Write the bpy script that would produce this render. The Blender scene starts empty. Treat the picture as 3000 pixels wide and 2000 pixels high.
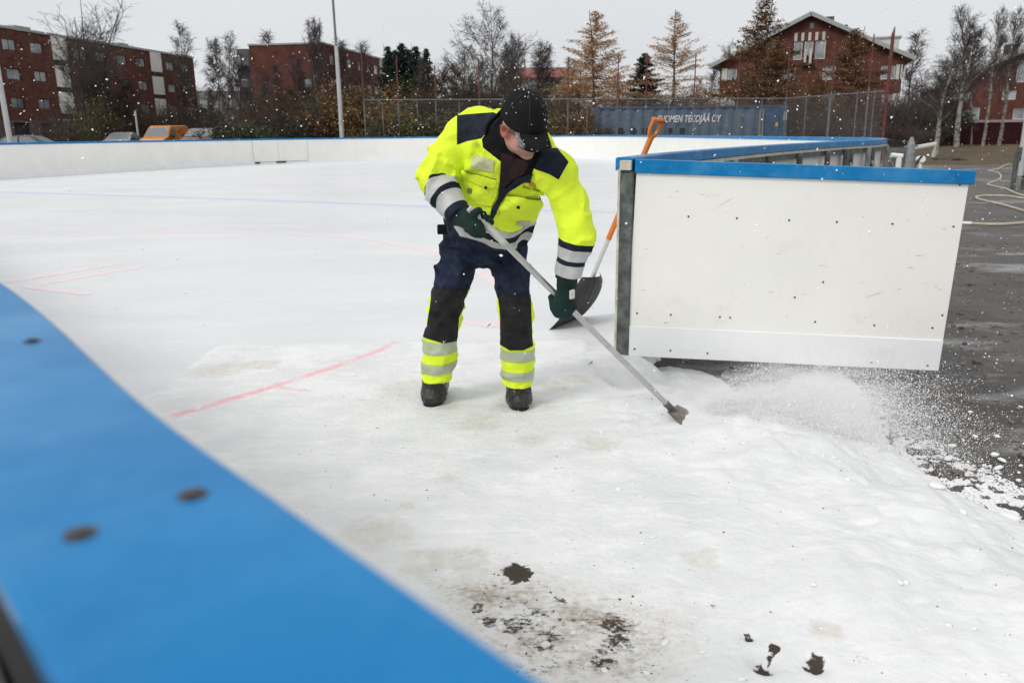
import bpy, math, random
import numpy as np
from mathutils import Vector
R = math.radians
rng = np.random.default_rng(7)
random.seed(7)
scene = bpy.context.scene
COL = scene.collection

# ------------------------------------------------------------------ camera
FPX, CAM_H = 2350.0, 1.40                       # focal length in pixels of the 3000 px wide photograph
PITCH, ROLL = math.atan(610 / FPX), 0.0103
_r = np.array([1, 0, 0.0]); _w = np.array([0, math.cos(PITCH), -math.sin(PITCH)]); _u = np.array([0, math.sin(PITCH), math.cos(PITCH)])
CR = _r * math.cos(ROLL) - _u * math.sin(ROLL); CU = _u * math.cos(ROLL) + _r * math.sin(ROLL); CW = _w
CPOS = np.array([0, 0, CAM_H])
cam = bpy.data.cameras.new('camera'); camo = bpy.data.objects.new('camera', cam); COL.objects.link(camo)
from mathutils import Matrix
camo.matrix_world = Matrix(((CR[0], CU[0], -CW[0], CPOS[0]), (CR[1], CU[1], -CW[1], CPOS[1]), (CR[2], CU[2], -CW[2], CPOS[2]), (0, 0, 0, 1)))
cam.sensor_width = 36; cam.lens = FPX / 3000 * 36
cam.clip_start = 0.02; cam.clip_end = 3000
cam.dof.use_dof = True; cam.dof.focus_distance = 3.75; cam.dof.aperture_fstop = 5.0; cam.dof.aperture_blades = 7
scene.camera = camo

# ------------------------------------------------------------------ sky, sun, exposure
SUN_EL, SUN_ROT = R(42), R(226)
world = bpy.data.worlds.new('World'); scene.world = world; world.use_nodes = True
wn = world.node_tree; wn.nodes.clear()
def wnode(t): return wn.nodes.new(t)
out = wnode('ShaderNodeOutputWorld'); bg = wnode('ShaderNodeBackground'); bg.inputs['Strength'].default_value = 0.1
sky = wnode('ShaderNodeTexSky'); sky.sky_type = 'NISHITA'; sky.sun_disc = False; sky.sun_elevation = SUN_EL; sky.sun_rotation = SUN_ROT
sky.dust_density = 6; sky.air_density = 1.0
hsv = wnode('ShaderNodeHueSaturation'); hsv.inputs['Saturation'].default_value = 0.06
hsv.inputs['Value'].default_value = 1.0
tc = wnode('ShaderNodeTexCoord'); sep = wnode('ShaderNodeSeparateXYZ')
ramp = wnode('ShaderNodeValToRGB')                # overcast: the cloud layer is brighter overhead than at the horizon
ramp.color_ramp.elements[0].position = 0.0; ramp.color_ramp.elements[0].color = (0.745, 0.765, 0.79, 1)
ramp.color_ramp.elements[1].position = 1.0; ramp.color_ramp.elements[1].color = (0.90, 0.90, 0.905, 1)
e = ramp.color_ramp.elements.new(0.22); e.color = (0.765, 0.785, 0.81, 1)
e = ramp.color_ramp.elements.new(0.5); e.color = (0.85, 0.86, 0.875, 1)
mul = wnode('ShaderNodeMix'); mul.data_type = 'RGBA'; mul.blend_type = 'MULTIPLY'; mul.inputs[0].default_value = 1
mul.inputs[7].default_value = (9.9, 9.9, 9.9, 1)
mix = wnode('ShaderNodeMix'); mix.data_type = 'RGBA'; mix.inputs[0].default_value = 0.06
wn.links.new(tc.outputs['Generated'], sep.inputs[0]); wn.links.new(sep.outputs['Z'], ramp.inputs[0])
wn.links.new(sky.outputs[0], hsv.inputs['Color'])
cn = wnode('ShaderNodeTexNoise'); cn.inputs['Scale'].default_value = 2.2; cn.inputs['Detail'].default_value = 5; cmr = wnode('ShaderNodeMapRange'); cmr.inputs[1].default_value = 0.3; cmr.inputs[2].default_value = 0.7; cmr.inputs[3].default_value = 0.955; cmr.inputs[4].default_value = 1.035   # faint unevenness of the cloud layer
cmp_ = wnode('ShaderNodeMapping'); cmp_.inputs['Scale'].default_value = (1, 1, 2.5); wn.links.new(tc.outputs['Generated'], cmp_.inputs[0]); wn.links.new(cmp_.outputs[0], cn.inputs['Vector']); wn.links.new(cn.outputs['Fac'], cmr.inputs[0])
vm = wnode('ShaderNodeVectorMath'); vm.operation = 'SCALE'; wn.links.new(ramp.outputs[0], vm.inputs[0]); wn.links.new(cmr.outputs[0], vm.inputs['Scale']); wn.links.new(vm.outputs[0], mul.inputs[6])
wn.links.new(mul.outputs[2], mix.inputs[6]); wn.links.new(hsv.outputs[0], mix.inputs[7])
wn.links.new(mix.outputs[2], bg.inputs['Color']); wn.links.new(bg.outputs[0], out.inputs[0])
sun = bpy.data.lights.new('sun', 'SUN'); sun.energy = 1.35; sun.angle = R(15); sun.color = (1, 0.97, 0.93)
suno = bpy.data.objects.new('sun', sun); COL.objects.link(suno)
suno.rotation_euler = (R(90) - SUN_EL, 0, R(180) - SUN_ROT)
scene.view_settings.view_transform = 'Standard'; scene.view_settings.look = 'None'
scene.view_settings.exposure = 0.05; scene.view_settings.gamma = 1.0
scene.cycles.max_bounces = 6; scene.cycles.transparent_max_bounces = 12

# ------------------------------------------------------------------ picture measurements -> places
def ray(x, y): return CW + CR * (x - 1500) / FPX + CU * (1000 - y) / FPX
def atz(x, y, z=0.0):
    d = ray(x, y); return CPOS + d * (z - CAM_H) / d[2]
def aty(x, y, Y):
    d = ray(x, y); return CPOS + d * Y / d[1]
def proj(p):
    q = np.asarray(p, float) - CPOS; k = q @ CW
    return 1500 + FPX * (q @ CR) / k, 1000 - FPX * (q @ CU) / k

# ------------------------------------------------------------------ object helpers
def tag(o, label=None, cat=None, group=None, kind=None):
    for k, v in (('label', label), ('category', cat), ('group', group), ('kind', kind)):
        if v: o[k] = v
    return o
def thing(name, label, cat, loc=(0, 0, 0), group=None):
    o = bpy.data.objects.new(name, None); COL.objects.link(o); o.location = loc; o.empty_display_size = 0.1
    return tag(o, label, cat, group)
def rootloc(o):
    while o.parent: o = o.parent
    return np.array(o.location)
def obj(name, V, Fc, mat, parent=None, smooth=False, mi=None, loc=None):
    """one mesh object from world coordinates; Fc a list of faces or an (n,3|4) array"""
    V = np.asarray(V, float)
    off = np.zeros(3)
    if parent is not None: off = rootloc(parent)
    elif loc is not None: off = np.array(loc, float)
    me = bpy.data.meshes.new(name)
    if isinstance(Fc, np.ndarray) and len(Fc):
        n, k = Fc.shape
        me.vertices.add(len(V)); me.vertices.foreach_set('co', (V - off).astype(np.float32).ravel())
        me.loops.add(n * k); me.loops.foreach_set('vertex_index', Fc.astype(np.int32).ravel())
        me.polygons.add(n); me.polygons.foreach_set('loop_start', np.arange(0, n * k, k, dtype=np.int32))
        me.update(calc_edges=True)
    else:
        me.from_pydata([tuple(v) for v in V - off], [], [tuple(int(i) for i in f) for f in Fc]); me.update()
    for m in (mat if isinstance(mat, (list, tuple)) else [mat]): me.materials.append(m)
    if mi is not None: me.polygons.foreach_set('material_index', np.asarray(mi, np.int32))
    if smooth: me.polygons.foreach_set('use_smooth', np.ones(len(me.polygons), bool))
    me.validate()
    o = bpy.data.objects.new(name, me); COL.objects.link(o)
    if parent is not None: o.parent = parent
    elif loc is not None: o.location = loc
    return o
class MB:
    def __init__(s): s.V = []; s.F = []
    def add(s, V, Fc):
        b = len(s.V); s.V += [tuple(v) for v in V]; s.F += [tuple(i + b for i in f) for f in Fc]; return s
    def box(s, c, h, ax=None, bev=0.0):
        """box with centre c, half sizes h, axes ax, optional bevel"""
        ax = np.eye(3) if ax is None else np.asarray(ax, float); c = np.asarray(c, float)
        if bev <= 0:
            P = [c + ax[0] * h[0] * i + ax[1] * h[1] * j + ax[2] * h[2] * k for i in (-1, 1) for j in (-1, 1) for k in (-1, 1)]
            s.add(P, [(0, 1, 3, 2), (4, 6, 7, 5), (0, 4, 5, 1), (2, 3, 7, 6), (0, 2, 6, 4), (1, 5, 7, 3)])
        else:
            P = []; idx = {}
            for i in (-1, 1):
                for j in (-1, 1):
                    for k in (-1, 1):
                        for a in range(3):
                            q = [i * h[0], j * h[1], k * h[2]]
                            for b in range(3):
                                if b != a: q[b] -= (bev if q[b] > 0 else -bev)
                            idx[i, j, k, a] = len(P); P.append(c + ax[0] * q[0] + ax[1] * q[1] + ax[2] * q[2])
            Fc = []
            for a in range(3):
                b, d = [(1, 2), (2, 0), (0, 1)][a]
                for sg in (-1, 1):
                    f = []
                    for (m, n) in ((-1, -1), (1, -1), (1, 1), (-1, 1)):
                        q = [0, 0, 0]; q[a] = sg; q[b] = m; q[d] = n; f.append(idx[q[0], q[1], q[2], a])
                    Fc.append(f if sg > 0 else f[::-1])
                    for sg2 in (-1, 1):                     # edge faces between axis a and b
                        f = []
                        q = [0, 0, 0]; q[a] = sg; q[b] = sg2
                        for n in (-1, 1):
                            q[d] = n; f.append(idx[q[0], q[1], q[2], a])
                        for n in (1, -1):
                            q[d] = n; f.append(idx[q[0], q[1], q[2], b])
                        Fc.append(f)
            for i in (-1, 1):
                for j in (-1, 1):
                    for k in (-1, 1): Fc.append([idx[i, j, k, a] for a in range(3)])
            s.add(P, Fc)
        return s
    def tube(s, pts, rad, n=10, caps=True):
        pts = [np.asarray(p, float) for p in pts]; m = len(pts)
        rad = [rad] * m if np.isscalar(rad) else rad
        V = []; prev = None
        for i in range(m):
            t = pts[min(i + 1, m - 1)] - pts[max(i - 1, 0)]; t = t / (np.linalg.norm(t) + 1e-9)
            if prev is None:
                a = np.array([0, 0, 1.0]) if abs(t[2]) < 0.9 else np.array([1.0, 0, 0])
            else: a = prev
            x = a - t * (a @ t); x /= np.linalg.norm(x); prev = x; y = np.cross(t, x)
            for k in range(n):
                an = 2 * math.pi * k / n; V.append(pts[i] + rad[i] * (x * math.cos(an) + y * math.sin(an)))
        Fc = [(i * n + k, i * n + (k + 1) % n, (i + 1) * n + (k + 1) % n, (i + 1) * n + k) for i in range(m - 1) for k in range(n)]
        if caps: Fc += [tuple(range(n))[::-1], tuple((m - 1) * n + k for k in range(n))]
        return s.add(V, Fc)
    def prism(s, prof, p0, ax, ay, az, t0, t1):
        """profile (list of 2-d points in ax, ay) extruded along az from t0 to t1"""
        p0 = np.asarray(p0, float); n = len(prof)
        V = [p0 + ax * a + ay * b + az * t for t in (t0, t1) for a, b in prof]
        s.add(V, [(i, (i + 1) % n, n + (i + 1) % n, n + i) for i in range(n)] + [tuple(range(n))[::-1], tuple(range(n, 2 * n))])
        return s
    def build(s, name, mat, parent=None, smooth=False, loc=None): return obj(name, s.V, s.F, mat, parent, smooth, loc=loc)
def copy_tree(o, parent=None):
    c = o.copy(); COL.objects.link(c)
    if parent is not None: c.parent = parent
    for ch in list(o.children): copy_tree(ch, c)
    return c
def nrm(v): v = np.asarray(v, float); return v / np.linalg.norm(v)

# ------------------------------------------------------------------ materials
def mat(name, col, rough=0.6, metal=0.0, var=0.0, vscale=8.0, bump=0.0, bscale=60.0, spec=0.5, col2=None, detail=5.0, stretch=None, sss=0, obj_coord=True, pos=(0.35, 0.65)):
    m = bpy.data.materials.new(name); m.use_nodes = True; nt = m.node_tree; b = nt.nodes['Principled BSDF']
    c = tuple(col) + (1,)
    b.inputs['Base Color'].default_value = c; b.inputs['Roughness'].default_value = rough; b.inputs['Metallic'].default_value = metal
    b.inputs['Specular IOR Level'].default_value = spec
    co = None
    if var or bump or col2 is not None:
        t = nt.nodes.new('ShaderNodeTexCoord'); co = t.outputs['Object']
        if stretch:
            mp = nt.nodes.new('ShaderNodeMapping'); mp.inputs['Scale'].default_value = stretch; nt.links.new(co, mp.inputs[0]); co = mp.outputs[0]
    if var or col2 is not None:
        n = nt.nodes.new('ShaderNodeTexNoise'); n.inputs['Scale'].default_value = vscale; n.inputs['Detail'].default_value = detail; n.inputs['Roughness'].default_value = 0.6
        nt.links.new(co, n.inputs['Vector'])
        r = nt.nodes.new('ShaderNodeValToRGB'); r.color_ramp.elements[0].position = pos[0]; r.color_ramp.elements[1].position = pos[1]
        if col2 is not None: c1, c2 = c, tuple(col2) + (1,)
        else:
            c1 = tuple(max(0, x * (1 - var)) for x in col) + (1,); c2 = tuple(min(1, x * (1 + var)) for x in col) + (1,)
        r.color_ramp.elements[0].color = c1; r.color_ramp.elements[1].color = c2
        nt.links.new(n.outputs['Fac'], r.inputs[0]); nt.links.new(r.outputs[0], b.inputs['Base Color'])
        m['ramp'] = r.name
    if bump:
        n2 = nt.nodes.new('ShaderNodeTexNoise'); n2.inputs['Scale'].default_value = bscale; n2.inputs['Detail'].default_value = 6
        nt.links.new(co, n2.inputs['Vector'])
        bp = nt.nodes.new('ShaderNodeBump'); bp.inputs['Strength'].default_value = bump; bp.inputs['Distance'].default_value = 0.02
        nt.links.new(n2.outputs['Fac'], bp.inputs['Height']); nt.links.new(bp.outputs[0], b.inputs['Normal'])
    if sss:
        b.inputs['Subsurface Weight'].default_value = sss; b.inputs['Subsurface Radius'].default_value = (0.02, 0.008, 0.005)
    return m
def nodes(m): return m.node_tree, m.node_tree.nodes['Principled BSDF']
def overlay_noise(m, col, scale, lo, hi, fac=1.0, stretch=None, detail=6, seed=0.0):
    """mix another colour over the present base colour where a noise exceeds a threshold (wear, dirt, frost)"""
    nt, b = nodes(m)
    t = nt.nodes.new('ShaderNodeTexCoord'); mp = nt.nodes.new('ShaderNodeMapping'); nt.links.new(t.outputs['Object'], mp.inputs[0])
    mp.inputs['Location'].default_value = (seed, seed * 1.7, seed * 0.6)
    if stretch: mp.inputs['Scale'].default_value = stretch
    n = nt.nodes.new('ShaderNodeTexNoise'); n.inputs['Scale'].default_value = scale; n.inputs['Detail'].default_value = detail; n.inputs['Roughness'].default_value = 0.65
    nt.links.new(mp.outputs[0], n.inputs['Vector'])
    r = nt.nodes.new('ShaderNodeMapRange'); r.inputs[1].default_value = lo; r.inputs[2].default_value = hi; r.inputs[4].default_value = fac
    nt.links.new(n.outputs['Fac'], r.inputs[0])
    mx = nt.nodes.new('ShaderNodeMix'); mx.data_type = 'RGBA'; mx.inputs[7].default_value = tuple(col) + (1,)
    s = b.inputs['Base Color']
    if s.is_linked: nt.links.new(s.links[0].from_socket, mx.inputs[6])
    else: mx.inputs[6].default_value = s.default_value
    nt.links.new(r.outputs[0], mx.inputs[0]); nt.links.new(mx.outputs[2], s)
    return m
def overlay_attr(m, attr, col, noise_scale, lo, hi, gain=1.0, stretch=None):
    """mix a colour where a painted mask attribute plus fine noise exceeds a threshold"""
    nt, b = nodes(m)
    a = nt.nodes.new('ShaderNodeAttribute'); a.attribute_name = attr
    t = nt.nodes.new('ShaderNodeTexCoord'); n = nt.nodes.new('ShaderNodeTexNoise'); n.inputs['Scale'].default_value = noise_scale; n.inputs['Detail'].default_value = 7
    n.inputs['Roughness'].default_value = 0.7
    if stretch:
        mp = nt.nodes.new('ShaderNodeMapping'); mp.inputs['Scale'].default_value = stretch; nt.links.new(t.outputs['Object'], mp.inputs[0]); nt.links.new(mp.outputs[0], n.inputs['Vector'])
    else: nt.links.new(t.outputs['Object'], n.inputs['Vector'])
    ma = nt.nodes.new('ShaderNodeMath'); ma.operation = 'MULTIPLY_ADD'; ma.inputs[1].default_value = gain
    nt.links.new(a.outputs['Fac'], ma.inputs[0]); nt.links.new(n.outputs['Fac'], ma.inputs[2])
    r = nt.nodes.new('ShaderNodeMapRange'); r.inputs[1].default_value = lo; r.inputs[2].default_value = hi
    nt.links.new(ma.outputs[0], r.inputs[0])
    mx = nt.nodes.new('ShaderNodeMix'); mx.data_type = 'RGBA'; mx.inputs[7].default_value = tuple(col) + (1,)
    s = b.inputs['Base Color']
    if s.is_linked: nt.links.new(s.links[0].from_socket, mx.inputs[6])
    else: mx.inputs[6].default_value = s.default_value
    nt.links.new(r.outputs[0], mx.inputs[0]); nt.links.new(mx.outputs[2], s)
    return m
def setattr_f(o, name, vals):
    a = o.data.attributes.new(name, 'FLOAT', 'POINT'); a.data.foreach_set('value', np.asarray(vals, np.float32))

# numpy noise -------------------------------------------------------
_L = np.random.default_rng(3).random((64, 64, 64)).astype(np.float32)
def vnoise(P, scale=1.0, seed=0):
    q = np.asarray(P, np.float32) * scale + np.float32(seed * 7.31 + 100); i = np.floor(q).astype(np.int32); f = q - i; f = f * f * (3 - 2 * f)
    r = 0
    for dx in (0, 1):
        for dy in (0, 1):
            for dz in (0, 1):
                w = (f[..., 0] if dx else 1 - f[..., 0]) * (f[..., 1] if dy else 1 - f[..., 1]) * (f[..., 2] if dz else 1 - f[..., 2])
                r = r + w * _L[(i[..., 0] + dx) & 63, (i[..., 1] + dy) & 63, (i[..., 2] + dz) & 63]
    return r
def fbm(P, scale, seed=0, octv=4):
    r = 0; a = 0.5
    for o in range(octv): r = r + a * (vnoise(P, scale * 2 ** o, seed + o) - 0.5); a *= 0.5
    return r
def sstep(a, b, x): t = np.clip((x - a) / (b - a), 0, 1); return t * t * (3 - 2 * t)
def poly_sdf(P, poly):
    """signed distance to a polygon, negative inside"""
    P = np.asarray(P, float); poly = np.asarray(poly, float); n = len(poly); d = np.full(len(P), 1e18); inside = np.zeros(len(P), bool)
    for i in range(n):
        a, b = poly[i], poly[(i + 1) % n]; e = b - a; w = P - a; t = np.clip((w @ e) / (e @ e), 0, 1)
        q = w - t[:, None] * e; d = np.minimum(d, (q * q).sum(1))
        c = ((a[1] > P[:, 1]) != (b[1] > P[:, 1]))
        with np.errstate(divide='ignore', invalid='ignore'):
            inside ^= c & (P[:, 0] < (b[0] - a[0]) * (P[:, 1] - a[1]) / (b[1] - a[1]) + a[0])
    d = np.sqrt(d); return np.where(inside, -d, d)
def spline(pts, n):
    """Catmull-Rom through pts, n samples per span"""
    pts = np.asarray(pts, float); P = np.vstack([2 * pts[0] - pts[1], pts, 2 * pts[-1] - pts[-2]]); o = []
    for i in range(1, len(P) - 2):
        for t in np.linspace(0, 1, n, endpoint=False):
            o.append(0.5 * (2 * P[i] + (P[i + 1] - P[i - 1]) * t + (2 * P[i - 1] - 5 * P[i] + 4 * P[i + 1] - P[i + 2]) * t * t + (3 * P[i] - P[i - 1] - 3 * P[i + 1] + P[i + 2]) * t ** 3))
    o.append(pts[-1]); return np.array(o)
# ================================================================== SETTING: ground, ice, snow
def ground_z(x, y):
    x = np.asarray(x, float); y = np.asarray(y, float)
    return -0.2 + 0.30 * sstep(34, 60, y) + 0.25 * sstep(16, 45, -x)
def grid_mesh(xs, ys, zf):
    X, Y = np.meshgrid(xs, ys); V = np.stack([X, Y, zf(X, Y)], -1).reshape(-1, 3); nx, ny = len(xs), len(ys)
    i = np.arange(nx - 1); j = np.arange(ny - 1); I, J = np.meshgrid(i, j); a = (J * nx + I).ravel()
    return V, np.stack([a, a + 1, a + nx + 1, a + nx], 1)
asphalt = mat('wet_asphalt', (0.046, 0.042, 0.038), rough=0.5, var=0.5, vscale=0.8, bump=0.6, bscale=90, spec=0.45)
overlay_noise(asphalt, (0.125, 0.108, 0.094), 26, 0.50, 0.68, 0.6, seed=2)
overlay_noise(asphalt, (0.10, 0.078, 0.062), 1.3, 0.46, 0.66, 0.7, seed=12)
overlay_noise(asphalt, (0.18, 0.17, 0.16), 3.1, 0.50, 0.70, 0.25, seed=9)
overlay_noise(asphalt, (0.50, 0.51, 0.52), 0.9, 0.54, 0.68, 0.62, stretch=(0.55, 1.3, 1), seed=5)
overlay_noise(asphalt, (0.012, 0.011, 0.010), 70, 0.60, 0.68, 0.9, seed=3)
overlay_noise(asphalt, (0.014, 0.012, 0.011), 9, 0.60, 0.68, 0.85, stretch=(.8, 1.2, 1), seed=13)
overlay_noise(asphalt, (0.21, 0.19, 0.17), 14, 0.60, 0.72, 0.7, seed=17)
xs = np.concatenate([-np.geomspace(1500, 60, 14), np.arange(-50, 51, 5.0), np.geomspace(60, 1500, 14)])
ys = np.concatenate([[-400, -100, -30, -10], np.arange(-5, 80, 2.5), np.geomspace(85, 2200, 16)])
V, Fc = grid_mesh(xs, ys, ground_z)
tag(obj('ground', V, Fc, asphalt, smooth=True), 'wet grey asphalt yard with grit around the rink', kind='structure')

# board line around the rink (measured from the photograph, metres)
RIGHT = [(0.66, 5.02), (1.32, 6.45), (2.8, 8.95), (4.4, 11.2), (5.75, 12.95), (6.62, 15.0), (6.78, 17.6), (6.72, 20.6), (6.45, 27.5), (6.15, 34.0), (5.4, 41.0), (3.4, 45.6), (-1.5, 46.9), (-7.4, 45.4), (-11.3, 42.6), (-14.0, 39.0), (-16.2, 33.8), (-18.0, 28.6), (-18.9, 24.0), (-17.9, 19.4), (-15.4, 16.4), (-12.6, 13.8)]
FRONT = [(-12.6, 13.8), (-11.4, 12.42)] + [tuple(np.array([0.035, 0.165]) - 0.0 + np.array([-0.647, 0.762]) * t) for t in (14.5, 10, 6, 3, 2.2, 1.5, 1.05, 0.8, 0.6, 0.4, 0.2, 0.0)]
pathR = spline(RIGHT, 10)
FRONT[-10:] = [(-1.906, 2.451), (-1.36, 1.80), (-0.93, 1.29), (-0.70, 1.02), (-0.549, 0.851), (-0.404, 0.677), (-0.225, 0.452), (-0.097, 0.308), (0.008, 0.193), (0.095, 0.098)]
pathF = spline(FRONT[1:], 8)
icep = np.vstack([pathR, pathF[:-30], [(-0.60, 0.95), (-0.25, 2.2), (0.10, 3.6), (0.38, 4.6), (0.55, 4.98), (0.64, 5.06)]])
icem = mat('rink_ice', (0.68, 0.70, 0.715), rough=0.36, col2=(0.755, 0.77, 0.785), vscale=0.35, bump=0.12, bscale=24, spec=0.35, pos=(0.3, 0.7))
overlay_noise(icem, (0.60, 0.62, 0.64), 0.9, 0.48, 0.78, 0.6, stretch=(0.35, 1.0, 1), seed=4)
overlay_noise(icem, (0.81, 0.82, 0.83), 0.6, 0.52, 0.70, 0.8, stretch=(0.3, 1.2, 1), seed=14)
overlay_noise(icem, (0.66, 0.65, 0.62), 3.2, 0.60, 0.75, 0.35, stretch=(0.4, 1.4, 1), seed=24)
overlay_noise(icem, (0.85, 0.855, 0.86), 14, 0.58, 0.70, 0.6, stretch=(0.25, 1.5, 1), seed=34)
icv = np.c_[icep, np.zeros(len(icep))]
tag(obj('ice', icv, [tuple(range(len(icv)))[::-1]], icem), 'white ice surface of the outdoor rink', kind='structure')

# painted lines frozen into the ice
def linemat(name, col, lo, hi):
    m = mat(name, (0.79, 0.805, 0.815), rough=0.45, spec=0.3); overlay_noise(m, col, 14, lo, hi, 1.0, seed=6); overlay_noise(m, (.82, .825, .83), 40, .56, .68, .8, seed=7); return m
pale_red = linemat('ice_line_red', (0.87, 0.66, 0.69), 0.28, 0.58); strong_red = linemat('ice_line_strong_red', (0.88, 0.50, 0.54), 0.40, 0.66)
pale_blue = linemat('ice_line_blue', (0.52, 0.60, 0.82), 0.25, 0.50); faint_red = linemat('ice_line_faint', (0.88, 0.76, 0.775), 0.3, 0.62)
def stripe(px, wid, m, z=0.0012, n=6):
    pts = np.array([atz(x, y, 0)[:2] for x, y in px]); pts = spline(pts, n) if len(px) > 2 else np.linspace(pts[0], pts[1], 12)
    T = np.gradient(pts, axis=0); T /= np.linalg.norm(T, axis=1)[:, None]; N = np.c_[-T[:, 1], T[:, 0]]
    wv = wid * 0.5 * (1 + 0.5 * (rng.random(len(pts)) - 0.5))
    taper = np.ones(len(pts)); taper[0] = taper[-1] = 0.35
    L = pts + N * (wv * taper)[:, None]; Rr = pts - N * (wv * taper)[:, None]; k = len(pts)
    V = np.vstack([np.c_[L, np.full(k, z)], np.c_[Rr, np.full(k, z)]])
    o = obj('ice_marking', V, [(i, i + k, i + k + 1, i + 1) for i in range(k - 1)], m); tag(o, None, kind='structure'); return o
stripe([(-60, 561), (600, 581), (1270, 605), (1800, 622)], 0.32, pale_blue)
stripe([(270, 515), (700, 523), (1265, 533), (1795, 544)], 0.30, faint_red)
stripe([(675, 543), (705, 551), (1200, 556)], 0.2, faint_red)
stripe([(0, 702), (200, 690), (600, 681), (950, 690), (1150, 712), (1330, 762), (1480, 850), (1460, 948), (1360, 940)], 0.12, pale_red)
stripe([(14, 828), (340, 773)], 0.13, pale_red, 0.0015); stripe([(70, 841), (415, 781)], 0.13, pale_red); stripe([(74, 840), (265, 862)], 0.12, pale_red, 0.0018)

# snow and slush lying in the gateway: one height field
E_px = [(1856, 1047), (1950, 1068), (2070, 1078), (2130, 1100), (2150, 1135), (2210, 1165), (2270, 1150), (2300, 1112), (2360, 1080), (2470, 1084), (2535, 1150), (2562, 1225), (2590, 1268), (2650, 1312), (2790, 1408), (2920, 1482), (3020, 1522), (3500, 1700)]
E_xy = [tuple(atz(x, y, -0.15)[:2]) for x, y in E_px] + [(9, 2.5), (12, 12), (6.9, 12.0), (4.6, 10.9), (3.0, 8.8), (1.5, 6.4), (0.80, 5.05)]
DIRT = [(1515, 1705, .055, 1.3), (2232, 1975, .032, 1.3), (2252, 1945, .018, 1.2), (2392, 1962, .034, 1.15), (2360, 1975, .02, 1.1), (2192, 1888, .022, 1.2), (2090, 1800, .02, .8), (1830, 1905, .035, .9), (1640, 1795, .03, .8), (1500, 1870, .04, .9), (1760, 1965, .05, .9), (2268, 1925, .02, 1.4),
        (1400, 1810, .03, .9), (1430, 1845, .04, .9), (1590, 1920, .045, .9), (1680, 1930, .035, .7), (2520, 1960, .03, .7)]
DIRT_AREA = [tuple(atz(x, y, -0.03)[:2]) for x, y in [(1290, 1740), (1480, 1690), (1640, 1745), (1830, 1790), (1990, 1850), (1920, 2080), (1500, 2080)]]
DIRT_BAND = [tuple(atz(x, y, -0.03)[:2]) for x, y in [(1780, 1790), (1950, 1780), (2180, 1850), (2300, 1700), (2420, 1720), (2350, 1960), (2100, 1900), (1900, 1870)]]
STAIN_SHADE = [(1310, 1405, .055), (1190, 1485, .045), (420, 1075, .12), (640, 1085, .20), (760, 1070, .16), (1690, 1110, .12), (1790, 1090, .1), (1480, 1195, .10), (1590, 1190, .10), (1310, 1190, .09), (1400, 1240, .15), (1560, 1290, .1), (1750, 1300, .12), (1200, 1140, .2), (1620, 1130, .12), (900, 830, .3), (1100, 1560, .15), (1250, 1650, .12), (2050, 1640, .08), (2420, 1850, .06), (1370, 1640, .10)]  # beige stains; the spots beside the boots also paint in their contact shadow
HOLES = [(2238, 1968, .05, .035), (2388, 1972, .05, .03), (2192, 1890, .025, .02), (1515, 1705, .05, .012)]
def snow_field(X, Y):
    P = np.stack([X.ravel(), Y.ravel(), np.zeros(X.size)], -1); xy = P[:, :2]
    sd = poly_sdf(xy, E_xy) + 0.20 * fbm(P, 2.6, 1, 4) + 0.08 * fbm(P, 13, 5, 3)
    inner = sstep(0.0, 0.9, sd)
    z = np.where(sd > 0, -0.188 + 0.035 * np.sqrt(np.clip(sd, 0, .05) / .05) + 0.150 * inner, -0.188 + sd * 0.8)
    gl_ = (xy[:, 0] - 0.06) * 0.9949 - (xy[:, 1] - 0.2) * 0.101           # metres outside the line from the near rail to the post
    near = 1 - sstep(0.7, 2.4, sd); out_ = sstep(0.0, 0.15, sd)
    q = P + 0.04 * np.stack([fbm(P, 5, 21), fbm(P, 5, 22), 0 * P[:, 0]], -1)
    z = z + out_ * (0.12 * near * fbm(q, 2.2, 2, 3) + 0.07 * near * np.abs(fbm(q, 7, 3, 3)) + 0.022 * fbm(q, 3.2, 8, 3) + 0.010 * fbm(q, 16, 4, 3))
    fx, fy = xy[:, 0], xy[:, 1]
    # tramped ice by the rail and the man: flatter, a little below the loose snow
    rinkside = sstep(0.9, 2.0, sd)
    z = z * (1 - 0.85 * rinkside) + rinkside * (0.003 + 0.014 * fbm(q, 6, 12, 3) + .010 * (np.abs(fbm(q * np.array([.7, 1.5, 1]), 9, 14, 3)) - .1))
    for px, py, r_, d_ in HOLES:
        c = atz(px, py, -0.03); z -= d_ * np.exp(-(((fx - c[0]) ** 2 + (fy - c[1]) ** 2) / (r_ * 0.7) ** 2))
    # heap of loose snow in front of the gate
    for px, py, r_, d_ in [(2160, 1235, .16, .05), (2420, 1330, .22, .05), (2720, 1450, .16, .05), (2560, 1500, .2, .035), (2480, 1780, .22, .045), (2080, 1640, .2, .025), (2250, 1380, .2, .03), (1900, 1130, .1, .02), (2800, 1560, .2, .04)]:
        c = atz(px, py, -0.08); z += d_ * np.exp(-(((fx - c[0]) ** 2 + (fy - c[1]) ** 2) / r_ ** 2))
    z = np.where(sd < 0, np.minimum(z, -0.19 + sd * 0.6), z)
    bl_ = sstep(0.16, -0.10, gl_ + 0.10 * fbm(P, 6, 77, 3)); z = z * (1 - bl_) + bl_ * (0.004 + 0.016 * fbm(q, 6, 12, 3) + .006 * fbm(q, 22, 13, 2))
    dpo = np.hypot(fx - 0.66, fy - 5.0); z = np.maximum(z, 0.006 - 0.20 * sstep(0.14, 0.42, dpo + 0.10 * fbm(P, 7, 88, 3)) - .02 * (dpo > .5))
    # sink under the clean ice towards the rink
    edge = np.maximum(sstep(-1.95, -2.35, fx), sstep(5.35, 5.65, fy))
    z = z - 0.03 * edge * (fx < 0.75)
    return z.reshape(X.shape), sd
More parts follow.
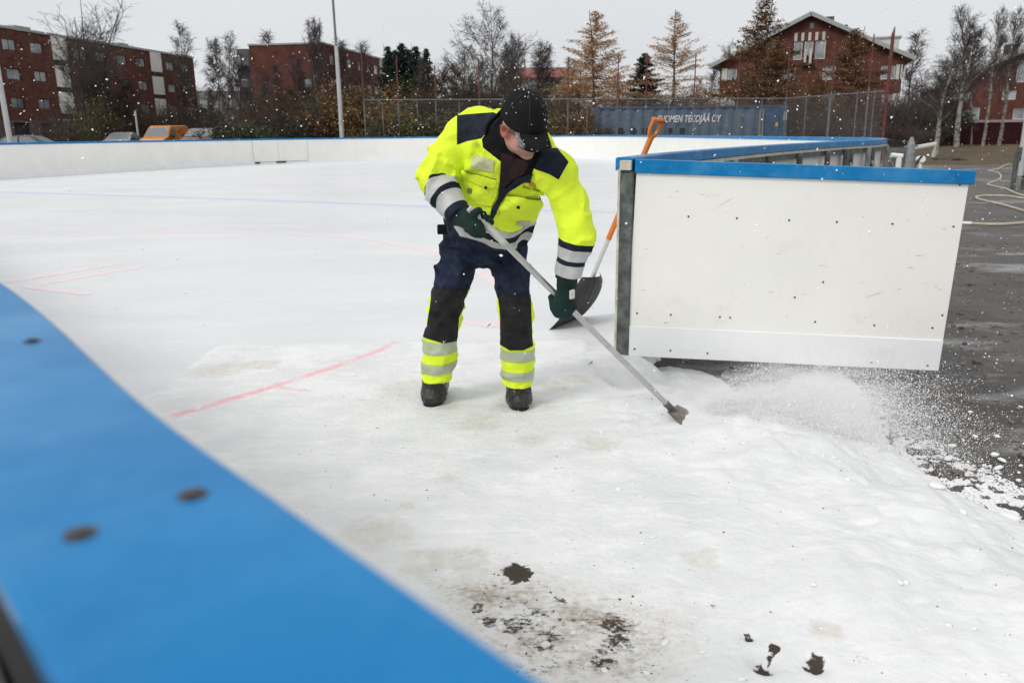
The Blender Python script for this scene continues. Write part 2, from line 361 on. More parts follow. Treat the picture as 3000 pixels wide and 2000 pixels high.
sx = np.concatenate([np.arange(-2.4, -0.3, 0.03), np.arange(-0.3, 2.6, 0.0125), np.arange(2.6, 4.3, 0.04)])
sy = np.concatenate([np.arange(0.1, 0.8, 0.04), np.arange(0.8, 3.2, 0.0125), np.arange(3.2, 5.75, 0.02)])
_sd = {}
def _zf(X, Y):
    z, sd = snow_field(X, Y); _sd['sd'] = sd; return z
V, Fc = grid_mesh(sx, sy, _zf)
keep_sd = _sd['sd']
good = (keep_sd > -0.12)
Fc = Fc[good[Fc].any(1)]
# behind the gate line there is only asphalt, and nothing lies in front of the near rail
snowm = mat('trampled_snow', (0.69, 0.705, 0.715), rough=0.75, col2=(0.81, 0.815, 0.82), vscale=2.6, bump=0.36, bscale=36, spec=0.25)
overlay_noise(snowm, (0.875, 0.88, 0.88), 11, 0.52, 0.70, 0.65, stretch=(0.6, 1.3, 1), seed=41)
overlay_noise(snowm, (0.66, 0.665, 0.665), 9, 0.56, 0.70, 0.45, stretch=(0.25, 1.9, 1), seed=71)
overlay_noise(snowm, (0.60, 0.575, 0.53), 26, 0.60, 0.72, 0.40, stretch=(0.45, 1.5, 1), seed=81)
overlay_noise(snowm, (0.68, 0.69, 0.70), 1.7, 0.50, 0.70, 0.6, stretch=(0.7, 1.3, 1), seed=51)
overlay_noise(snowm, (0.62, 0.60, 0.565), 120, 0.62, 0.72, 0.55, seed=61)
nt, b = nodes(snowm); b.inputs['Subsurface Weight'].default_value = 0.0
overlay_noise(snowm, (0.70, 0.685, 0.655), 5.0, 0.52, 0.78, 0.45, stretch=(0.6, 1.3, 1), seed=11)
overlay_noise(snowm, (0.66, 0.63, 0.585), 38, 0.60, 0.72, 0.50, stretch=(0.5, 1.2, 1), seed=1)
overlay_attr(snowm, 'paint', (0.86, 0.46, 0.50), 34, 0.82, 1.22, 0.62)
overlay_attr(snowm, 'stain_shade', (0.62, 0.595, 0.54), 17, 0.72, 1.10, 0.50)
overlay_attr(snowm, 'grime', (0.36, 0.30, 0.235), 40, 0.66, 0.98, 0.50, (.9, 1.2, 1))
overlay_attr(snowm, 'grime', (0.13, 0.10, 0.08), 105, 0.92, 1.03, 0.50)
overlay_attr(snowm, 'dirt', (0.055, 0.042, 0.033), 52, 0.90, 1.03, 0.55, (.85, 1.25, 1))
P3 = V.copy(); P3[:, 2] = 0
dirt = np.zeros(len(V)); stain_shade = np.zeros(len(V))
for px, py, r_, a_ in DIRT:
    c = atz(px, py, -0.03); dd = np.hypot((V[:, 0] - c[0]), (V[:, 1] - c[1]) * 0.8) + 1.1 * r_ * fbm(P3, 24, int(px) % 17, 3) + .5 * r_ * fbm(P3, 70, int(px) % 13, 2); dirt = np.maximum(dirt, a_ * (1 - sstep(r_ * 0.5, r_ * 1.25, dd)))
da = -poly_sdf(V[:, :2], DIRT_AREA); db = -poly_sdf(V[:, :2], DIRT_BAND)
areaw = sstep(-0.08, 0.16, da)
dirt = np.maximum(dirt, areaw * np.clip(0.60 + 1.9 * fbm(P3, 9, 33, 4), 0, 1.05))
grime = np.maximum(areaw * np.clip(.42 + 2.2 * fbm(P3 * np.array([.8, 1.2, 1]), 6, 35, 4), 0, 1.0), 0.30 * sstep(-0.3, 0.1, da)); grime = np.maximum(grime, .62 * sstep(-.08, .12, db) * np.clip(-.05 + 2.6 * fbm(P3, 5, 36, 4), 0, 1))
for px, py, r_ in STAIN_SHADE:
    c = atz(px, py, -0.0); stain_shade = np.maximum(stain_shade, 0.9 * (1 - sstep(r_ * 0.4, r_ * 1.5, np.hypot((V[:, 0] - c[0]), (V[:, 1] - c[1])))))
stain_shade = np.maximum(stain_shade, 0.75 * sstep(-0.25, 0.05, da))
# edges of the snow sheet are thin and grey with grit
so = obj('snow', V, Fc, snowm, smooth=True); setattr_f(so, 'dirt', dirt); setattr_f(so, 'stain_shade', stain_shade); setattr_f(so, 'grime', grime)
paint = np.zeros(len(V))
for pxl, wd_, am in [([(440, 1238), (720, 1158), (1000, 1070)], .040, 1.0), ([(1000, 1070), (1120, 1025), (1260, 950)], .040, .88), ([(815, 1135), (905, 1147)], .035, .9), ([(995, 1163), (1065, 1171)], .035, .85), ([(1260, 950), (1360, 940), (1460, 948)], .03, .5)]:
    q = np.array([atz(x, y, 0)[:2] for x, y in pxl])
    for a_, b2 in zip(q[:-1], q[1:]):
        e_ = b2 - a_; tt = np.clip(((V[:, :2] - a_) @ e_) / (e_ @ e_), 0, 1); dd = np.linalg.norm(V[:, :2] - a_ - tt[:, None] * e_, axis=1); paint = np.maximum(paint, am * (1 - sstep(wd_ * .4, wd_ * 1.6, dd)) * np.clip(.92 + 1.3 * fbm(P3, 9, 55, 3), .3, 1.1))
setattr_f(so, 'paint', paint)
tag(so, 'trampled dirty snow and slush lying in the open rink gateway', kind='structure')

# ---- loose lumps: uncountable scatter
ICO = None
def ico():
    t = (1 + 5 ** .5) / 2
    v = np.array([(-1, t, 0), (1, t, 0), (-1, -t, 0), (1, -t, 0), (0, -1, t), (0, 1, t), (0, -1, -t), (0, 1, -t), (t, 0, -1), (t, 0, 1), (-t, 0, -1), (-t, 0, 1)], float)
    f = np.array([(0, 11, 5), (0, 5, 1), (0, 1, 7), (0, 7, 10), (0, 10, 11), (1, 5, 9), (5, 11, 4), (11, 10, 2), (10, 7, 6), (7, 1, 8), (3, 9, 4), (3, 4, 2), (3, 2, 6), (3, 6, 8), (3, 8, 9), (4, 9, 5), (2, 4, 11), (6, 2, 10), (8, 6, 7), (9, 8, 1)])
    return v / np.linalg.norm(v[0]), f
def ico2():
    v, f = ico(); V = list(map(tuple, v)); mid = {}; F2 = []
    def m(a, b):
        k = (min(a, b), max(a, b))
        if k not in mid:
            p = (np.array(V[a]) + V[b]) / 2; p /= np.linalg.norm(p); mid[k] = len(V); V.append(tuple(p))
        return mid[k]
    for a, b_, c in f:
        x, y, z = m(a, b_), m(b_, c), m(c, a); F2 += [(a, x, z), (b_, y, x), (c, z, y), (x, y, z)]
    return np.array(V), np.array(F2)
def scatter(name, P, S, m, flat=(1, 1, 0.6), rough=0.35, kind='stuff', label=None, fine=False, smooth=True, stretch=None):
    """many small irregular lumps as one mesh; P centres, S sizes"""
    v, f = ico2() if fine else ico(); n = len(P); S = np.asarray(S)[:, None, None]
    g = np.random.default_rng(11); W = np.repeat(v[None], n, 0) * (1 + rough * (g.random((n, len(v), 1)) - 0.5) * 2)
    W = W * np.array(flat) * (0.7 + 0.6 * g.random((n, 1, 3)))
    a = g.random(n) * 6.283; c, s = np.cos(a)[:, None], np.sin(a)[:, None]
    W = np.stack([W[..., 0] * c - W[..., 1] * s, W[..., 0] * s + W[..., 1] * c, W[..., 2]], -1) * S + np.asarray(P)[:, None, :]
    Fx = (f[None] + (np.arange(n) * len(v))[:, None, None]).reshape(-1, 3)
    o = obj(name, W.reshape(-1, 3), Fx, m, smooth=smooth); return tag(o, label, kind=kind)
snow_white = mat('loose_snow', (0.86, 0.865, 0.87), rough=0.8, bump=0.4, bscale=150, spec=0.2)
snow_grey = mat('dirty_ice_lump', (0.70, 0.68, 0.64), rough=0.7, col2=(0.86, 0.855, 0.84), vscale=25, bump=0.5, bscale=90, spec=0.3)
soil = mat('dark_soil', (0.045, 0.035, 0.027), rough=0.85, col2=(0.16, 0.13, 0.10), vscale=40, bump=0.6, bscale=150, spec=0.2)
def on_field(x, y):
    z, sd = snow_field(np.asarray(x, float)[None], np.asarray(y, float)[None]); return np.maximum(z.ravel(), ground_z(x, y)), sd
g = np.random.default_rng(21)
n = 26000; t = g.random(n); edge = np.array([atz(x, y, -0.17)[:2] for x, y in [(2480, 1150), (2580, 1262), (2650, 1312), (2790, 1408), (2920, 1482), (3060, 1535), (3300, 1620)]])
i = np.minimum((t * 6).astype(int), 5); fr = t * 6 - i; base = edge[i] + (edge[i + 1] - edge[i]) * fr[:, None]
off = np.abs(g.normal(0, 1, n)) * (0.06 + 0.20 * t) + 0.0; nn = np.array([0.72, 0.69]); p = base + nn * off[:, None] + g.normal(0, 0.04, (n, 2))
z, sd = on_field(p[:, 0], p[:, 1]); clump = vnoise(np.c_[p, 0 * t], 11, 3) * 0.6 + vnoise(np.c_[p, 0 * t], 31, 4) * 0.4
k = (sd < 0.03) & (clump > 0.40 + 0.55 * off); size = 0.0022 + 0.0085 * g.random(n) ** 4
scatter('snow_crumbs', np.c_[p, z + size * 0.2][k], size[k], snow_white, label='crumbs of snow scattered along the edge of the asphalt')
big = [(2688, 1309, .030), (2790, 1303, .022), (2857, 1276, .020), (2922, 1276, .019), (2915, 1330, .026), (2935, 1345, .022), (2925, 1368, .030), (2780, 1340, .034), (2843, 1205, .020), (2985, 1382, .013), (2690, 1310, .025), (2985, 1405, .015), (2640, 1270, .018), (2720, 1250, .012), (2810, 1580, .03), (2950, 1535, .045), (2910, 1510, .035), (2740, 1460, .04), (2990, 1190, .014), (2615, 1233, .016), (2600, 1222, .010), (2726, 1249, .013), (1815, 1083, .018), (1928, 1053, .014)]
bp = np.array([list(atz(x, y, -0.19)[:2]) for x, y, s in big]); bz, _ = on_field(bp[:, 0], bp[:, 1])
scatter('snow_lumps', np.c_[bp, bz + 0.008], [s * 0.8 for *_, s in big], snow_white, flat=(1.2, .8, .5), fine=True, rough=0.18, label='larger lumps of snow strewn on the asphalt edge')
bx = g.random(900) * 2.2 + .2; by = 1.1 + g.random(900) * 2.6; bz, sdb = on_field(bx, by); kk = (sdb > .02) & (vnoise(np.c_[bx, by, 0 * bx], 3.1, 5) > .5); s_ = .0025 + .011 * g.random(900) ** 6
scatter('snow_lumps', np.c_[bx, by, bz + s_ * .1][kk], s_[kk], snow_white, flat=(1.2, .9, .55), fine=True, rough=.2, label='small half-buried lumps in the snow of the gateway')
def in_area(n, poly, sd_=0.0):
    a = np.array(poly); lo, hi = a.min(0), a.max(0); q = lo + (hi - lo) * g.random((n * 4, 2)); return q[poly_sdf(q, poly) < sd_][:n]
q = in_area(260, DIRT_AREA, 0.05); cl = vnoise(np.c_[q, 0 * q[:, 0]], 9, 7); q = q[cl > 0.52]; z, _ = on_field(q[:, 0], q[:, 1]); s_ = 0.0010 + 0.0045 * g.random(len(q)) ** 4
scatter('soil_crumbs', np.c_[q, z + s_ * 0.15], s_, soil, label='dark crumbs of soil on the dirty snow')
q = in_area(90, DIRT_AREA, 0.05); z, _ = on_field(q[:, 0], q[:, 1]); s_ = 0.003 + 0.010 * g.random(len(q)) ** 4
scatter('ice_lumps', np.c_[q, z + s_ * 0.05], s_, snow_grey, flat=(1.2, 1, .55), fine=True, rough=0.22, label='rounded dirty ice lumps beside the blue rail')
bx = g.random(900) * 3.4 - 1.0; by = 1.2 + g.random(900) * 3.4; z, sd = on_field(bx, by); k = (sd > 0.1)
s_ = 0.0010 + 0.0035 * g.random(900) ** 5
scatter('grit', np.c_[bx, by, z + s_ * 0.2][k], s_[k], mat('grit_stone', (0.38, 0.34, 0.29), rough=0.8, col2=(0.10, 0.09, 0.08), vscale=3), label='grit specks scattered over the snow')
n = 9000; gx = 1.2 + 7.5 * g.random(n); gy = 2.6 + 11 * g.random(n) ** 1.6; z, sd = on_field(gx, gy); k = (sd < -0.03)
s_ = 0.003 + 0.022 * g.random(n) ** 5
scatter('gravel', np.c_[gx, gy, ground_z(gx, gy) + s_ * 0.2][k], s_[k], mat('gravel_stone', (0.05, 0.047, 0.045), rough=0.7, col2=(0.22, 0.19, 0.17), vscale=2.2, spec=0.4), flat=(1.2, .9, .6), label='gravel stones scattered on the asphalt')
lm = mat('fallen_leaf', (0.38, 0.17, 0.07), rough=0.7, col2=(0.20, 0.10, 0.05), vscale=4)
n = 260; lx = 1.6 + 5.5 * g.random(n); ly = 2.4 + 7 * g.random(n); z, sd = on_field(lx, ly); k = sd < -0.05
scatter('fallen_leaves', np.c_[lx, ly, ground_z(lx, ly) + 0.004][k], (0.007 + 0.013 * g.random(n))[k], lm, flat=(1.3, .8, .15), smooth=False, label='small orange brown leaves on the asphalt')

# ================================================================== RINK BOARDS
white_board = mat('white_board', (0.875, 0.865, 0.825), rough=0.32, var=0.03, vscale=1.2, bump=0.05, bscale=6, spec=0.45)
overlay_noise(white_board, (0.66, 0.645, 0.60), 5, 0.58, 0.78, 0.40, seed=3); overlay_noise(white_board, (0.45, 0.44, 0.42), 30, 0.68, 0.76, 0.45, stretch=(.5, .5, 1.3), seed=9)
kick_white = mat('kick_plate_white', (0.87, 0.88, 0.885), rough=0.35, var=0.03, vscale=2, spec=0.45)
overlay_noise(kick_white, (0.78, 0.79, 0.79), 14, 0.55, 0.75, 0.4, stretch=(.3, 1, 1), seed=8)
blue_cap = mat('blue_cap', (0.004, 0.165, 0.415), rough=0.32, col2=(0.008, 0.20, 0.475), vscale=3.5, bump=0.08, bscale=18, spec=0.16)
overlay_noise(blue_cap, (0.06, 0.28, 0.57), 7, 0.50, 0.74, 0.45, seed=1); overlay_noise(blue_cap, (0.14, 0.38, 0.64), 4.5, 0.48, 0.75, 0.45, seed=31); overlay_noise(blue_cap, (0.005, 0.13, 0.36), 6, 0.52, 0.72, 0.5, seed=37)
overlay_noise(blue_cap, (0.030, 0.20, 0.44), 90, 0.56, 0.66, 0.45, seed=4)
galv = mat('galvanised_steel', (0.20, 0.215, 0.205), rough=0.5, metal=0.35, col2=(0.36, 0.38, 0.37), vscale=9, bump=0.1, bscale=40, spec=0.4)
dark_steel = mat('dark_steel', (0.055, 0.065, 0.062), rough=0.55, metal=0.3, col2=(0.15, 0.165, 0.16), vscale=14, bump=0.25, bscale=60)
overlay_noise(dark_steel, (0.22, 0.235, 0.225), 24, 0.56, 0.72, 0.7, stretch=(1, 1, .5), seed=2)
raw_edge = mat('cream_board_edge', (0.62, 0.60, 0.50), rough=0.6, col2=(0.40, 0.37, 0.29), vscale=12, bump=0.2)
screw_m = mat('rusty_screw', (0.035, 0.028, 0.024), rough=0.6, metal=0.3, col2=(0.16, 0.10, 0.05), vscale=160)
hole_m = mat('screw_washer', (0.030, 0.026, 0.024), rough=0.5, metal=0.3, col2=(0.10, 0.085, 0.075), vscale=140)
dark_gap = mat('dark_gap', (0.02, 0.02, 0.02), rough=0.8)
def path_normals(path):
    T = np.gradient(path, axis=0); T /= np.linalg.norm(T, axis=1)[:, None]; return T, np.c_[T[:, 1], -T[:, 0]]
def sweep(path, prof, outward=1, ends=True):
    """profile of (offset outward, z) swept along an xy path"""
    T, N = path_normals(path); N = N * outward; k = len(prof); V = []
    for p, nn in zip(path, N):
        for a, z in prof: V.append((p[0] + nn[0] * a, p[1] + nn[1] * a, z))
    Fc = [(i * k + j, i * k + (j + 1) % k, (i + 1) * k + (j + 1) % k, (i + 1) * k + j) for i in range(len(path) - 1) for j in range(k)]
    if ends: Fc += [tuple(range(k)), tuple(range((len(path) - 1) * k, len(path) * k))[::-1]]
    return V, Fc
def cut_path(path, a, b_):
    """piece of an xy path between two arc lengths"""
    d = np.r_[0, np.cumsum(np.linalg.norm(np.diff(path, axis=0), axis=1))]
    m = (d > a) & (d < b_); s = np.r_[a, d[m], b_]
    return np.c_[np.interp(s, d, path[:, 0]), np.interp(s, d, path[:, 1])]
def plen(path): return np.linalg.norm(np.diff(path, axis=0), axis=1).sum()
CAPZ, CAPH = 1.25, 0.078
cap_prof = [(-0.016, CAPZ - CAPH), (-0.016, CAPZ - 0.008), (-0.008, CAPZ), (0.078, CAPZ), (0.084, CAPZ - 0.008), (0.084, CAPZ - CAPH)]
panel_prof = [(0.0, -0.02), (0.0, CAPZ - CAPH + 0.02), (0.014, CAPZ - CAPH + 0.02), (0.014, -0.02)]
kick_prof = [(-0.010, -0.005), (-0.010, 0.20), (-0.006, 0.205), (-0.001, 0.205), (-0.001, -0.005)]
boards = thing('rink_boards', 'long white rink boards with blue top rail around the far ice', 'rink boards', (0, 12, 0))
L = plen(pathR); step = 2.4; a = 0.02
while a < L - 0.3:
    b_ = min(a + step, L); pc = cut_path(pathR, a, b_ - 0.004)
    V, Fc = sweep(pc, panel_prof, 1); obj('panel', V, Fc, white_board, boards); a = b_
V, Fc = sweep(pathR, cap_prof, 1); obj('top_rail', V, Fc, blue_cap, boards)
V, Fc = sweep(pathR[6:], kick_prof, 1); obj('kick_plate', V, Fc, kick_white, boards)
V, Fc = sweep(pathR, [(0.0142, 0.30), (0.0142, 1.15), (0.0162, 1.15), (0.0162, 0.30)], 1); 
# steel frame on the outside of the near corner
near = cut_path(pathR, 0.03, 24.0)
V, Fc = sweep(near, [(0.016, 1.075), (0.016, 1.135), (0.075, 1.135), (0.075, 1.075)], 1); obj('steel_rail', V, Fc, dark_steel, boards)
V, Fc = sweep(near, [(0.016, 1.137), (0.016, 1.165), (0.090, 1.165), (0.090, 1.137)], 1); obj('cream_ledge', V, Fc, raw_edge, boards)
V, Fc = sweep(near, [(0.016, 0.56), (0.016, 0.62), (0.075, 0.62), (0.075, 0.56)], 1); obj('steel_rail', V, Fc, galv, boards)
V, Fc = sweep(near, [(0.016, 0.06), (0.016, 0.12), (0.075, 0.12), (0.075, 0.06)], 1); obj('steel_rail', V, Fc, galv, boards)
T, N = path_normals(pathR); darc = np.r_[0, np.cumsum(np.linalg.norm(np.diff(pathR, axis=0), axis=1))]
def at_arc(s):
    p = np.array([np.interp(s, darc, pathR[:, 0]), np.interp(s, darc, pathR[:, 1])]); t = nrm([np.interp(s, darc, T[:, 0]), np.interp(s, darc, T[:, 1])]); return p, t, np.array([t[1], -t[0]])
for s, w_, m_ in [(1.6, .03, galv), (2.9, .03, galv), (4.2, .03, dark_steel), (5.4, .035, dark_steel), (6.6, .035, dark_steel), (7.5, .055, dark_steel), (7.72, .03, dark_steel), (8.5, .04, galv), (8.72, .03, dark_steel), (10.2, .04, galv), (10.9, .03, galv), (11.7, .03, galv), (12.9, .03, galv), (14.2, .03, galv)]:
    p, t, nn = at_arc(s)
    MB().box((p[0] + nn[0] * .105, p[1] + nn[1] * .105, 0.5), (w_, .028, .64), [np.r_[t, 0], np.r_[nn, 0], (0, 0, 1)], .004).build('post', m_, boards)
for s in (7.6, 8.6, 10.6):
    p, t, nn = at_arc(s); MB().tube([np.r_[p + nn * .13, .95], np.r_[p + nn * .75, -.2]], .022, 8).build('brace', galv, boards)
# free end of the boards at the gateway: steel post, blue rail end, cream block
p, t, nn = at_arc(0.0); A3 = [np.r_[t, 0], np.r_[nn, 0], np.array([0, 0, 1.0])]
MB().box(np.r_[p + nn * .056 + t * .03, 0.56], (.030, .040, .60), A3, .005).build('post', dark_steel, boards)
MB().box(np.r_[p + nn * .0075 + t * .002, 0.58], (.0025, .0070, .60), A3).build('board_edge', raw_edge, boards)
MB().box(np.r_[p + nn * .050 + t * -.004, 1.203], (.012, .036, .030), A3, .004).build('end_block', raw_edge, boards)
# door in the far boards
dz = []
pd0, pd1 = atz(690, 481.5)[:2], atz(848, 475)[:2]; dd = [np.argmin(np.hypot(*(pathR - q).T)) for q in (pd0, pd1)]
s0, s1 = sorted([darc[dd[0]], darc[dd[1]]]); door = cut_path(pathR, s0, s1)
V, Fc = sweep(door, [(-0.012, 0.13), (-0.012, 1.17), (-0.002, 1.17), (-0.002, 0.13)], 1); do = obj('door', V, Fc, white_board, boards)
V, Fc = sweep(door, [(-0.014, 0.09), (-0.014, 0.125), (-0.002, 0.125), (-0.002, 0.09)], 1); obj('sill', V, Fc, mat('grey_sill', (.45, .45, .44), rough=.6), do)
for s in (s0 - .02, s1 + .02, (s0 + s1) / 2 + .1):
    p, t, nn = at_arc(s); MB().box(np.r_[p - nn * .007, .65], (.014, .006, .52), [np.r_[t, 0], np.r_[nn, 0], (0, 0, 1)]).build('door_seam', mat('seam_grey', (.58, .58, .56), rough=.6), do)
for s, w_ in ((s0 + 1.55, .28), (s1 - .2 if s1 - s0 > 2 else s1, .14)):
    p, t, nn = at_arc(s); MB().box(np.r_[p - nn * .02, .085], (w_, .015, .04), [np.r_[t, 0], np.r_[nn, 0], (0, 0, 1)]).build('hinge', dark_gap, do)

# boards right in front of the camera: blue rail with washers
fb = thing('rink_boards', 'near white rink board with a broad blurred blue top rail and dark screw washers', 'rink boards', (-0.5, 0.8, 0))
fpath = pathF[::-1]
cap2 = [(-0.006, CAPZ - CAPH), (-0.006, CAPZ - 0.006), (0.0, CAPZ), (0.094, CAPZ), (0.099, CAPZ - 0.004), (0.099, CAPZ - 0.013), (0.030, CAPZ - 0.014), (0.028, CAPZ - CAPH)]
V, Fc = sweep(fpath, cap2, -1); capo = obj('top_rail', V, Fc, blue_cap, fb)
V, Fc = sweep(fpath, [(0.012, -0.05), (0.012, CAPZ - CAPH), (0.026, CAPZ - CAPH), (0.026, -0.05)], -1); obj('panel', V, Fc, white_board, fb)
V, Fc = sweep(fpath, [(0.030, 1.05), (0.030, 1.232), (0.092, 1.232), (0.092, 1.05)], -1); obj('steel_rail', V, Fc, dark_gap, fb)
V, Fc = sweep(fpath, [(0.030, 0.1), (0.030, 0.16), (0.085, 0.16), (0.085, 0.1)], -1); obj('steel_rail', V, Fc, dark_steel, fb)
for px, py in [(95, 1000), (565, 1450), (235, 1565), (-420, 800)]:
    c = atz(px, py, CAPZ); r_ = 0.0062
    MB().tube([c + (0, 0, -0.004), c + (0, 0, 0.0008)], r_, 18).tube([c + (0, 0, 0.0008), c + (0, 0, 0.0022)], r_ * .5, 12).build('screw_washer', hole_m, fb, loc=None)
for s in (.4, 1.6, 2.8, 4.0, 5.2, 7, 9, 11):
    pc = cut_path(fpath, s, s + .05); tt = nrm(pc[-1] - pc[0]); nn = np.array([-tt[1], tt[0]])
    MB().box(np.r_[pc[0] + nn * .125, .5], (.03, .03, .66), [np.r_[tt, 0], np.r_[nn, 0], (0, 0, 1)]).build('post', dark_steel, fb)

# swung-open gate
GLB, GLT = np.array([.732, 5.0, .003]), np.array([.764, 5.0, 1.232]); GRB = np.array([2.690, 4.85, -.077])
gu = nrm(GRB - GLB); gl = np.linalg.norm(GRB - GLB); gv = GLT - GLB; gv = nrm(gv - gu * (gv @ gu) * 0.55); gh = 1.229; gn = nrm(np.cross(gu, gv)); GA = [gu, gv, gn]
if gn[1] > 0: gn = -gn; GA = [gu, gv, gn]
gate = thing('rink_gate', 'white rink gate swung open with blue top rail, sagging above the asphalt', 'gate', tuple(GLB))
def gp(a, b_, c): return GLB + gu * a + gv * b_ + gn * c
m = MB().box(gp(gl / 2, gh / 2, -.008), (gl / 2, gh / 2 - .02, .008), GA, .002)
nq = len(m.F)
mi = [0] * nq
gr = np.random.default_rng(5)
for k in range(46):                                     # scuff marks from pucks and blades
    a, b_ = gr.random() * (gl - .1) + .05, .22 + gr.random() * .85; ln = .004 + .020 * gr.random() ** 2; an = gr.normal(.15, .35); wd = .0007 + .0014 * gr.random()
    if gr.random() < .12: ln *= 3; wd *= .5
    du = np.array([math.cos(an), math.sin(an)]); dn = np.array([-du[1], du[0]]); pts = []
    for q in range(7):
        t_ = q / 6 * 2 - 1; pts.append(du * ln * t_ + dn * (wd * (1 - t_ * t_) + .0008 * gr.normal()))
    for q in range(6, -1, -1):
        t_ = q / 6 * 2 - 1; pts.append(du * ln * t_ - dn * (wd * (1 - t_ * t_) * gr.random()))
    c0 = len(m.V); m.add([gp(a + q[0], b_ + q[1], .0012) for q in pts], [tuple(range(14))]); mi.append(1)
po = obj('panel', m.V, m.F, [white_board, mat('scuff', (.50, .49, .47), rough=.6, col2=(.20, .19, .18), vscale=18)], gate, mi=mi)
MB().box(gp(gl / 2, .098, .004), (gl / 2 - .001, .100, .0045), GA, .003).build('kick_plate', kick_white, gate)
MB().box(gp(gl / 2 + .005, gh - .034, -.035), (gl / 2 + .018, .041, .053), GA, .004).build('top_rail', blue_cap, gate)
for b_, hh in ((.10, .03), (.62, .03), (1.06, .03)): MB().box(gp(gl / 2, b_, -.048), (gl / 2 - .02, hh, .028), GA, .003).build('steel_rail', galv, gate)
for a in (.03, .68, 1.32, gl - .05): MB().box(gp(a, .58, -.05), (.025, .56, .030), GA, .003).build('steel_post', galv, gate)
foot = gp(gl - .11, -.145, -.03)
MB().tube([gp(gl - .11, .05, -.03), foot], .0085, 8).build('leg', dark_gap, gate)
MB().box(foot + (0, 0, -.004), (.035, .03, .004)).build('foot_plate', dark_steel, gate)
Zk = 1.5677
for zx, zy in [(248, 332), (523, 316), (747, 325), (979, 331), (1209, 340), (1471, 349), (1743, 379), (243, 516), (497, 524), (719, 532), (959, 541), (1178, 549), (1434, 558), (1714, 570), (261, 968), (416, 975), (641, 985), (688, 988), (985, 895), (1078, 1007), (1350, 1023), (1663, 977), (1617, 1035), (249, 1130), (413, 1137), (583, 1150), (1335, 1190), (1592, 1207), (1115, 825)]:
    d = ray(1700 + zx / Zk, 300 + zy / Zk); tt = ((GLB - CPOS) @ gn) / (d @ gn); c = CPOS + d * tt
    off = .0095 if (c - GLB) @ gv < .2 else .001
    MB().tube([c + gn * (off - .004), c + gn * (off + .0015)], .0062, 10).tube([c + gn * (off + .0015), c + gn * (off + .003)], .003, 8).build('screw', screw_m, gate)
MB().box(gp(-.012, .95, -.02), (.016, .05, .012), GA, .003).build('hinge', dark_steel, gate); MB().box(gp(-.012, .3, -.02), (.016, .05, .012), GA, .003).build('hinge', dark_steel, gate)
# ================================================================== BACKGROUND
brick = mat('red_brick', (0.086, 0.034, 0.027), rough=0.85, col2=(0.142, 0.061, 0.046), vscale=1.6, bump=0.1, bscale=12, spec=0.15)
overlay_noise(brick, (0.085, 0.028, 0.020), 0.35, 0.5, 0.75, 0.55, seed=2); overlay_noise(brick, (0.30, 0.14, 0.10), 9, 0.60, 0.75, 0.5, seed=5)
brick_far = mat('dark_red_brick', (0.082, 0.031, 0.025), rough=0.85, col2=(0.13, 0.052, 0.040), vscale=0.6, spec=0.15); overlay_noise(brick_far, (0.26, 0.13, 0.10), 8, 0.60, 0.75, 0.4, seed=5)
base_brick = mat('brown_base_wall', (0.085, 0.060, 0.056), rough=0.85, col2=(0.13, 0.092, 0.085), vscale=2)
white_clad = mat('white_cladding', (0.52, 0.52, 0.48), rough=0.7, var=0.08, vscale=1.5); overlay_noise(white_clad, (0.45, 0.45, 0.42), 3, 0.5, 0.8, 0.5, stretch=(.3, .3, 4), seed=3)
white_bright = mat('white_panel', (0.74, 0.74, 0.70), rough=0.7, var=0.06, vscale=1.5)
pale_render = mat('pale_render', (0.50, 0.49, 0.45), rough=0.8, var=0.08, vscale=1)
glass = mat('window_glass', (0.10, 0.115, 0.125), rough=0.12, col2=(0.30, 0.32, 0.33), vscale=0.33, detail=1, spec=0.8, pos=(0.42, 0.58))
glass_pale = mat('curtained_glass', (0.16, 0.18, 0.19), rough=0.15, col2=(0.42, 0.45, 0.47), vscale=0.5, spec=0.7)
frame_dark = mat('dark_window_frame', (0.035, 0.035, 0.037), rough=0.5); frame_white = mat('white_window_frame', (0.62, 0.62, 0.60), rough=0.5)
dark_open = mat('dark_opening', (0.018, 0.017, 0.017), rough=0.7)
roof_metal = mat('snowy_metal_roof', (0.26, 0.28, 0.26), rough=0.6, col2=(0.44, 0.45, 0.44), vscale=1.2); roof_dark = mat('dark_roof_trim', (0.05, 0.05, 0.05), rough=0.6)
fascia_m = mat('pale_fascia', (0.34, 0.35, 0.33), rough=0.6)
class Wall:
    """an upright wall plane: origin (ground point), horizontal direction; s along it, z up, n towards the camera"""
    def __init__(s, P0, P1):
        s.P = np.array([P0[0], P0[1], 0.0]); d = np.array([P1[0] - P0[0], P1[1] - P0[1], 0.0]); s.L = np.linalg.norm(d); s.d = d / s.L
        n = np.array([s.d[1], -s.d[0], 0]); s.n = n if n @ (CPOS - s.P) > 0 else -n
    def at(s, a, z, o=0.0): return s.P + s.d * a + s.n * o + np.array([0, 0, z])
    def px(s, x, y):
        r_ = ray(x, y); t = ((s.P - CPOS) @ s.n) / (r_ @ s.n); c = CPOS + r_ * t; return (c - s.P) @ s.d, c[2]
    def box(s, m, a0, a1, z0, z1, o0, o1): return m.box(s.at((a0 + a1) / 2, (z0 + z1) / 2, (o0 + o1) / 2), ((a1 - a0) / 2, (z1 - z0) / 2, abs(o1 - o0) / 2), [s.d, (0, 0, 1), s.n])
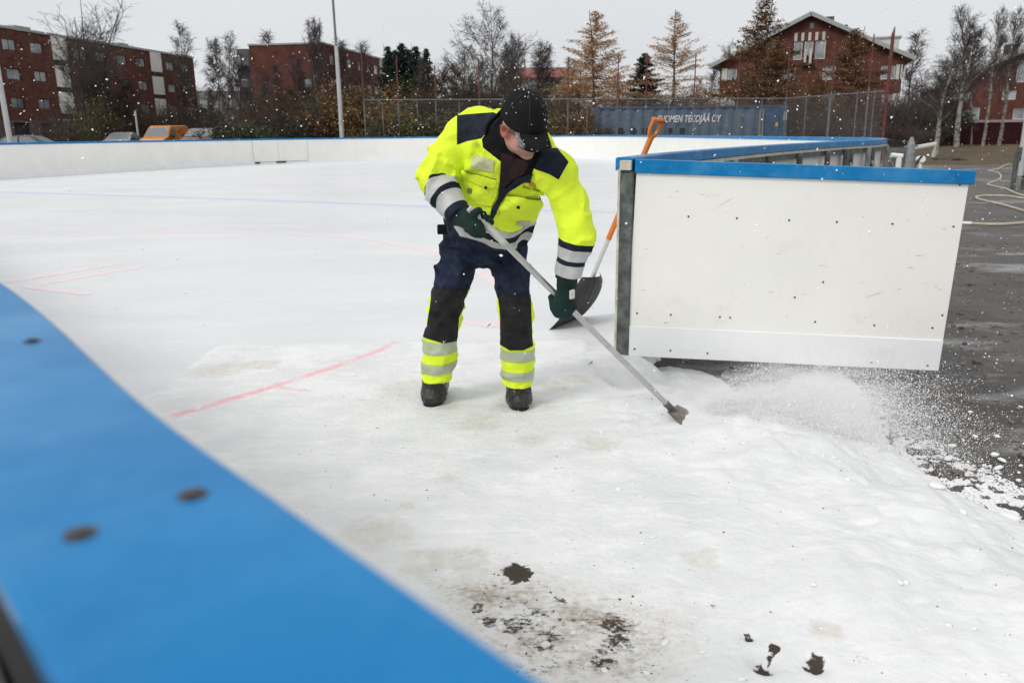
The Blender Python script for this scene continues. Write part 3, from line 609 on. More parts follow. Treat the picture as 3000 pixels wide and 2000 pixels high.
def holed_wall(m, w, a0, a1, z0, z1, holes, depth=0.14, top=None):
    A = sorted({a0, a1} | {h[0] for h in holes} | {h[1] for h in holes}); Z = sorted({z0, z1} | {h[2] for h in holes} | {h[3] for h in holes})
    for i in range(len(A) - 1):
        for j in range(len(Z) - 1):
            ca, cz = (A[i] + A[i + 1]) / 2, (Z[j] + Z[j + 1]) / 2
            if any(h[0] < ca < h[1] and h[2] < cz < h[3] for h in holes): continue
            m.add([w.at(A[i], Z[j]), w.at(A[i + 1], Z[j]), w.at(A[i + 1], Z[j + 1]), w.at(A[i], Z[j + 1])], [(0, 1, 2, 3)])
    for h in holes:
        q = [(h[0], h[2]), (h[1], h[2]), (h[1], h[3]), (h[0], h[3])]
        for k in range(4):
            (a, z), (b_, y) = q[k], q[(k + 1) % 4]; m.add([w.at(a, z), w.at(b_, y), w.at(b_, y, -depth), w.at(a, z, -depth)], [(0, 1, 2, 3)])
def window(w, h, parent, fm=frame_dark, gm=glass, mull=(), t=0.07, depth=0.14, label=None):
    m = MB(); a0, a1, z0, z1 = h
    w.box(m, a0, a1, z0, z0 + t, -depth, -depth + .06); w.box(m, a0, a1, z1 - t, z1, -depth, -depth + .06)
    w.box(m, a0, a0 + t, z0 + t, z1 - t, -depth, -depth + .06); w.box(m, a1 - t, a1, z0 + t, z1 - t, -depth, -depth + .06)
    for f in mull: c = a0 + (a1 - a0) * f; w.box(m, c - t / 2, c + t / 2, z0 + t, z1 - t, -depth, -depth + .05)
    f = m.build('window', fm, parent)
    p = MB(); p.add([w.at(a0, z0, -depth + .02), w.at(a1, z0, -depth + .02), w.at(a1, z1, -depth + .02), w.at(a0, z1, -depth + .02)], [(0, 1, 2, 3)]); p.build('pane', gm, f)
    if label: f['label'] = label
    return f
# ---- long four-storey block on the left
w = Wall(atz(0, 75, 12.4), atz(565, 167, 12.4))
bl = thing('apartment_block', 'long red brick apartment block with white balcony strips at the left edge', 'apartment building', tuple(w.at(10, 0)))
cols = [(-9.9, -8.0), (-6.2, -4.3), (-.1, 1.75), (3.75, 5.58), (10.4, 12.2), (14.2, 16.0), (18.1, 20.05), (22.0, 23.9), (28.6, 30.5), (32.3, 34.2)]
holes = [(a, b_, z, z + 1.1) for z in (10.12, 7.25, 4.4) for a, b_ in cols]
m = MB(); holed_wall(m, w, -14, 35.63, 3.2, 12.2, holes)
eL = w.n * -12
m.add([w.at(35.63, 0), w.at(35.63, 0) + eL, w.at(35.63, 12.2) + eL, w.at(35.63, 12.2)], [(0, 1, 2, 3)]); m.add([w.at(-14, 0), w.at(-14, 0) + eL, w.at(-14, 12.2) + eL, w.at(-14, 12.2)], [(0, 1, 2, 3)])
m.add([w.at(-14, 0) + eL, w.at(35.63, 0) + eL, w.at(35.63, 12.2) + eL, w.at(-14, 12.2) + eL], [(0, 1, 2, 3)]); m.build('wall', brick, bl)
gh_ = [(-.3, 1.9, -.3, 2.95), (3.7, 5.7, -.3, 2.95), (-6.5, -4.3, -.3, 2.95), (12.2, 14.4, .6, 2.6), (18, 19.6, -.3, 2.6), (29, 31.5, .8, 2.4)]
m = MB(); holed_wall(m, w, -14, 35.62, -.3, 3.19, gh_, .3); m.build('base_wall', base_brick, bl)
for h in gh_: m = MB(); w.box(m, h[0], h[1], h[2], h[3], -.30, -.25); m.build('garage_door', dark_open, bl)
mr = MB(); mr.box(w.at(10.8, 12.28, -6), (24.9, 6.1, .08), [w.d, w.n, (0, 0, 1)]); mr.build('roof', roof_metal, bl)
m = MB(); w.box(m, -14.05, 35.7, 12.19, 12.44, .02, .12); m.build('fascia', fascia_m, bl)
for k, h in enumerate(holes): window(w, h, bl, gm=glass_pale if k % len(cols) in (2, 3) and k < 2 * len(cols) else glass, mull=(.5,) if k % 3 else ())
for a0, a1 in ((6.95, 9.25), (25.1, 27.5), (-12.5, -10.4)):
    for z0, z1 in ((9.72, 12.18), (6.85, 9.12), (4.0, 6.3), (.4, 3.45)):
        m = MB(); w.box(m, a0, a1, z0, z1, .004, .10); m.build('balcony_panel', white_bright, bl)
    for z0 in (9.14, 6.32, 3.47): m = MB(); w.box(m, a0 + .1, a1 - .1, z0, z0 + .5, .004, .03); m.build('stair_window', dark_open, bl)
for px_, wd in ((112, 1.0), (395, .9)):
    s, z = w.px(px_, 125); m = MB(); w.box(m, s - wd, s + wd, 12.36, 12.75, -3.4, -1.8); w.box(m, s - wd * 1.15, s + wd * 1.15, 12.75, 12.95, -3.6, -1.6); m.build('roof_vent', galv, bl)
# ---- second block
we = Wall(atz(728, 132, 12.4), atz(945, 126, 12.4)); ws = Wall(atz(945, 126, 12.4), atz(1166, 186, 12.4))
bm = thing('apartment_block', 'red brick apartment block with blank end wall behind the tall white pole', 'apartment building', tuple(we.at(5, 0)))
m = MB(); holed_wall(m, we, 0, we.L, 0, 12.3, [(6.9, 8.0, z, z + 1.1) for z in (7.2, 4.3)]); cols = [(2.0, 3.4), (4.6, 6.0), (8.2, 9.6), (12.4, 13.8), (16.1, 17.5), (19.15, 20.75), (24.8, 26.4), (28.0, 29.6)]
hs = [(a, b_, z, z + 1.15) for z in (10.05, 7.2, 4.35) for a, b_ in cols]; holed_wall(m, ws, 0, ws.L, 0, 12.3, hs)
bk = we.at(0, 0) + (ws.at(ws.L, 0) - ws.at(0, 0)); m.add([we.at(0, 0), bk, bk + (0, 0, 12.3), we.at(0, 12.3)], [(0, 1, 2, 3)]); c_ = ws.at(ws.L, 0); m.add([c_, bk, bk + (0, 0, 12.3), c_ + (0, 0, 12.3)], [(0, 1, 2, 3)])
m.build('wall', brick_far, bm)
q = [we.at(-.1, 12.3, .1), we.at(we.L + .1, 12.3, .1), ws.at(ws.L, 12.3, .1), bk + (0, 0, 12.3)]; m = MB(); m.add(q + [p_ + np.array([0, 0, .2]) for p_ in q], [(0, 1, 2, 3), (4, 5, 6, 7), (0, 1, 5, 4), (1, 2, 6, 5), (2, 3, 7, 6), (3, 0, 4, 7)]); m.build('roof', roof_metal, bm)
for h in hs: window(ws, h, bm, fm=frame_white, gm=glass_pale, t=.1)
for h in [(6.9, 8.0, z, z + 1.1) for z in (7.2, 4.3)]: window(we, h, bm)
for z0, z1 in ((9.2, 12.28), (6.0, 8.8)): m = MB(); ws.box(m, 21.7, 24.1, z0, z1, .004, .1); m.build('stair_panel', white_clad, bm)
m = MB(); ws.box(m, 24.5, 31.6, 4.0, 4.35, .01, 2.4); m.build('canopy', white_clad, bm)
for a in (26.5, 31.2): m = MB(); ws.box(m, a, a + .3, 0, 4.0, 1.9, 2.2); m.build('canopy_post', white_clad, bm)
# ---- far pale blocks
wf = Wall(aty(575, 300, 150), aty(745, 300, 150)); bf = thing('apartment_block', 'far pale apartment block glimpsed between the two brick blocks behind bare birches', 'apartment building', tuple(wf.at(5, 0)))
hs = [(.6 + i * 2.2, 1.9 + i * 2.2, z, z + 1.3) for z in (6.4, 3.7) for i in range(4)]
m = MB(); holed_wall(m, wf, -.5, wf.L, 0, 9.2, hs); m.box(wf.at(wf.L / 2, 4.6, -4.2), (wf.L / 2 - .02, 4.6, 4), [wf.d, (0, 0, 1), wf.n]); m.build('wall', mat('grey_render', (.17, .16, .155), rough=.8, var=.2, vscale=1), bf)
for h in hs: window(wf, h, bf, fm=frame_white, gm=glass_pale, t=.15)
wt = Wall(aty(697, 300, 118), aty(731, 300, 118)); bt = thing('stair_tower', 'narrow grey balcony tower beside the blank brick end wall', 'building', tuple(wt.at(1, 0)))
m = MB(); wt.box(m, 0, wt.L - .05, 0, 13.2, -3, -1.4); m.build('wall', mat('grey_balcony_back', (.10, .10, .105), rough=.8), bt)
for k in range(4):
    m = MB(); wt.box(m, -.1, wt.L - .06, 2.2 + k * 2.9, 3.3 + k * 2.9, -1.3, 0); m.build('balcony', mat('grey_balcony', (.30, .30, .30), rough=.8, var=.2, vscale=2), bt)
# ---- white house with red roof behind the man
wr = Wall(aty(1478, 300, 112), aty(1672, 300, 112)); br = thing('house', 'low white house with dull red roof behind bare birches and man in cap', 'house', tuple(wr.at(4, 0)))
za, zb = wr.px(1500, 213)[1], wr.px(1500, 230)[1]
hs = [(1 + i * 2.3, 2.2 + i * 2.3, zb - 2.1, zb - .9) for i in range(4)]
m = MB(); holed_wall(m, wr, 0, wr.L, 0, zb, hs); m.box(wr.at(wr.L / 2, zb / 2 - .05, -4), (wr.L / 2 - .03, zb / 2 - .1, 3.8), [wr.d, (0, 0, 1), wr.n]); m.build('wall', pale_render, br)
for h in hs: window(wr, h, br)
m = MB(); m.prism([(-.6, zb - .1), (-.6, zb + .1), (4, za + .9), (8.6, zb + .1), (8.6, zb - .1)], wr.at(0, 0), -wr.n, np.array([0, 0, 1.0]), wr.d, -.6, wr.L + .6); m.build('roof', mat('dull_red_roof', (.24, .085, .075), rough=.7, var=.2, vscale=1.5), br)
# ---- gabled brick house on the right
w = Wall((24.26, 97.03), (42.07, 90.2)); LW = w.L; AP = 9.41
hb = thing('house', 'gabled three-storey red brick house with white shutters behind the blue container', 'house', tuple(w.at(9, 0)))
top = lambda a: 8.75 + (13.45 - 8.75) * (1 - abs(a - AP) / (AP + 1.1 if a < AP else LW + 1.1 - AP))
hs = [(7.85, 8.75, 8.95, 10.85), (8.95, 9.85, 9.35, 10.85), (10.1, 11.15, 8.95, 10.85), (6.75, 8.2, 6.85, 8.2), (11.05, 12.4, 6.75, 8.15), (16.95, 18.35, 6.6, 8.0), (.85, 1.85, 7.1, 8.25), (17.3, 18.4, 3.75, 5.05), (11.1, 12.5, 3.9, 5.2), (.8, 1.8, 3.9, 5.3), (9.25, 9.85, 12.1, 12.8), (5.3, 5.9, 10.3, 11.0), (13.0, 14.2, .9, 2.2), (16.0, 17.2, .9, 2.2), (4, 5.2, 3.9, 5.2)]
m = MB(); A = sorted({0.0, LW, AP} | {h[0] for h in hs} | {h[1] for h in hs} | set(np.arange(1, LW, 1.0)))
for i in range(len(A) - 1):
    a, b_ = A[i], A[i + 1]; c_ = (a + b_) / 2; cuts = sorted([h for h in hs if h[0] < c_ < h[1]], key=lambda h: h[2]); z = -.3
    for h in cuts: m.add([w.at(a, z), w.at(b_, z), w.at(b_, h[2]), w.at(a, h[2])], [(0, 1, 2, 3)]); z = h[3]
    m.add([w.at(a, z), w.at(b_, z), w.at(b_, top(b_)), w.at(a, top(a))], [(0, 1, 2, 3)])
for h in hs:
    q = [(h[0], h[2]), (h[1], h[2]), (h[1], h[3]), (h[0], h[3])]
    for k in range(4): (a, z), (b_, y) = q[k], q[(k + 1) % 4]; m.add([w.at(a, z), w.at(b_, y), w.at(b_, y, -.14), w.at(a, z, -.14)], [(0, 1, 2, 3)])
for a in (0.0, LW): m.add([w.at(a, -.3), w.at(a, -.3, -26), w.at(a, 8.7, -26), w.at(a, 8.7)], [(0, 1, 2, 3)])
m.build('wall', brick, hb)
for h in hs: window(w, h, hb, fm=frame_dark if h[2] > 12 else frame_white, gm=glass_pale if h[2] < 12 else glass, t=.08, mull=(.5,) if h[1] - h[0] > 1.2 else ())
for a0, z0, a1, z1 in ((-1.15, 8.62, AP, 13.72), (LW + 1.15, 8.62, AP, 13.72)):
    d = nrm(w.d * (a1 - a0) + np.array([0, 0, z1 - z0])); nn_ = nrm(np.cross(d, w.n)); nn_ = nn_ if nn_[2] > 0 else -nn_; ln = math.hypot(a1 - a0, z1 - z0)
    m = MB(); m.box(w.at((a0 + a1) / 2, (z0 + z1) / 2, -12.3) + nn_ * .06, (ln / 2, 13.1, .07), [d, w.n, nn_]); ro = m.build('roof', roof_metal, hb)
    m = MB(); m.box(w.at((a0 + a1) / 2, (z0 + z1) / 2, .83) - nn_ * .12, (ln / 2, .05, .17), [d, w.n, nn_]); m.build('bargeboard', fascia_m, hb)
    m = MB(); m.box(w.at((a0 + a1) / 2, (z0 + z1) / 2, .40) - nn_ * .16, (ln / 2 - .3, .36, .05), [d, w.n, nn_]); m.build('soffit', roof_dark, hb)
for a0, a1, z0, z1 in ((.2, .82, 6.95, 8.3), (.17, .8, 4.2, 5.55), (18.42, 18.78, 6.55, 8.05), (18.9, 19.05, 6.55, 8.05), (18.42, 18.8, 3.7, 5.1), (18.86, 19.05, 3.7, 5.1)): m = MB(); w.box(m, a0, a1, z0, z1, .004, .08); m.build('white_shutter', white_clad, hb)
for k in range(5): m = MB(); w.box(m, 7.85 + k * .72, 8.15 + k * .72, 10.9, 11.75, .004, .07); m.build('lintel_slat', white_clad, hb)
for k in range(2): m = MB(); w.box(m, 9.0 + k * .55, 9.25 + k * .55, 8.45, 10.0, .35, .55); m.build('balcony_post', white_clad, hb)
m = MB(); w.box(m, 8.7, 10.1, 8.3, 8.45, 0.004, .6); m.build('balcony_floor', roof_dark, hb)
for px_, py_, wd, hh, o in ((2412, 52, 1.1, 1.0, -6), (2436, 72, .5, .6, -5), (2475, 85, .35, .9, -5), (2530, 100, .12, .7, -4)):
    s, z = w.px(px_, py_); zt = top(s) * 1.0 + .1; m = MB(); w.box(m, s - wd, s + wd, zt - .5, zt + hh, o - .6, o); m.build('chimney', roof_dark, hb)
s, z = w.px(2600, 118); m = MB(); w.box(m, s - 1.2, s + 1.3, top(s) - .5, top(s) + 1.0, -5, -2); m.build('dormer', white_clad, hb); m = MB(); w.box(m, s - 1.4, s + 1.5, top(s) + 1.0, top(s) + 1.15, -5.2, -1.8); m.build('dormer_roof', roof_metal, hb)
for a in (-.25, LW + .2): m = MB(); m.tube([w.at(a * 1.0 + (-.9 if a < 0 else .9), 8.5, .3), w.at(a, 7.9, .1), w.at(a, 0, .1)], .07, 8); m.build('downpipe', frame_white, hb)
# ---- gable end at the far right
w = Wall((47.5, 93.0), (64.0, 88.0)); h2 = thing('house', 'red brick house with sloping roof at the right edge behind three bare trunks', 'house', tuple(w.at(6, 0)))
s0_, z0_ = w.px(2745, 256); s1_, z1_ = w.px(2998, 146); sl = (z1_ - z0_) / (s1_ - s0_); apx = s0_ + 11.5
top2 = lambda a: z0_ - .25 + sl * (a - s0_) if a < apx else z0_ - .25 + sl * (2 * apx - a - s0_)
def pxh(x0, y0, x1, y1): a, z = w.px(x0, y0); b_, y = w.px(x1, y1); return (a, b_, y, z)
hs = [pxh(2768, 264, 2790, 294), pxh(2791, 266, 2838, 292), pxh(2938, 265, 2975, 292), pxh(2984, 178, 3040, 240), pxh(2820, 322, 2840, 360), pxh(2848, 315, 2866, 360), pxh(2970, 318, 3000, 350), pxh(3050, 265, 3090, 292)]
m = MB(); A = sorted({s0_ + .8, apx, s0_ + 21} | {h[0] for h in hs} | {h[1] for h in hs} | set(s0_ + .8 + np.arange(1, 20, 1.0)))
for i in range(len(A) - 1):
    a, b_ = A[i], A[i + 1]; c_ = (a + b_) / 2; cuts = sorted([h for h in hs if h[0] < c_ < h[1]], key=lambda h: h[2]); z = -.3
    for h in cuts: m.add([w.at(a, z), w.at(b_, z), w.at(b_, h[2]), w.at(a, h[2])], [(0, 1, 2, 3)]); z = h[3]
    m.add([w.at(a, z), w.at(b_, z), w.at(b_, top2(b_)), w.at(a, top2(a))], [(0, 1, 2, 3)])
for h in hs:
    q = [(h[0], h[2]), (h[1], h[2]), (h[1], h[3]), (h[0], h[3])]
    for k in range(4): (a, z), (b_, y) = q[k], q[(k + 1) % 4]; m.add([w.at(a, z), w.at(b_, y), w.at(b_, y, -.14), w.at(a, z, -.14)], [(0, 1, 2, 3)])
m.add([w.at(s0_ + .8, -.3), w.at(s0_ + .8, -.3, -14), w.at(s0_ + .8, top2(s0_ + .8), -14), w.at(s0_ + .8, top2(s0_ + .8))], [(0, 1, 2, 3)])
m.build('wall', brick, h2)
for h in hs: window(w, h, h2, fm=frame_white, gm=glass_pale, t=.08)
for a0, a1 in ((s0_, apx), (2 * apx - s0_, apx)):
    z0q, z1q = z0_, z0_ + sl * (apx - s0_); d = nrm(w.d * (a1 - a0) + np.array([0, 0, z1q - z0q])); nn_ = nrm(np.cross(d, w.n)); nn_ = nn_ if nn_[2] > 0 else -nn_; ln = math.hypot(a1 - a0, z1q - z0q)
    m = MB(); m.box(w.at((a0 + a1) / 2, (z0q + z1q) / 2, -6.6) + nn_ * .05, (ln / 2, 7.4, .07), [d, w.n, nn_]); m.build('roof', roof_metal, h2)
    m = MB(); m.box(w.at((a0 + a1) / 2, (z0q + z1q) / 2, .83) - nn_ * .12, (ln / 2, .05, .15), [d, w.n, nn_]); m.build('bargeboard', fascia_m, h2)
s, z = w.px(2990, 132); m = MB(); w.box(m, s - .6, s + .7, z - 1.2, z + .35, -4, -3); m.build('chimney', roof_dark, h2)

# ---- blue container with lettering
cont_blue = mat('container_blue', (0.085, 0.125, 0.175), rough=0.55, col2=(0.125, 0.17, 0.225), vscale=1.6, spec=0.35); overlay_noise(cont_blue, (0.22, 0.26, 0.31), 5, 0.58, 0.74, 0.55, stretch=(1, 1, .5), seed=2)
cont_blue2 = mat('container_end_blue', (0.045, 0.095, 0.160), rough=0.55, var=.2, vscale=1.5)
cl = aty(1740, 350, 52.0); cr_ = aty(2306, 350, 52.0); w = Wall(cl, cr_); ct = thing('shipping_container', 'blue corrugated shipping container with white lettering behind the rink fence', 'container', tuple(w.at(6, .1)))
zb_, zt_ = .12, w.px(1900, 312)[1]
m = MB(); n = 60; prof = []
for k in range(n):
    a = .35 + (w.L - 1.75) * k / (n - 1); prof.append((a, -.07 if (k // 1) % 4 in (0, 1) else 0.0))
V = [w.at(a, z, o) for z in (zb_ + .15, zt_ - .12) for a, o in prof]; m.add(V, [(i, i + 1, n + i + 1, n + i) for i in range(n - 1)])
m.box(w.at(w.L / 2, (zb_ + zt_) / 2, -1.3), (w.L / 2 - .06, (zt_ - zb_) / 2 - .02, 1.22), [w.d, (0, 0, 1), w.n]); m.build('side_panel', cont_blue, ct)
m = MB(); w.box(m, w.L - 1.38, w.L - .52, zb_ + .14, zt_ - .13, -.05, .01); m.build('end_panel', cont_blue2, ct)
m = MB()
w.box(m, 0, w.L, zt_ - .13, zt_, -.06, .03); w.box(m, 0, w.L, zb_, zb_ + .16, -.06, .03); w.box(m, 0, .36, zb_ + .16, zt_ - .13, -.06, .03); w.box(m, w.L - .5, w.L, zb_ + .16, zt_ - .13, -.06, .03); m.build('corner_frame', cont_blue2, ct)
for o in (.0, .22): m = MB(); w.box(m, w.L - 1.78 + o, w.L - 1.70 + o, zb_ + .1, zt_ - .3, .03, .08); m.build('lock_bar', galv, ct)
m = MB(); s, z = w.px(2275, 365); w.box(m, s - .08, s + .08, z - .12, z + .12, .03, .05); m.build('yellow_plate', mat('yellow_plate', (.65, .42, .04), rough=.5), ct)
s, z = w.px(2303, 340); m = MB(); w.box(m, s - .16, s + .02, z - .25, z + .25, .035, .045); m.build('white_plate', white_clad, ct)
for px_ in (1782, 1818, 1855, 1890, 1962, 1999):
    s, z = w.px(px_, 384); m = MB(); w.box(m, s - .16, s + .16, z - .16, z + .18, .032, .05); m.build('vent', dark_open, ct)
cu = bpy.data.curves.new('lettering', 'FONT'); cu.body = 'SUOMEN TEKOJÄÄ OY'; cu.shear = 0.25; cu.offset = 0.018; cu.extrude = 0.006; cu.size = 1.0; cu.space_character = 1.02
to = bpy.data.objects.new('lettering_src', cu); COL.objects.link(to); bpy.context.view_layer.update()
me = bpy.data.meshes.new_from_object(to.evaluated_get(bpy.context.evaluated_depsgraph_get())); bpy.data.objects.remove(to)
tv = np.array([v.co[:] for v in me.vertices]); tf = [tuple(p_.vertices) for p_ in me.polygons]
sa, zl = w.px(1926, 359); sb, _ = w.px(2113, 354); _, zh = w.px(2000, 337); hgt = 0.73
x0, x1, y0, y1 = tv[:, 0].min(), tv[:, 0].max(), 0.0, hgt
TV = [w.at(sa + (v[0] - x0) / (x1 - x0) * (sb - sa), zl + (v[1] - y0) / (y1 - y0) * (zh - zl), .012 + v[2]) for v in tv]
obj('lettering', TV, tf, mat('white_lettering', (.78, .79, .80), rough=.5), ct)

# ---- chain-link fence with tall red net poles
steel_post = mat('grey_fence_post', (0.17, 0.175, 0.18), rough=0.5, metal=0.3, var=.15, vscale=4); red_pole = mat('red_pole', (0.13, 0.030, 0.027), rough=0.5, var=.2, vscale=3)
fence = thing('chainlink_fence', 'grey chain-link fence with thin posts behind the far rink boards', 'fence', (5, 49, 0))
FP = [aty(1065, 300, 49.5), aty(2300, 300, 49.0), aty(2592, 275, 38.0)]
fl = [np.array([p_[0], p_[1]]) for p_ in FP]
m = MB(); mesh_m = mat('wire_mesh', (0.17, 0.175, 0.18), rough=0.5, metal=0.4)
def fence_run(a, b_, z0, z1a, z1b, pitch=.15):
    d = b_ - a; L_ = np.linalg.norm(d); d = d / L_; n_ = int(L_ / pitch)
    V_ = []; F_ = []
    hh = (z1a + z1b) / 2 - z0; wr_ = .0032
    for sgn in (1, -1):
        for i in range(-int(hh / pitch) - 1, n_ + int(hh / pitch) + 2):
            s0_ = i * pitch; s1_ = s0_ + sgn * hh; t0, t1 = 0.0, 1.0
            lo, hi = min(s0_, s1_), max(s0_, s1_)
            if hi < 0 or lo > L_: continue
            def cl(s): return (s - s0_) / (s1_ - s0_)
            if s0_ < 0: t0 = max(t0, cl(0))
            if s0_ > L_: t0 = max(t0, cl(L_))
            if s1_ < 0: t1 = min(t1, cl(0))
            if s1_ > L_: t1 = min(t1, cl(L_))
            if t1 <= t0: continue
            P_ = []
            for t in (t0, t1):
                s = s0_ + (s1_ - s0_) * t; zt = z1a + (z1b - z1a) * s / L_; P_.append(np.array([a[0] + d[0] * s, a[1] + d[1] * s, z0 + (zt - z0) * t]))
            tdir = nrm(P_[1] - P_[0]); e1 = nrm(np.cross(tdir, [d[1], -d[0], 0])); e2 = np.array([d[1], -d[0], 0])
            bq = len(V_)
            for p_ in P_: V_ += [p_ + e1 * wr_, p_ - e1 * wr_ * .5 + e2 * wr_, p_ - e1 * wr_ * .5 - e2 * wr_]
            F_ += [(bq, bq + 1, bq + 4, bq + 3), (bq + 1, bq + 2, bq + 5, bq + 4), (bq + 2, bq, bq + 3, bq + 5)]
    return V_, F_
for a, b_, za, zb2 in ((fl[0], fl[1], 3.38, 3.20), (fl[1], fl[2], 3.20, 3.06)):
    V_, F_ = fence_run(a, b_, .05, za, zb2); m.add(V_, F_)
m.build('wire_mesh', mesh_m, fence)
tops = [atz(0, 0)] ; 
MB().tube([np.r_[fl[0], 3.38], np.r_[fl[1], 3.20], np.r_[fl[2], 3.06]], .03, 6).build('top_wire', steel_post, fence)
def on_fence(px_):
    r_ = ray(px_, 300)
    for a, b_ in ((fl[0], fl[1]), (fl[1], fl[2])):
        d = b_ - a; M_ = np.array([[r_[0], -d[0]], [r_[1], -d[1]]]); t, s = np.linalg.solve(M_, a)
        if -0.01 <= s <= 1.01: return a + d * s
    return None
for px_ in (1120, 1222, 1345, 1470, 1600, 1720, 1840, 1960, 2100, 2232, 2362, 2430, 2510, 2560):
    q = on_fence(px_)
    if q is not None: MB().tube([(q[0], q[1], 0), (q[0], q[1], 3.22)], .026, 7).build('post', steel_post, fence)
POLES = [(1065, 150, 'red net pole at the left end of the chain-link fence'), (1166, 163, 'red net pole in front of the brick block corner by the canopy'), (1276, 190, 'red net pole in front of the dark spruces left of the man'), (1404, 176, 'red net pole just left of the tall bare tree behind the man'), (1538, 175, 'red net pole in front of the white house with red roof'), (1664, 170, 'red net pole left of the first orange larch'), (1810, 165, 'red net pole right of the first orange larch'), (1893, 160, 'red net pole in front of the lone dark spruce'), (2034, 156, 'red net pole right of the second orange larch'), (2162, 152, 'red net pole at the left end of the gabled house'), (2305, 130, 'red net pole below the left slope of the gabled roof'), (2436, 120, 'red net pole right of the white balcony windows'), (2545, 100, 'red net pole left of the right gable shutters')]
for px_, py_, lab in POLES:
    q = on_fence(px_); Yq = q[1]; zt = aty(px_, py_, Yq)[2]
    pt = thing('net_pole', lab, 'pole', (q[0], q[1], 0), 'red net poles along the chain-link fence')
    MB().tube([(q[0], q[1] + .12, 0), (q[0], q[1] + .12, 3.3)], .04, 8).build('lower_post', steel_post, pt); MB().tube([(q[0], q[1] + .12, 3.3), (q[0], q[1] + .12, zt)], [.042, .032], 8).build('upper_pole', red_pole, pt)
q = fl[2]; zt = aty(2603, 78, q[1])[2]
pt = thing('net_pole', 'tallest red tapering pole at the right end of the fence', 'pole', (q[0], q[1], 0), 'red net poles along the chain-link fence')
MB().tube([(q[0] + .15, q[1] + .1, 0), (q[0] + .15, q[1] + .1, 5.5), (q[0] + .2, q[1] + .1, zt)], [.075, .075, .02], 10).build('upper_pole', red_pole, pt)

# ---- lamp posts
lamp_grey = mat('lamp_post_grey', (0.50, 0.51, 0.51), rough=0.45, metal=.2, var=.08, vscale=2)
q0 = aty(1002, 400, 50)
lp = thing('light_pole', 'tall stepped white pole in front of the brick block with blank end', 'light pole', (q0[0], q0[1], 0)); zs = aty(985, 135, 50)[2]
MB().tube([(q0[0], q0[1], 0), (q0[0], q0[1], zs * .5), (q0[0] - .02, q0[1], zs)], [.15, .135, .11], 10).build('lower_pole', lamp_grey, lp); MB().tube([(q0[0] - .02, q0[1], zs), (q0[0] - .1, q0[1], 15)], [.075, .06], 10).build('upper_pole', steel_post, lp)
q0 = aty(31, 416, 33); lp = thing('light_pole', 'thick pale grey light pole cut off at the left edge', 'light pole', (q0[0], q0[1], 0)); MB().tube([(q0[0], q0[1], 0), (q0[0] - .05, q0[1], 4.5)], [.10, .095], 12).tube([(q0[0] - .05, q0[1], 4.5), (q0[0] - .1, q0[1], 9)], [.095, .075], 12).build('pole', lamp_grey, lp)
q0 = aty(405, 400, 62); lp = thing('light_pole', 'slim grey post above the silver car by the orange van', 'light pole', (q0[0], q0[1], 0)); MB().tube([(q0[0], q0[1], 0), (q0[0], q0[1], aty(405, 325, 62)[2])], .07, 8).build('pole', lamp_grey, lp)
q0 = atz(2968, 553, -.2); q1 = aty(2962, 430, q0[1]); q2 = aty(3003, 250, q0[1])
lp = thing('light_pole', 'grey light pole with dark twin footing on the asphalt at the right edge', 'light pole', (q0[0], q0[1], -.2))
tp = q0 + (q2 - q1) * np.array([1, 1, 0]) * 0
MB().tube([(q0[0] + .12, q0[1], .15), (q0[0] + .13, q0[1], 3.2), (q0[0] + .15, q0[1], 8.5)], [.095, .09, .07], 14).build('pole', lamp_grey, lp)
for o in (-.02, .26): MB().box((q0[0] + o, q0[1], .30), (.045, .05, .5), None, .008).build('footing', dark_steel, lp)
MB().box((q0[0] + .12, q0[1], .72), (.13, .07, .18), None, .01).build('collar', dark_steel, lp)

# ---- fire hose on the asphalt
Zh = 4.48
hp = [(2245, 690), (2150, 560), (1990, 600), (1900, 648), (1770, 670), (1880, 690), (1940, 742), (1900, 790), (1765, 845), (1850, 872), (2000, 905), (2110, 955), (2240, 995), (2420, 1010), (2480, 1050), (2240, 1030), (2000, 1000), (1720, 998), (1615, 1020), (1700, 1055), (1950, 1112), (2240, 1195), (2500, 1290), (2500, 1340), (2240, 1350), (2000, 1368), (1800, 1370), (1560, 1360)]
hpts = np.array([atz(2500 + x / Zh, 350 + y / Zh, -.17) for x, y in hp]); hpts = spline(hpts, 8); hpts[:, 2] = -.178
ho = thing('fire_hose', 'long beige hose snaking over the wet asphalt beside the gate', 'hose', tuple(hpts[40]))
MB().tube(hpts, .026, 10).build('tube', mat('beige_hose', (0.42, 0.36, 0.27), rough=0.7, col2=(.55, .50, .42), vscale=6, bump=.2, bscale=60), ho)
e0 = hpts[-1]; e1 = nrm(hpts[-1] - hpts[-3])
MB().tube([e0, e0 + e1 * .03, e0 + e1 * .16], [.034, .038, .034], 12).build('coupling', mat('alloy_coupling', (.62, .63, .63), rough=.35, metal=.5), ho); MB().tube([e0 + e1 * .16, e0 + e1 * .17, e0 + e1 * .42], [.03, .04, .037], 12).build('nozzle', dark_steel, ho)

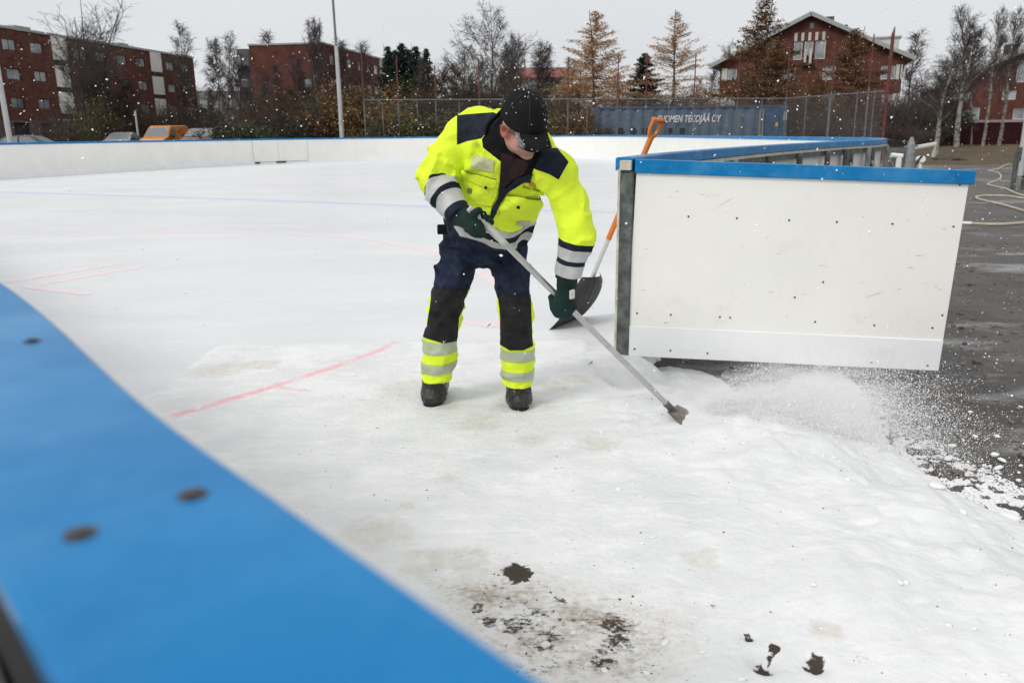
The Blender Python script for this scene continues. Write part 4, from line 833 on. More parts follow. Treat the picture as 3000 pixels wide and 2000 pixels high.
# ---- bits and pieces at the right: pipes, mesh panel, white rail, crimson fence, heap
pvc = mat('white_pvc', (0.82, 0.82, 0.80), rough=0.35)
q = aty(2633, 475, 16.5); t_ = thing('standpipe', 'white plastic pipe with elbow sticking up behind the gate rail', 'pipe', (q[0], q[1], -.2)); zt = aty(2633, 458, 16.5)[2]
MB().tube([(q[0], q[1], -.2), (q[0], q[1], zt)], .055, 12).build('riser', pvc, t_); MB().tube([(q[0] + .06, q[1], zt), (q[0] - .16, q[1] + .02, zt + .02)], .05, 12).build('elbow', pvc, t_)
q = aty(2702, 466, 21); t_ = thing('pipe_cap', 'white round pipe end lying beside a dark bar behind the gate', 'pipe', (q[0], q[1], q[2])); MB().tube([q + (0, 0, 0), q + (.06, .3, -.02)], .085, 14).tube([(q[0] + .02, q[1] + .1, -.2), (q[0] + .02, q[1] + .1, q[2] - .05)], .04, 8).build('pipe_end', pvc, t_)
qa, qb = aty(2683, 480, 20.8), aty(2702, 456, 20.6); t_ = thing('steel_bar', 'short dark bar leaning beside the white round pipe end', 'bar'); t_.location = tuple(qa); MB().tube([(qa[0] - .1, qa[1], -.2), qa, qb], .03, 8).build('bar', dark_steel, t_)
qa, qb = aty(2598, 408, 30), aty(2668, 416, 30); t_ = thing('mesh_panel', 'low grey mesh panel standing right of the rink corner', 'fence panel', (qa[0], qa[1], -.2))
V_, F_ = fence_run(qa[:2], qb[:2], -.15, qa[2], qb[2], .12); obj('wire_mesh', V_, F_, steel_post, t_); MB().tube([np.r_[qa[:2], -.2], qa, qb, np.r_[qb[:2], -.2]], .035, 8).build('frame', steel_post, t_)
mq = MB(); dq = nrm(np.r_[qb[:2] - qa[:2], 0]); mq.box((np.r_[qa[:2] + qb[:2], 0] / 2 + (0, .06, .3)), (np.linalg.norm(qb - qa) / 2 - .04, .01, .44), [dq, np.cross((0, 0, 1), dq), (0, 0, 1)]); mq.build('infill', mat('grey_mesh_infill', (.17, .18, .165), rough=.6, var=.3, vscale=3), t_)
q = aty(2668, 440, 29.6); zt = aty(2668, 402, 29.6)[2]; t_ = thing('stub_post', 'thick pale grey post at the end of the low mesh panel', 'post', (q[0], q[1], -.2)); MB().tube([(q[0], q[1], -.2), (q[0], q[1], zt - .25), (q[0], q[1], zt)], [.16, .13, .05], 10).tube([(q[0] - .25, q[1], zt - .35), (q[0], q[1], zt - .3), (q[0] + .25, q[1], zt - .32)], .03, 6).build('post', mat('pale_grey_post', (.24, .26, .26), rough=.6, var=.2, vscale=6), t_)
qa, qb = aty(2672, 436, 42), aty(2738, 424, 42); t_ = thing('snowy_rail', 'pale snow covered rail between the mesh panel and the thick birch', 'rail', (qa[0], qa[1], 0)); MB().tube([(qa[0], qa[1], 0), qa, qb, (qb[0], qb[1], 0)], [.1, .14, .16, .1], 8).build('rail', white_clad, t_)
wc = Wall(aty(2655, 400, 66), aty(3200, 400, 66)); s, zt = wc.px(2850, 356); t_ = thing('crimson_fence', 'dark crimson fence topped with snow behind the bare trunks', 'fence', tuple(wc.at(6, 0)))
s0c = wc.px(2765, 400)[0]
m = MB(); k = 0
while s0c + k * .16 < wc.L: wc.box(m, s0c + k * .16, s0c + k * .16 + .145, -.1, zt - .1, 0, .03); k += 1
m.build('boards', mat('crimson_board', (0.055, 0.008, 0.014), rough=.8, col2=(.035, .010, .014), vscale=2, spec=.2), t_); m = MB(); wc.box(m, s0c, wc.L, zt - .09, zt + .10, -.1, .12); m.build('top_rail', mat('snowy_pink_rail', (.42, .30, .31), rough=.7, var=.3, vscale=4), t_)
q = atz(2790, 474, -.2); scatter('soil_heap', np.c_[q[0] + .35 * np.random.default_rng(1).normal(size=26), q[1] + .25 * np.random.default_rng(2).normal(size=26), -.15 + .1 * np.random.default_rng(3).random(26)], .10 + .14 * np.random.default_rng(4).random(26), soil, fine=True, label='small dark heap of soil at the edge of the grass')
qa, qb = atz(2764, 458, -.15), atz(2786, 470, -.15); t_ = thing('plank', 'pale plank lying at the edge of the brown grass', 'plank', tuple(qa)); dq = nrm(qb - qa); MB().box((qa + qb) / 2 + (0, 0, .06), (np.linalg.norm(qb - qa) / 2, .09, .025), [dq, np.cross((0, 0, 1), dq), (0, 0, 1)], .004).build('board', raw_edge, t_)

# ---- rough grass beyond the asphalt on the right and left
grass_m = mat('brown_grass', (0.050, 0.030, 0.012), rough=0.9, col2=(0.105, 0.068, 0.025), vscale=0.7, bump=.5, bscale=8); overlay_noise(grass_m, (.05, .065, .02), .5, .5, .7, .6)
gp_ = [atz(2590, 470, -.1), atz(3100, 474, -.1), atz(3400, 440, -.1)]
V, Fc = grid_mesh(np.arange(12.5, 75, 1.0), np.arange(36, 92, 1.0), lambda X, Y: ground_z(X, Y) + .03 + .04 * np.sin(X * 1.7) * np.cos(Y * 1.3) - .2 * (Y - 37.2 - .6 * np.sin(X * .8) < 0))
tag(obj('grass_strip', V, Fc, grass_m, smooth=True), 'brown autumn grass behind the asphalt', kind='structure')
V, Fc = grid_mesh(np.arange(-70, 12.6, 1.5), np.arange(50, 130, 1.5), lambda X, Y: ground_z(X, Y) + .03 + .04 * np.sin(X * 1.7) * np.cos(Y * 1.3) - .3 * (X < -24) * (Y < 62))
tag(obj('grass_strip', V, Fc, grass_m, smooth=True), 'rough grass between the rink and the buildings', kind='structure')
# ================================================================== TREES, SHRUBS
bark_dark = mat('dark_bark', (0.035, 0.029, 0.026), rough=0.9, col2=(0.075, 0.062, 0.055), vscale=3)
bark_birch = mat('birch_bark', (0.30, 0.275, 0.24), rough=0.8, col2=(0.060, 0.05, 0.043), vscale=2.2, stretch=(1, 1, 1.6), pos=(.48, .60))
bark_brown = mat('brown_bark', (0.075, 0.055, 0.04), rough=0.9, col2=(0.13, 0.10, 0.075), vscale=3)
twig_grey = mat('grey_twigs', (0.085, 0.073, 0.068), rough=0.9); twig_brown = mat('brown_twigs', (0.050, 0.033, 0.023), rough=0.9); twig_purple = mat('plum_twigs', (0.085, 0.066, 0.064), rough=0.9)
needle_orange = mat('larch_needles', (0.33, 0.175, 0.075), rough=0.8, col2=(0.52, 0.34, 0.18), vscale=.9); needle_brown = mat('brown_needles', (0.10, 0.052, 0.022), rough=0.85, col2=(0.20, 0.105, 0.042), vscale=.9)
needle_green = mat('spruce_needles', (0.012, 0.026, 0.018), rough=0.8, col2=(0.030, 0.050, 0.034), vscale=1.2)
leaf_olive = mat('olive_leaves', (0.060, 0.060, 0.018), rough=0.8, col2=(0.15, 0.135, 0.035), vscale=.8); leaf_gold = mat('gold_leaves', (0.13, 0.075, 0.018), rough=0.8, col2=(0.22, 0.135, 0.03), vscale=.8); leaf_rust = mat('rust_leaves', (0.13, 0.055, 0.02), rough=0.8, col2=(0.22, 0.11, 0.03), vscale=.8); leaf_green = mat('dark_hedge_leaves', (0.022, 0.036, 0.012), rough=0.8, col2=(0.05, 0.068, 0.022), vscale=.8)
def prisms(S, n=3):
    """S rows: p0(3) p1(3) r0 r1 -> tapered n-sided sticks"""
    S = np.asarray(S, float); p0, p1, r0, r1 = S[:, :3], S[:, 3:6], S[:, 6], S[:, 7]; t = p1 - p0; t /= np.linalg.norm(t, axis=1)[:, None] + 1e-9
    a = np.where(np.abs(t[:, 2:3]) < .9, np.array([[0, 0, 1.0]]), np.array([[1.0, 0, 0]])); x = np.cross(t, a); x /= np.linalg.norm(x, axis=1)[:, None] + 1e-9; y = np.cross(t, x)
    V = np.zeros((len(S), 2 * n, 3))
    for k in range(n):
        an = 6.28318 * k / n; u = x * math.cos(an) + y * math.sin(an); V[:, k] = p0 + u * r0[:, None]; V[:, n + k] = p1 + u * r1[:, None]
    f = np.array([(k, (k + 1) % n, n + (k + 1) % n, n + k) for k in range(n)]); Fc = (f[None] + (np.arange(len(S)) * 2 * n)[:, None, None]).reshape(-1, 4)
    return V.reshape(-1, 3), Fc
def leaf_tris(P, size, g, up=0.0):
    n = len(P); d = g.normal(size=(n, 3)); d /= np.linalg.norm(d, axis=1)[:, None]; e = g.normal(size=(n, 3)); e -= d * (e * d).sum(1)[:, None]; e /= np.linalg.norm(e, axis=1)[:, None] + 1e-9
    s = (size * (0.5 + g.random(n)))[:, None]; V = np.stack([P + d * s, P - d * s * .5 + e * s * .55, P - d * s * .5 - e * s * .55], 1).reshape(-1, 3)
    return V, np.arange(n * 3).reshape(-1, 3)
def limb(p, d, ln, r0, r1, g, nseg=5, wob=.12, pull=(0, 0, 0)):
    P = [np.array(p, float)]; d = nrm(d); pull = np.array(pull, float)
    for k in range(nseg): d = nrm(d + g.normal(0, wob, 3) + pull); P.append(P[-1] + d * ln / nseg)
    rr = np.linspace(r0, r1, nseg + 1); return P, rr, [np.r_[P[k], P[k + 1], rr[k], rr[k + 1]] for k in range(nseg)]
def bare_tree_mesh(seed, H=12., spread=.32, stems=1, crown0=.25, nb=26, up=.9, droop=-.03, dens=1.0, rt=.13, lean=0.0, tw=.0115):
    g = np.random.default_rng(seed); trunk = []; crown = []
    for st in range(stems):
        d0 = np.array([lean, 0, 1.0]) + (g.normal(0, .16, 3) * np.array([1, 1, 0]) if stems > 1 else g.normal(0, .02, 3)); hh = H * (1 - .18 * st * g.random())
        P, rr, S = limb((0, 0, 0) if stems == 1 else (g.normal(0, .15), g.normal(0, .15), 0), d0, hh, rt * (1 if stems == 1 else .75), .012, g, 12, .035, (0, 0, .03)); trunk += S; P = np.array(P); rr = np.array(rr)
        for b_ in range(int(nb * (1 if stems == 1 else .7))):
            f = crown0 + (1 - crown0) * (b_ + g.random()) / nb * .98; x = min(f, .985) * 12; i = int(x); p = P[i] + (P[i + 1] - P[i]) * (x - i); r_ = rr[i] * .5
            an = g.random() * 6.283; el = up * (0.75 + .5 * g.random()); d = np.array([math.cos(an) * math.cos(el), math.sin(an) * math.cos(el), math.sin(el)])
            prof = (1 - f) ** .6 * (.55 + .9 * min(1, (f - crown0) / .3 + .3)); ln = H * spread * prof * (0.7 + .6 * g.random()) + .25
            B, br_, S = limb(p, d, ln, max(r_ * .7, .012), .007, g, 5, .10, (0, 0, .05)); (trunk if r_ > .05 else crown).extend(S); B = np.array(B)
            for s_ in range(int((5.2 + ln * 4.2) * dens)):
                x = (.15 + .85 * g.random()) * 5; i = min(int(x), 4); q = B[i] + (B[i + 1] - B[i]) * (x - i); base = nrm(B[i + 1] - B[i]); d2 = nrm(base + g.normal(0, .55, 3) + (0, 0, .15)); l2 = ln * (.16 + .26 * g.random()) + .15
                C2, _, S2 = limb(q, d2, l2, tw * 1.25, tw * .8, g, 3, .14, (0, 0, droop)); crown += S2; C2 = np.array(C2)
                for u_ in range(int((2.6 + l2 * 5.6) * dens)):
                    x = (.2 + .8 * g.random()) * 3; i = min(int(x), 2); q2 = C2[i] + (C2[i + 1] - C2[i]) * (x - i); d3 = nrm(nrm(C2[i + 1] - C2[i]) + g.normal(0, .6, 3) + (0, 0, droop * 4)); l3 = .18 + .38 * g.random()
                    _, _, S3 = limb(q2, d3, l3, tw * .85, tw * .5, g, 2, .15, (0, 0, droop * 2)); crown += S3
    return prisms(trunk, 6), prisms(crown, 3)
def conifer_mesh(seed, H=12., rad=2.0, dens=1.0, droop=.25, leaf=.055, per=60, base=.1, rt=.12, flat_top=0.0, gap=.2):
    g = np.random.default_rng(seed); tr = limb((0, 0, 0), (0, 0, 1), H, rt, .015, g, 10, .012, (0, 0, .02))[2]; br = []; L_ = []
    z = H * base
    while z < H * (.985 - flat_top):
        f = (z / H - base) / (1 - base); rr = rad * ((1 - f) ** .85) * (.75 + .45 * g.random()) + .08
        if f < .12: rr *= .75 + 2 * f
        for k in range(int((5 + 3 * g.random()))):
            if g.random() < gap: continue
            an = g.random() * 6.283; l_ = rr * (.6 + .5 * g.random()); d = np.array([math.cos(an), math.sin(an), .32 * (f > .5) - droop * (1 - f) + .08])
            B, _, S = limb((0, 0, z), d, l_, .014 + .01 * (1 - f), .006, g, 4, .07, (0, 0, .04)); br += S; B = np.array(B); n = max(6, int(per * l_ * dens)); x = (.08 + .92 * g.random(n) ** .8) * 4; i = np.minimum(x.astype(int), 3); q = B[i] + (B[i + 1] - B[i]) * (x - i)[:, None]
            side = g.normal(0, .07 + .05 * l_ * (1 - x / 5)[:, None], (n, 3)); side[:, 2] = side[:, 2] * .6 - abs(g.normal(0, .05, n)) * (1 + droop * 2); L_.append(q + side)
        z += (.16 + .12 * g.random()) * (.7 + .05 * H / 1.5) / max(dens, .6) ** .5
    L_ = np.vstack(L_); return prisms(tr, 7), prisms(br, 3), leaf_tris(L_, leaf, g)
def shrub_mesh(seed, H=2.5, rad=1.4, nst=16, leaf=.05, nl=1800, bare=False):
    g = np.random.default_rng(seed); S_ = []; L_ = []
    for k in range(nst):
        an = g.random() * 6.283; d = np.array([math.cos(an) * .55, math.sin(an) * .55, 1.0]); B, _, S = limb((g.normal(0, rad * .25), g.normal(0, rad * .25), 0), d, H * (.7 + .4 * g.random()), .025, .007, g, 6, .13); S_ += S; B = np.array(B)
        for b_ in range(16):
            x = (.15 + .85 * g.random()) * 6; i = min(int(x), 5); q = B[i] + (B[i + 1] - B[i]) * (x - i); C2, _, S2 = limb(q, nrm(nrm(B[i + 1] - B[i]) + g.normal(0, .6, 3)), H * (.12 + .2 * g.random()), .010, .006, g, 3, .16); S_ += S2; C2 = np.array(C2)
            for u_ in range(4): S_ += limb(C2[1 + u_ % 3], nrm(g.normal(0, .6, 3) + (0, 0, .5)), .2 + .25 * g.random(), .007, .004, g, 2, .2)[2]
            L_.append(C2[2:4])
    pts = np.vstack(L_); pts = pts[g.integers(0, len(pts), nl)] + g.normal(0, .13 * H / 2.5, (nl, 3)); return prisms(S_, 3), leaf_tris(pts, leaf, g)
PROT = {}
def prot_bare(key, tm, cm, **kw):
    (tv, tf), (cv, cf) = bare_tree_mesh(**kw); me = []
    for nme, v, f, m_ in (('trunk', tv, tf, tm), ('crown', cv, cf, cm)):
        o = obj(nme, v, f, m_); COL.objects.unlink(o); me.append((nme, o.data)); bpy.data.objects.remove(o)
    PROT[key] = me
def prot_conifer(key, nm, tm, bmx, **kw):
    (tv, tf), (bv, bf), (lv, lf) = conifer_mesh(**kw); me = []
    o = obj('trunk', tv, tf, tm); me.append(('trunk', o.data)); bpy.data.objects.remove(o)
    quad = np.vstack([bf, np.zeros((0, 4), int)]); b3 = np.vstack([quad[:, [0, 1, 2]], quad[:, [0, 2, 3]]])
    o = obj('crown', np.vstack([bv, lv]), np.vstack([b3, lf + len(bv)]), [bmx, nm], mi=np.r_[np.zeros(len(b3), int), np.ones(len(lf), int)]); me.append(('crown', o.data)); bpy.data.objects.remove(o); PROT[key] = me
def prot_shrub(key, lm_, tm, **kw):
    (bv, bf), (lv, lf) = shrub_mesh(**kw); b3 = np.vstack([bf[:, [0, 1, 2]], bf[:, [0, 2, 3]]])
    o = obj('branches', bv, bf, tm); a = o.data; bpy.data.objects.remove(o); o = obj('foliage', lv, lf, lm_); c = o.data; bpy.data.objects.remove(o); PROT[key] = [('branches', a), ('foliage', c)]
prot_bare('multi', bark_dark, twig_grey, seed=1, H=14, spread=.26, stems=4, crown0=.22, nb=22, up=1.05, dens=.62, rt=.15)
prot_bare('birchA', bark_birch, twig_grey, seed=2, H=13, spread=.20, crown0=.30, nb=34, up=.95, droop=-.06, dens=1.0, rt=.16)
prot_bare('birchB', bark_birch, twig_purple, seed=3, H=11, spread=.19, crown0=.42, nb=30, up=1.05, droop=-.04, dens=1.2, rt=.11)
prot_bare('alder', bark_dark, twig_grey, seed=4, H=12, spread=.30, crown0=.22, nb=32, up=.75, dens=.9, rt=.16)
prot_bare('young', bark_brown, twig_brown, seed=5, H=7, spread=.22, crown0=.2, nb=26, up=1.0, dens=1.0, rt=.06)
prot_bare('slim', bark_brown, twig_purple, seed=6, H=10, spread=.13, crown0=.35, nb=30, up=1.15, dens=1.0, rt=.07)
prot_bare('aspen', bark_birch, twig_purple, seed=8, H=12.5, spread=.24, crown0=.32, nb=36, up=1.1, dens=.82, rt=.24, lean=.03)
prot_conifer('larch', needle_orange, bark_brown, twig_brown, seed=11, H=12, rad=4.0, dens=1.1, droop=.06, leaf=.055, per=80, base=.08, gap=.25)
prot_conifer('larchB', needle_orange, bark_brown, twig_brown, seed=12, H=12, rad=3.7, dens=1.0, droop=.06, leaf=.052, per=72, base=.1, gap=.28)
prot_conifer('larch_brown', needle_brown, bark_dark, twig_brown, seed=13, H=11, rad=3.6, dens=1.0, droop=.2, leaf=.07, per=64, base=.1, gap=.25)
prot_conifer('spruce', needle_green, bark_dark, twig_brown, seed=14, H=12, rad=2.7, dens=1.35, droop=.45, leaf=.085, per=95, base=.03, gap=.05)
prot_conifer('spruceB', needle_green, bark_dark, twig_brown, seed=15, H=12, rad=3.0, dens=1.3, droop=.4, leaf=.085, per=95, base=.03, gap=.08)
prot_shrub('shrub_olive', leaf_olive, twig_brown, seed=21, H=2.6, rad=1.4, nl=5200, leaf=.075); prot_shrub('shrub_gold', leaf_gold, twig_brown, seed=22, H=3.0, rad=1.2, nl=4200, leaf=.075); prot_shrub('shrub_rust', leaf_rust, twig_brown, seed=23, H=2.8, rad=1.4, nl=3600, leaf=.07); prot_shrub('shrub_bare', leaf_rust, twig_purple, seed=24, H=3.2, rad=1.6, nst=26, nl=500, leaf=.05); prot_shrub('shrub_green', leaf_green, twig_brown, seed=25, H=2.4, rad=1.6, nl=6000, leaf=.075)
prot_shrub('autumn_olive', leaf_olive, twig_brown, seed=26, H=7, rad=1.6, nst=16, nl=3200, leaf=.085); prot_shrub('autumn_brown', leaf_rust, twig_brown, seed=27, H=7, rad=1.6, nst=18, nl=2600, leaf=.085); prot_shrub('autumn_gold', leaf_gold, twig_brown, seed=28, H=7, rad=1.4, nst=14, nl=2600, leaf=.085)
def plant(key, px_, top_y, Y, name, label, cat='tree', group=None, wide=1.0, rot=None, base_z=None):
    """stands at the place seen at picture column px_ and distance Y; its height reaches picture row top_y"""
    q = aty(px_, 380, Y); z0 = float(ground_z(q[0], q[1])) if base_z is None else base_z; zt = aty(px_, top_y, Y)[2]
    hgt = max(max(v.co.z for v in PROT[key][0][1].vertices), max(v.co.z for v in PROT[key][1][1].vertices)) if (key, 'h') not in PROT else PROT[(key, 'h')]
    PROT[(key, 'h')] = hgt; sc = (zt - z0) / hgt
    r_ = bpy.data.objects.new(name, None); COL.objects.link(r_); r_.location = (q[0], q[1], z0); r_.scale = (sc * wide, sc * wide, sc); r_.rotation_euler = (0, 0, rng.random() * 6.28 if rot is None else rot); tag(r_, label, cat, group)
    for nme, me_ in PROT[key]:
        o = bpy.data.objects.new(nme, me_); COL.objects.link(o); o.parent = r_
    return r_
TREES = [
 ('multi', 248, -40, 66, 'bare_tree', 'large many-stemmed bare tree in front of the left brick block', 1.25), ('young', 330, 190, 68, 'bare_tree', 'brown leafless young tree over the silver car', 1.5), ('young', 290, 225, 66, 'bare_tree', 'brown leafless young tree left above the silver car roof', 1.5), ('young', 395, 215, 70, 'bare_tree', 'brown leafless young tree rising behind the orange van', 1.4), ('alder', 285, 100, 70, 'bare_tree', 'dense brown bare tree right of the many-stemmed tree', .9),
 ('birchA', 582, 58, 112, 'birch', 'tallest bare birch between the two brick blocks', 1.1), ('birchB', 640, 100, 116, 'birch', 'middle bare birch between the two brick blocks', 1.2), ('birchA', 668, 84, 108, 'birch', 'right bare birch between the two brick blocks, next to the grey tower', 1.0), ('alder', 705, 140, 108, 'bare_tree', 'low bare tree touching the grey balcony tower', .8), ('young', 560, 235, 74, 'bare_tree', 'brown bush-like bare tree right of the orange van', 1.3), ('young', 615, 250, 72, 'bare_tree', 'brown bush-like bare tree above the dark red car', 1.5),
 ('slim', 818, 80, 118, 'bare_tree', 'faint thin bare tree above the flat roof left of the white pole', 1.3), ('slim', 740, 250, 62, 'bare_tree', 'thin bare sapling in front of the left edge of the blank brick wall', 1.3), ('slim', 778, 200, 66, 'bare_tree', 'second thin bare sapling before the blank brick wall', 1.4), ('slim', 830, 175, 70, 'bare_tree', 'third thin bare sapling before the blank brick wall', 1.3), ('birchB', 898, 150, 64, 'birch', 'slim birch with pale trunk left of the clumpy-topped birch', 1.0), ('birchB', 945, 48, 62, 'birch', 'tall birch with dense clumpy top just left of the white pole', .75), ('birchB', 962, 42, 66, 'birch', 'thin-topped birch touching the white pole', .7), ('slim', 1012, 105, 108, 'bare_tree', 'bare tree just right of the white pole above the roof', 1.4), ('slim', 1062, 112, 112, 'bare_tree', 'bare tree above the roof by the leftmost red net pole', 1.6), ('young', 1000, 215, 58, 'bare_tree', 'brown leafless tree at the foot of the white pole', 1.5), ('young', 860, 235, 58, 'bare_tree', 'brown leafless tree low before the blank brick wall', 1.6),
 ('spruce', 1148, 130, 92, 'spruce', 'leftmost tall dark spruce of the clump behind the brick block', 1.3), ('spruceB', 1185, 122, 94, 'spruce', 'tallest pointed dark spruce in the middle of the clump', 1.5), ('spruce', 1228, 130, 93, 'spruce', 'dark spruce with a blunt top right of the tallest one', 1.4), ('spruceB', 1255, 138, 90, 'spruce', 'rightmost narrow dark spruce of the clump', 1.2), ('spruce', 1166, 142, 98, 'spruce', 'dark spruce squeezed between the first two of the clump', 1.5), ('spruceB', 1206, 140, 99, 'spruce', 'dark spruce in the back of the clump', 1.6),
 ('birchB', 1253, 165, 60, 'birch', 'brownish birch before the spruces with thin pale trunk', 1.0), ('young', 1310, 185, 58, 'bare_tree', 'bushy brown tree left of the man behind the fence', 1.6), ('young', 1365, 172, 60, 'bare_tree', 'bushy olive brown tree beside the tall bare tree', 1.6), ('alder', 1440, -15, 64, 'bare_tree', 'tall broad bare tree above the bent man', 1.0), ('alder', 1485, 80, 62, 'bare_tree', 'bare tree leaning right above the black cap', .8), ('alder', 1395, 130, 66, 'bare_tree', 'half-hidden bare tree left of the tall broad one', .9),
 ('birchA', 1545, 105, 78, 'birch', 'first bare grey birch right of the man', 1.2), ('birchB', 1614, 112, 80, 'birch', 'second bare grey birch right of the man', 1.4), ('birchA', 1663, 165, 82, 'birch', 'short bare birch left of the first larch', 1.2), ('young', 1575, 225, 66, 'bare_tree', 'bare tree in front of the white house with red roof', 1.6),
 ('larch', 1742, 28, 62, 'larch', 'orange brown larch left of the lone spruce', 1.75), ('larchB', 1972, 30, 62, 'larch', 'pale orange larch right of the lone spruce', 1.6), ('larchB', 1690, 170, 58, 'larch', 'small rusty larch at the left foot of the big orange larch', 1.9), ('larchB', 1805, 210, 58, 'larch', 'small rusty larch at the right foot of the big orange larch', 1.9), ('spruceB', 1883, 152, 68, 'spruce', 'lone dark green spruce between the two orange larches', 1.9), ('larchB', 2040, 225, 64, 'larch', 'small golden larch beside the gabled house', 1.7),
 ('slim', 2075, 175, 105, 'bare_tree', 'faint bare tree between the golden larch and the gabled house', 1.6), ('alder', 2145, 110, 122, 'bare_tree', 'faint bare tree behind the left eave of the gabled house', .9), ('larch_brown', 2215, -12, 70, 'larch', 'dark brown larch in front of the left half of the gabled house', 1.5), ('larch_brown', 2262, 115, 66, 'larch', 'short brown larch left of the white balcony windows', 1.6), ('larch_brown', 2478, 80, 66, 'larch', 'bushy brown larch in front of the right half of the gabled house', 1.7), ('larch_brown', 2390, 225, 64, 'larch', 'low brown larch below the balcony of the gabled house', 1.8), ('slim', 2658, 78, 110, 'bare_tree', 'faint bare tree behind the right eave of the gabled house', 1.6),
 ('aspen', 2808, 2, 58, 'birch', 'tallest bare birch at the right with leaning crown', 1.15), ('aspen', 2885, 12, 60, 'birch', 'middle slender bare birch at the right edge', .8), ('aspen', 2932, 14, 62, 'birch', 'bare birch nearest the right light pole', .95), ('alder', 2715, 205, 66, 'bare_tree', 'dark tangled bare tree beside the gabled house wall', 1.3), ('alder', 2680, 185, 76, 'bare_tree', 'purplish bare tree between the two brick houses', 1.1), ('young', 2765, 200, 64, 'bare_tree', 'brown young tree behind the thick birch trunk', 1.5), ('aspen', 2748, 150, 46, 'birch', 'thick pale birch trunk with snow at its foot', 1.7),
]
TREES += [
 ('autumn_olive', 1125, 235, 57, 'autumn_tree', 'olive leafy tree at the left end of the fence by the canopy', 1.0), ('autumn_brown', 1185, 225, 58, 'autumn_tree', 'rust leafy tree in front of the middle spruces', 1.0), ('autumn_olive', 1245, 205, 57, 'autumn_tree', 'olive leafy tree in front of the right spruces', 1.0), ('autumn_gold', 1325, 225, 56, 'autumn_tree', 'golden leafy tree left of the man, nearest the fence', 1.0), ('autumn_brown', 1565, 255, 57, 'autumn_tree', 'rust leafy tree in front of the white house wall', 1.0), ('autumn_olive', 1620, 250, 58, 'autumn_tree', 'olive leafy tree right of the white house wall', 1.0), ('autumn_brown', 780, 255, 58, 'autumn_tree', 'dull brown leafy tree under the left corner of the blank brick wall', 1.0), ('autumn_olive', 905, 262, 56, 'autumn_tree', 'dull olive leafy tree close to the white pole on its left', 1.0), ('autumn_olive', 985, 255, 56, 'autumn_tree', 'dull olive leafy tree hidden behind the white pole', 1.0),
 ('autumn_brown', 1295, 205, 60, 'autumn_tree', 'rust brown leafy tree left of the man, right of the dark spruces', 1.1), ('autumn_olive', 1345, 178, 62, 'autumn_tree', 'olive brown leafy tree left of the tall broad bare tree', 1.1), ('autumn_gold', 1400, 188, 61, 'autumn_tree', 'golden leafy tree under the tall broad bare tree', 1.0), ('autumn_brown', 1470, 200, 60, 'autumn_tree', 'rust brown leafy tree directly behind the black cap', 1.1), ('autumn_olive', 1530, 235, 60, 'autumn_tree', 'olive leafy tree right of the black cap', 1.0), ('autumn_gold', 1665, 225, 60, 'autumn_tree', 'golden leafy tree between the white house and the first larch', 1.0), ('autumn_brown', 1745, 215, 59, 'autumn_tree', 'rust leafy tree at the foot of the first larch', 1.5),
 ('autumn_brown', 1035, 175, 66, 'autumn_tree', 'rust leafy tree between the white pole and the leftmost net pole', .9), ('autumn_gold', 1098, 225, 62, 'autumn_tree', 'golden leafy tree in front of the side wall with white windows', .9), ('autumn_olive', 1075, 235, 60, 'autumn_tree', 'olive leafy tree by the leftmost red net pole', .9), ('autumn_gold', 1975, 215, 59, 'autumn_tree', 'golden leafy tree at the foot of the pale orange larch', 1.4), ('autumn_brown', 2040, 235, 60, 'autumn_tree', 'rust leafy tree beside the left gable wall', 1.0), ('autumn_brown', 2240, 165, 63, 'autumn_tree', 'brown leafy tree before the left half of the gabled house', 1.0), ('autumn_brown', 2465, 170, 62, 'autumn_tree', 'brown leafy tree before the right half of the gabled house', 1.0), ('autumn_brown', 855, 215, 60, 'autumn_tree', 'dull brown leafy tree before the blank brick wall', .9), ('autumn_brown', 425, 255, 70, 'autumn_tree', 'dull brown leafy tree behind the orange van', 1.0), ('autumn_olive', 255, 265, 60, 'autumn_tree', 'dull olive tree before the left brick block', 1.0),
 ('birchB', 1500, 120, 74, 'birch', 'bare birch between the tall broad tree and the white house', 1.2), ('slim', 1590, 130, 84, 'bare_tree', 'thin bare tree among the grey birches right of the man', 1.6), ('alder', 1350, 110, 90, 'bare_tree', 'faint bare tree left of the tall broad bare tree', 1.0), ('birchB', 2850, 60, 66, 'birch', 'shorter bare birch between the tallest and the middle right birches', 1.2), ('alder', 2780, 120, 64, 'bare_tree', 'bare tree tangled with the tallest right birch', 1.0), ('alder', 760, 215, 64, 'bare_tree', 'low bare tree before the left part of the blank brick wall', 1.2), ('alder', 920, 200, 64, 'bare_tree', 'low bare tree left of the white pole', 1.2),
]
for key, px_, ty, Y, nm_, lab, wd in TREES: plant(key, px_, ty, Y, nm_, lab, 'tree', None, wd)
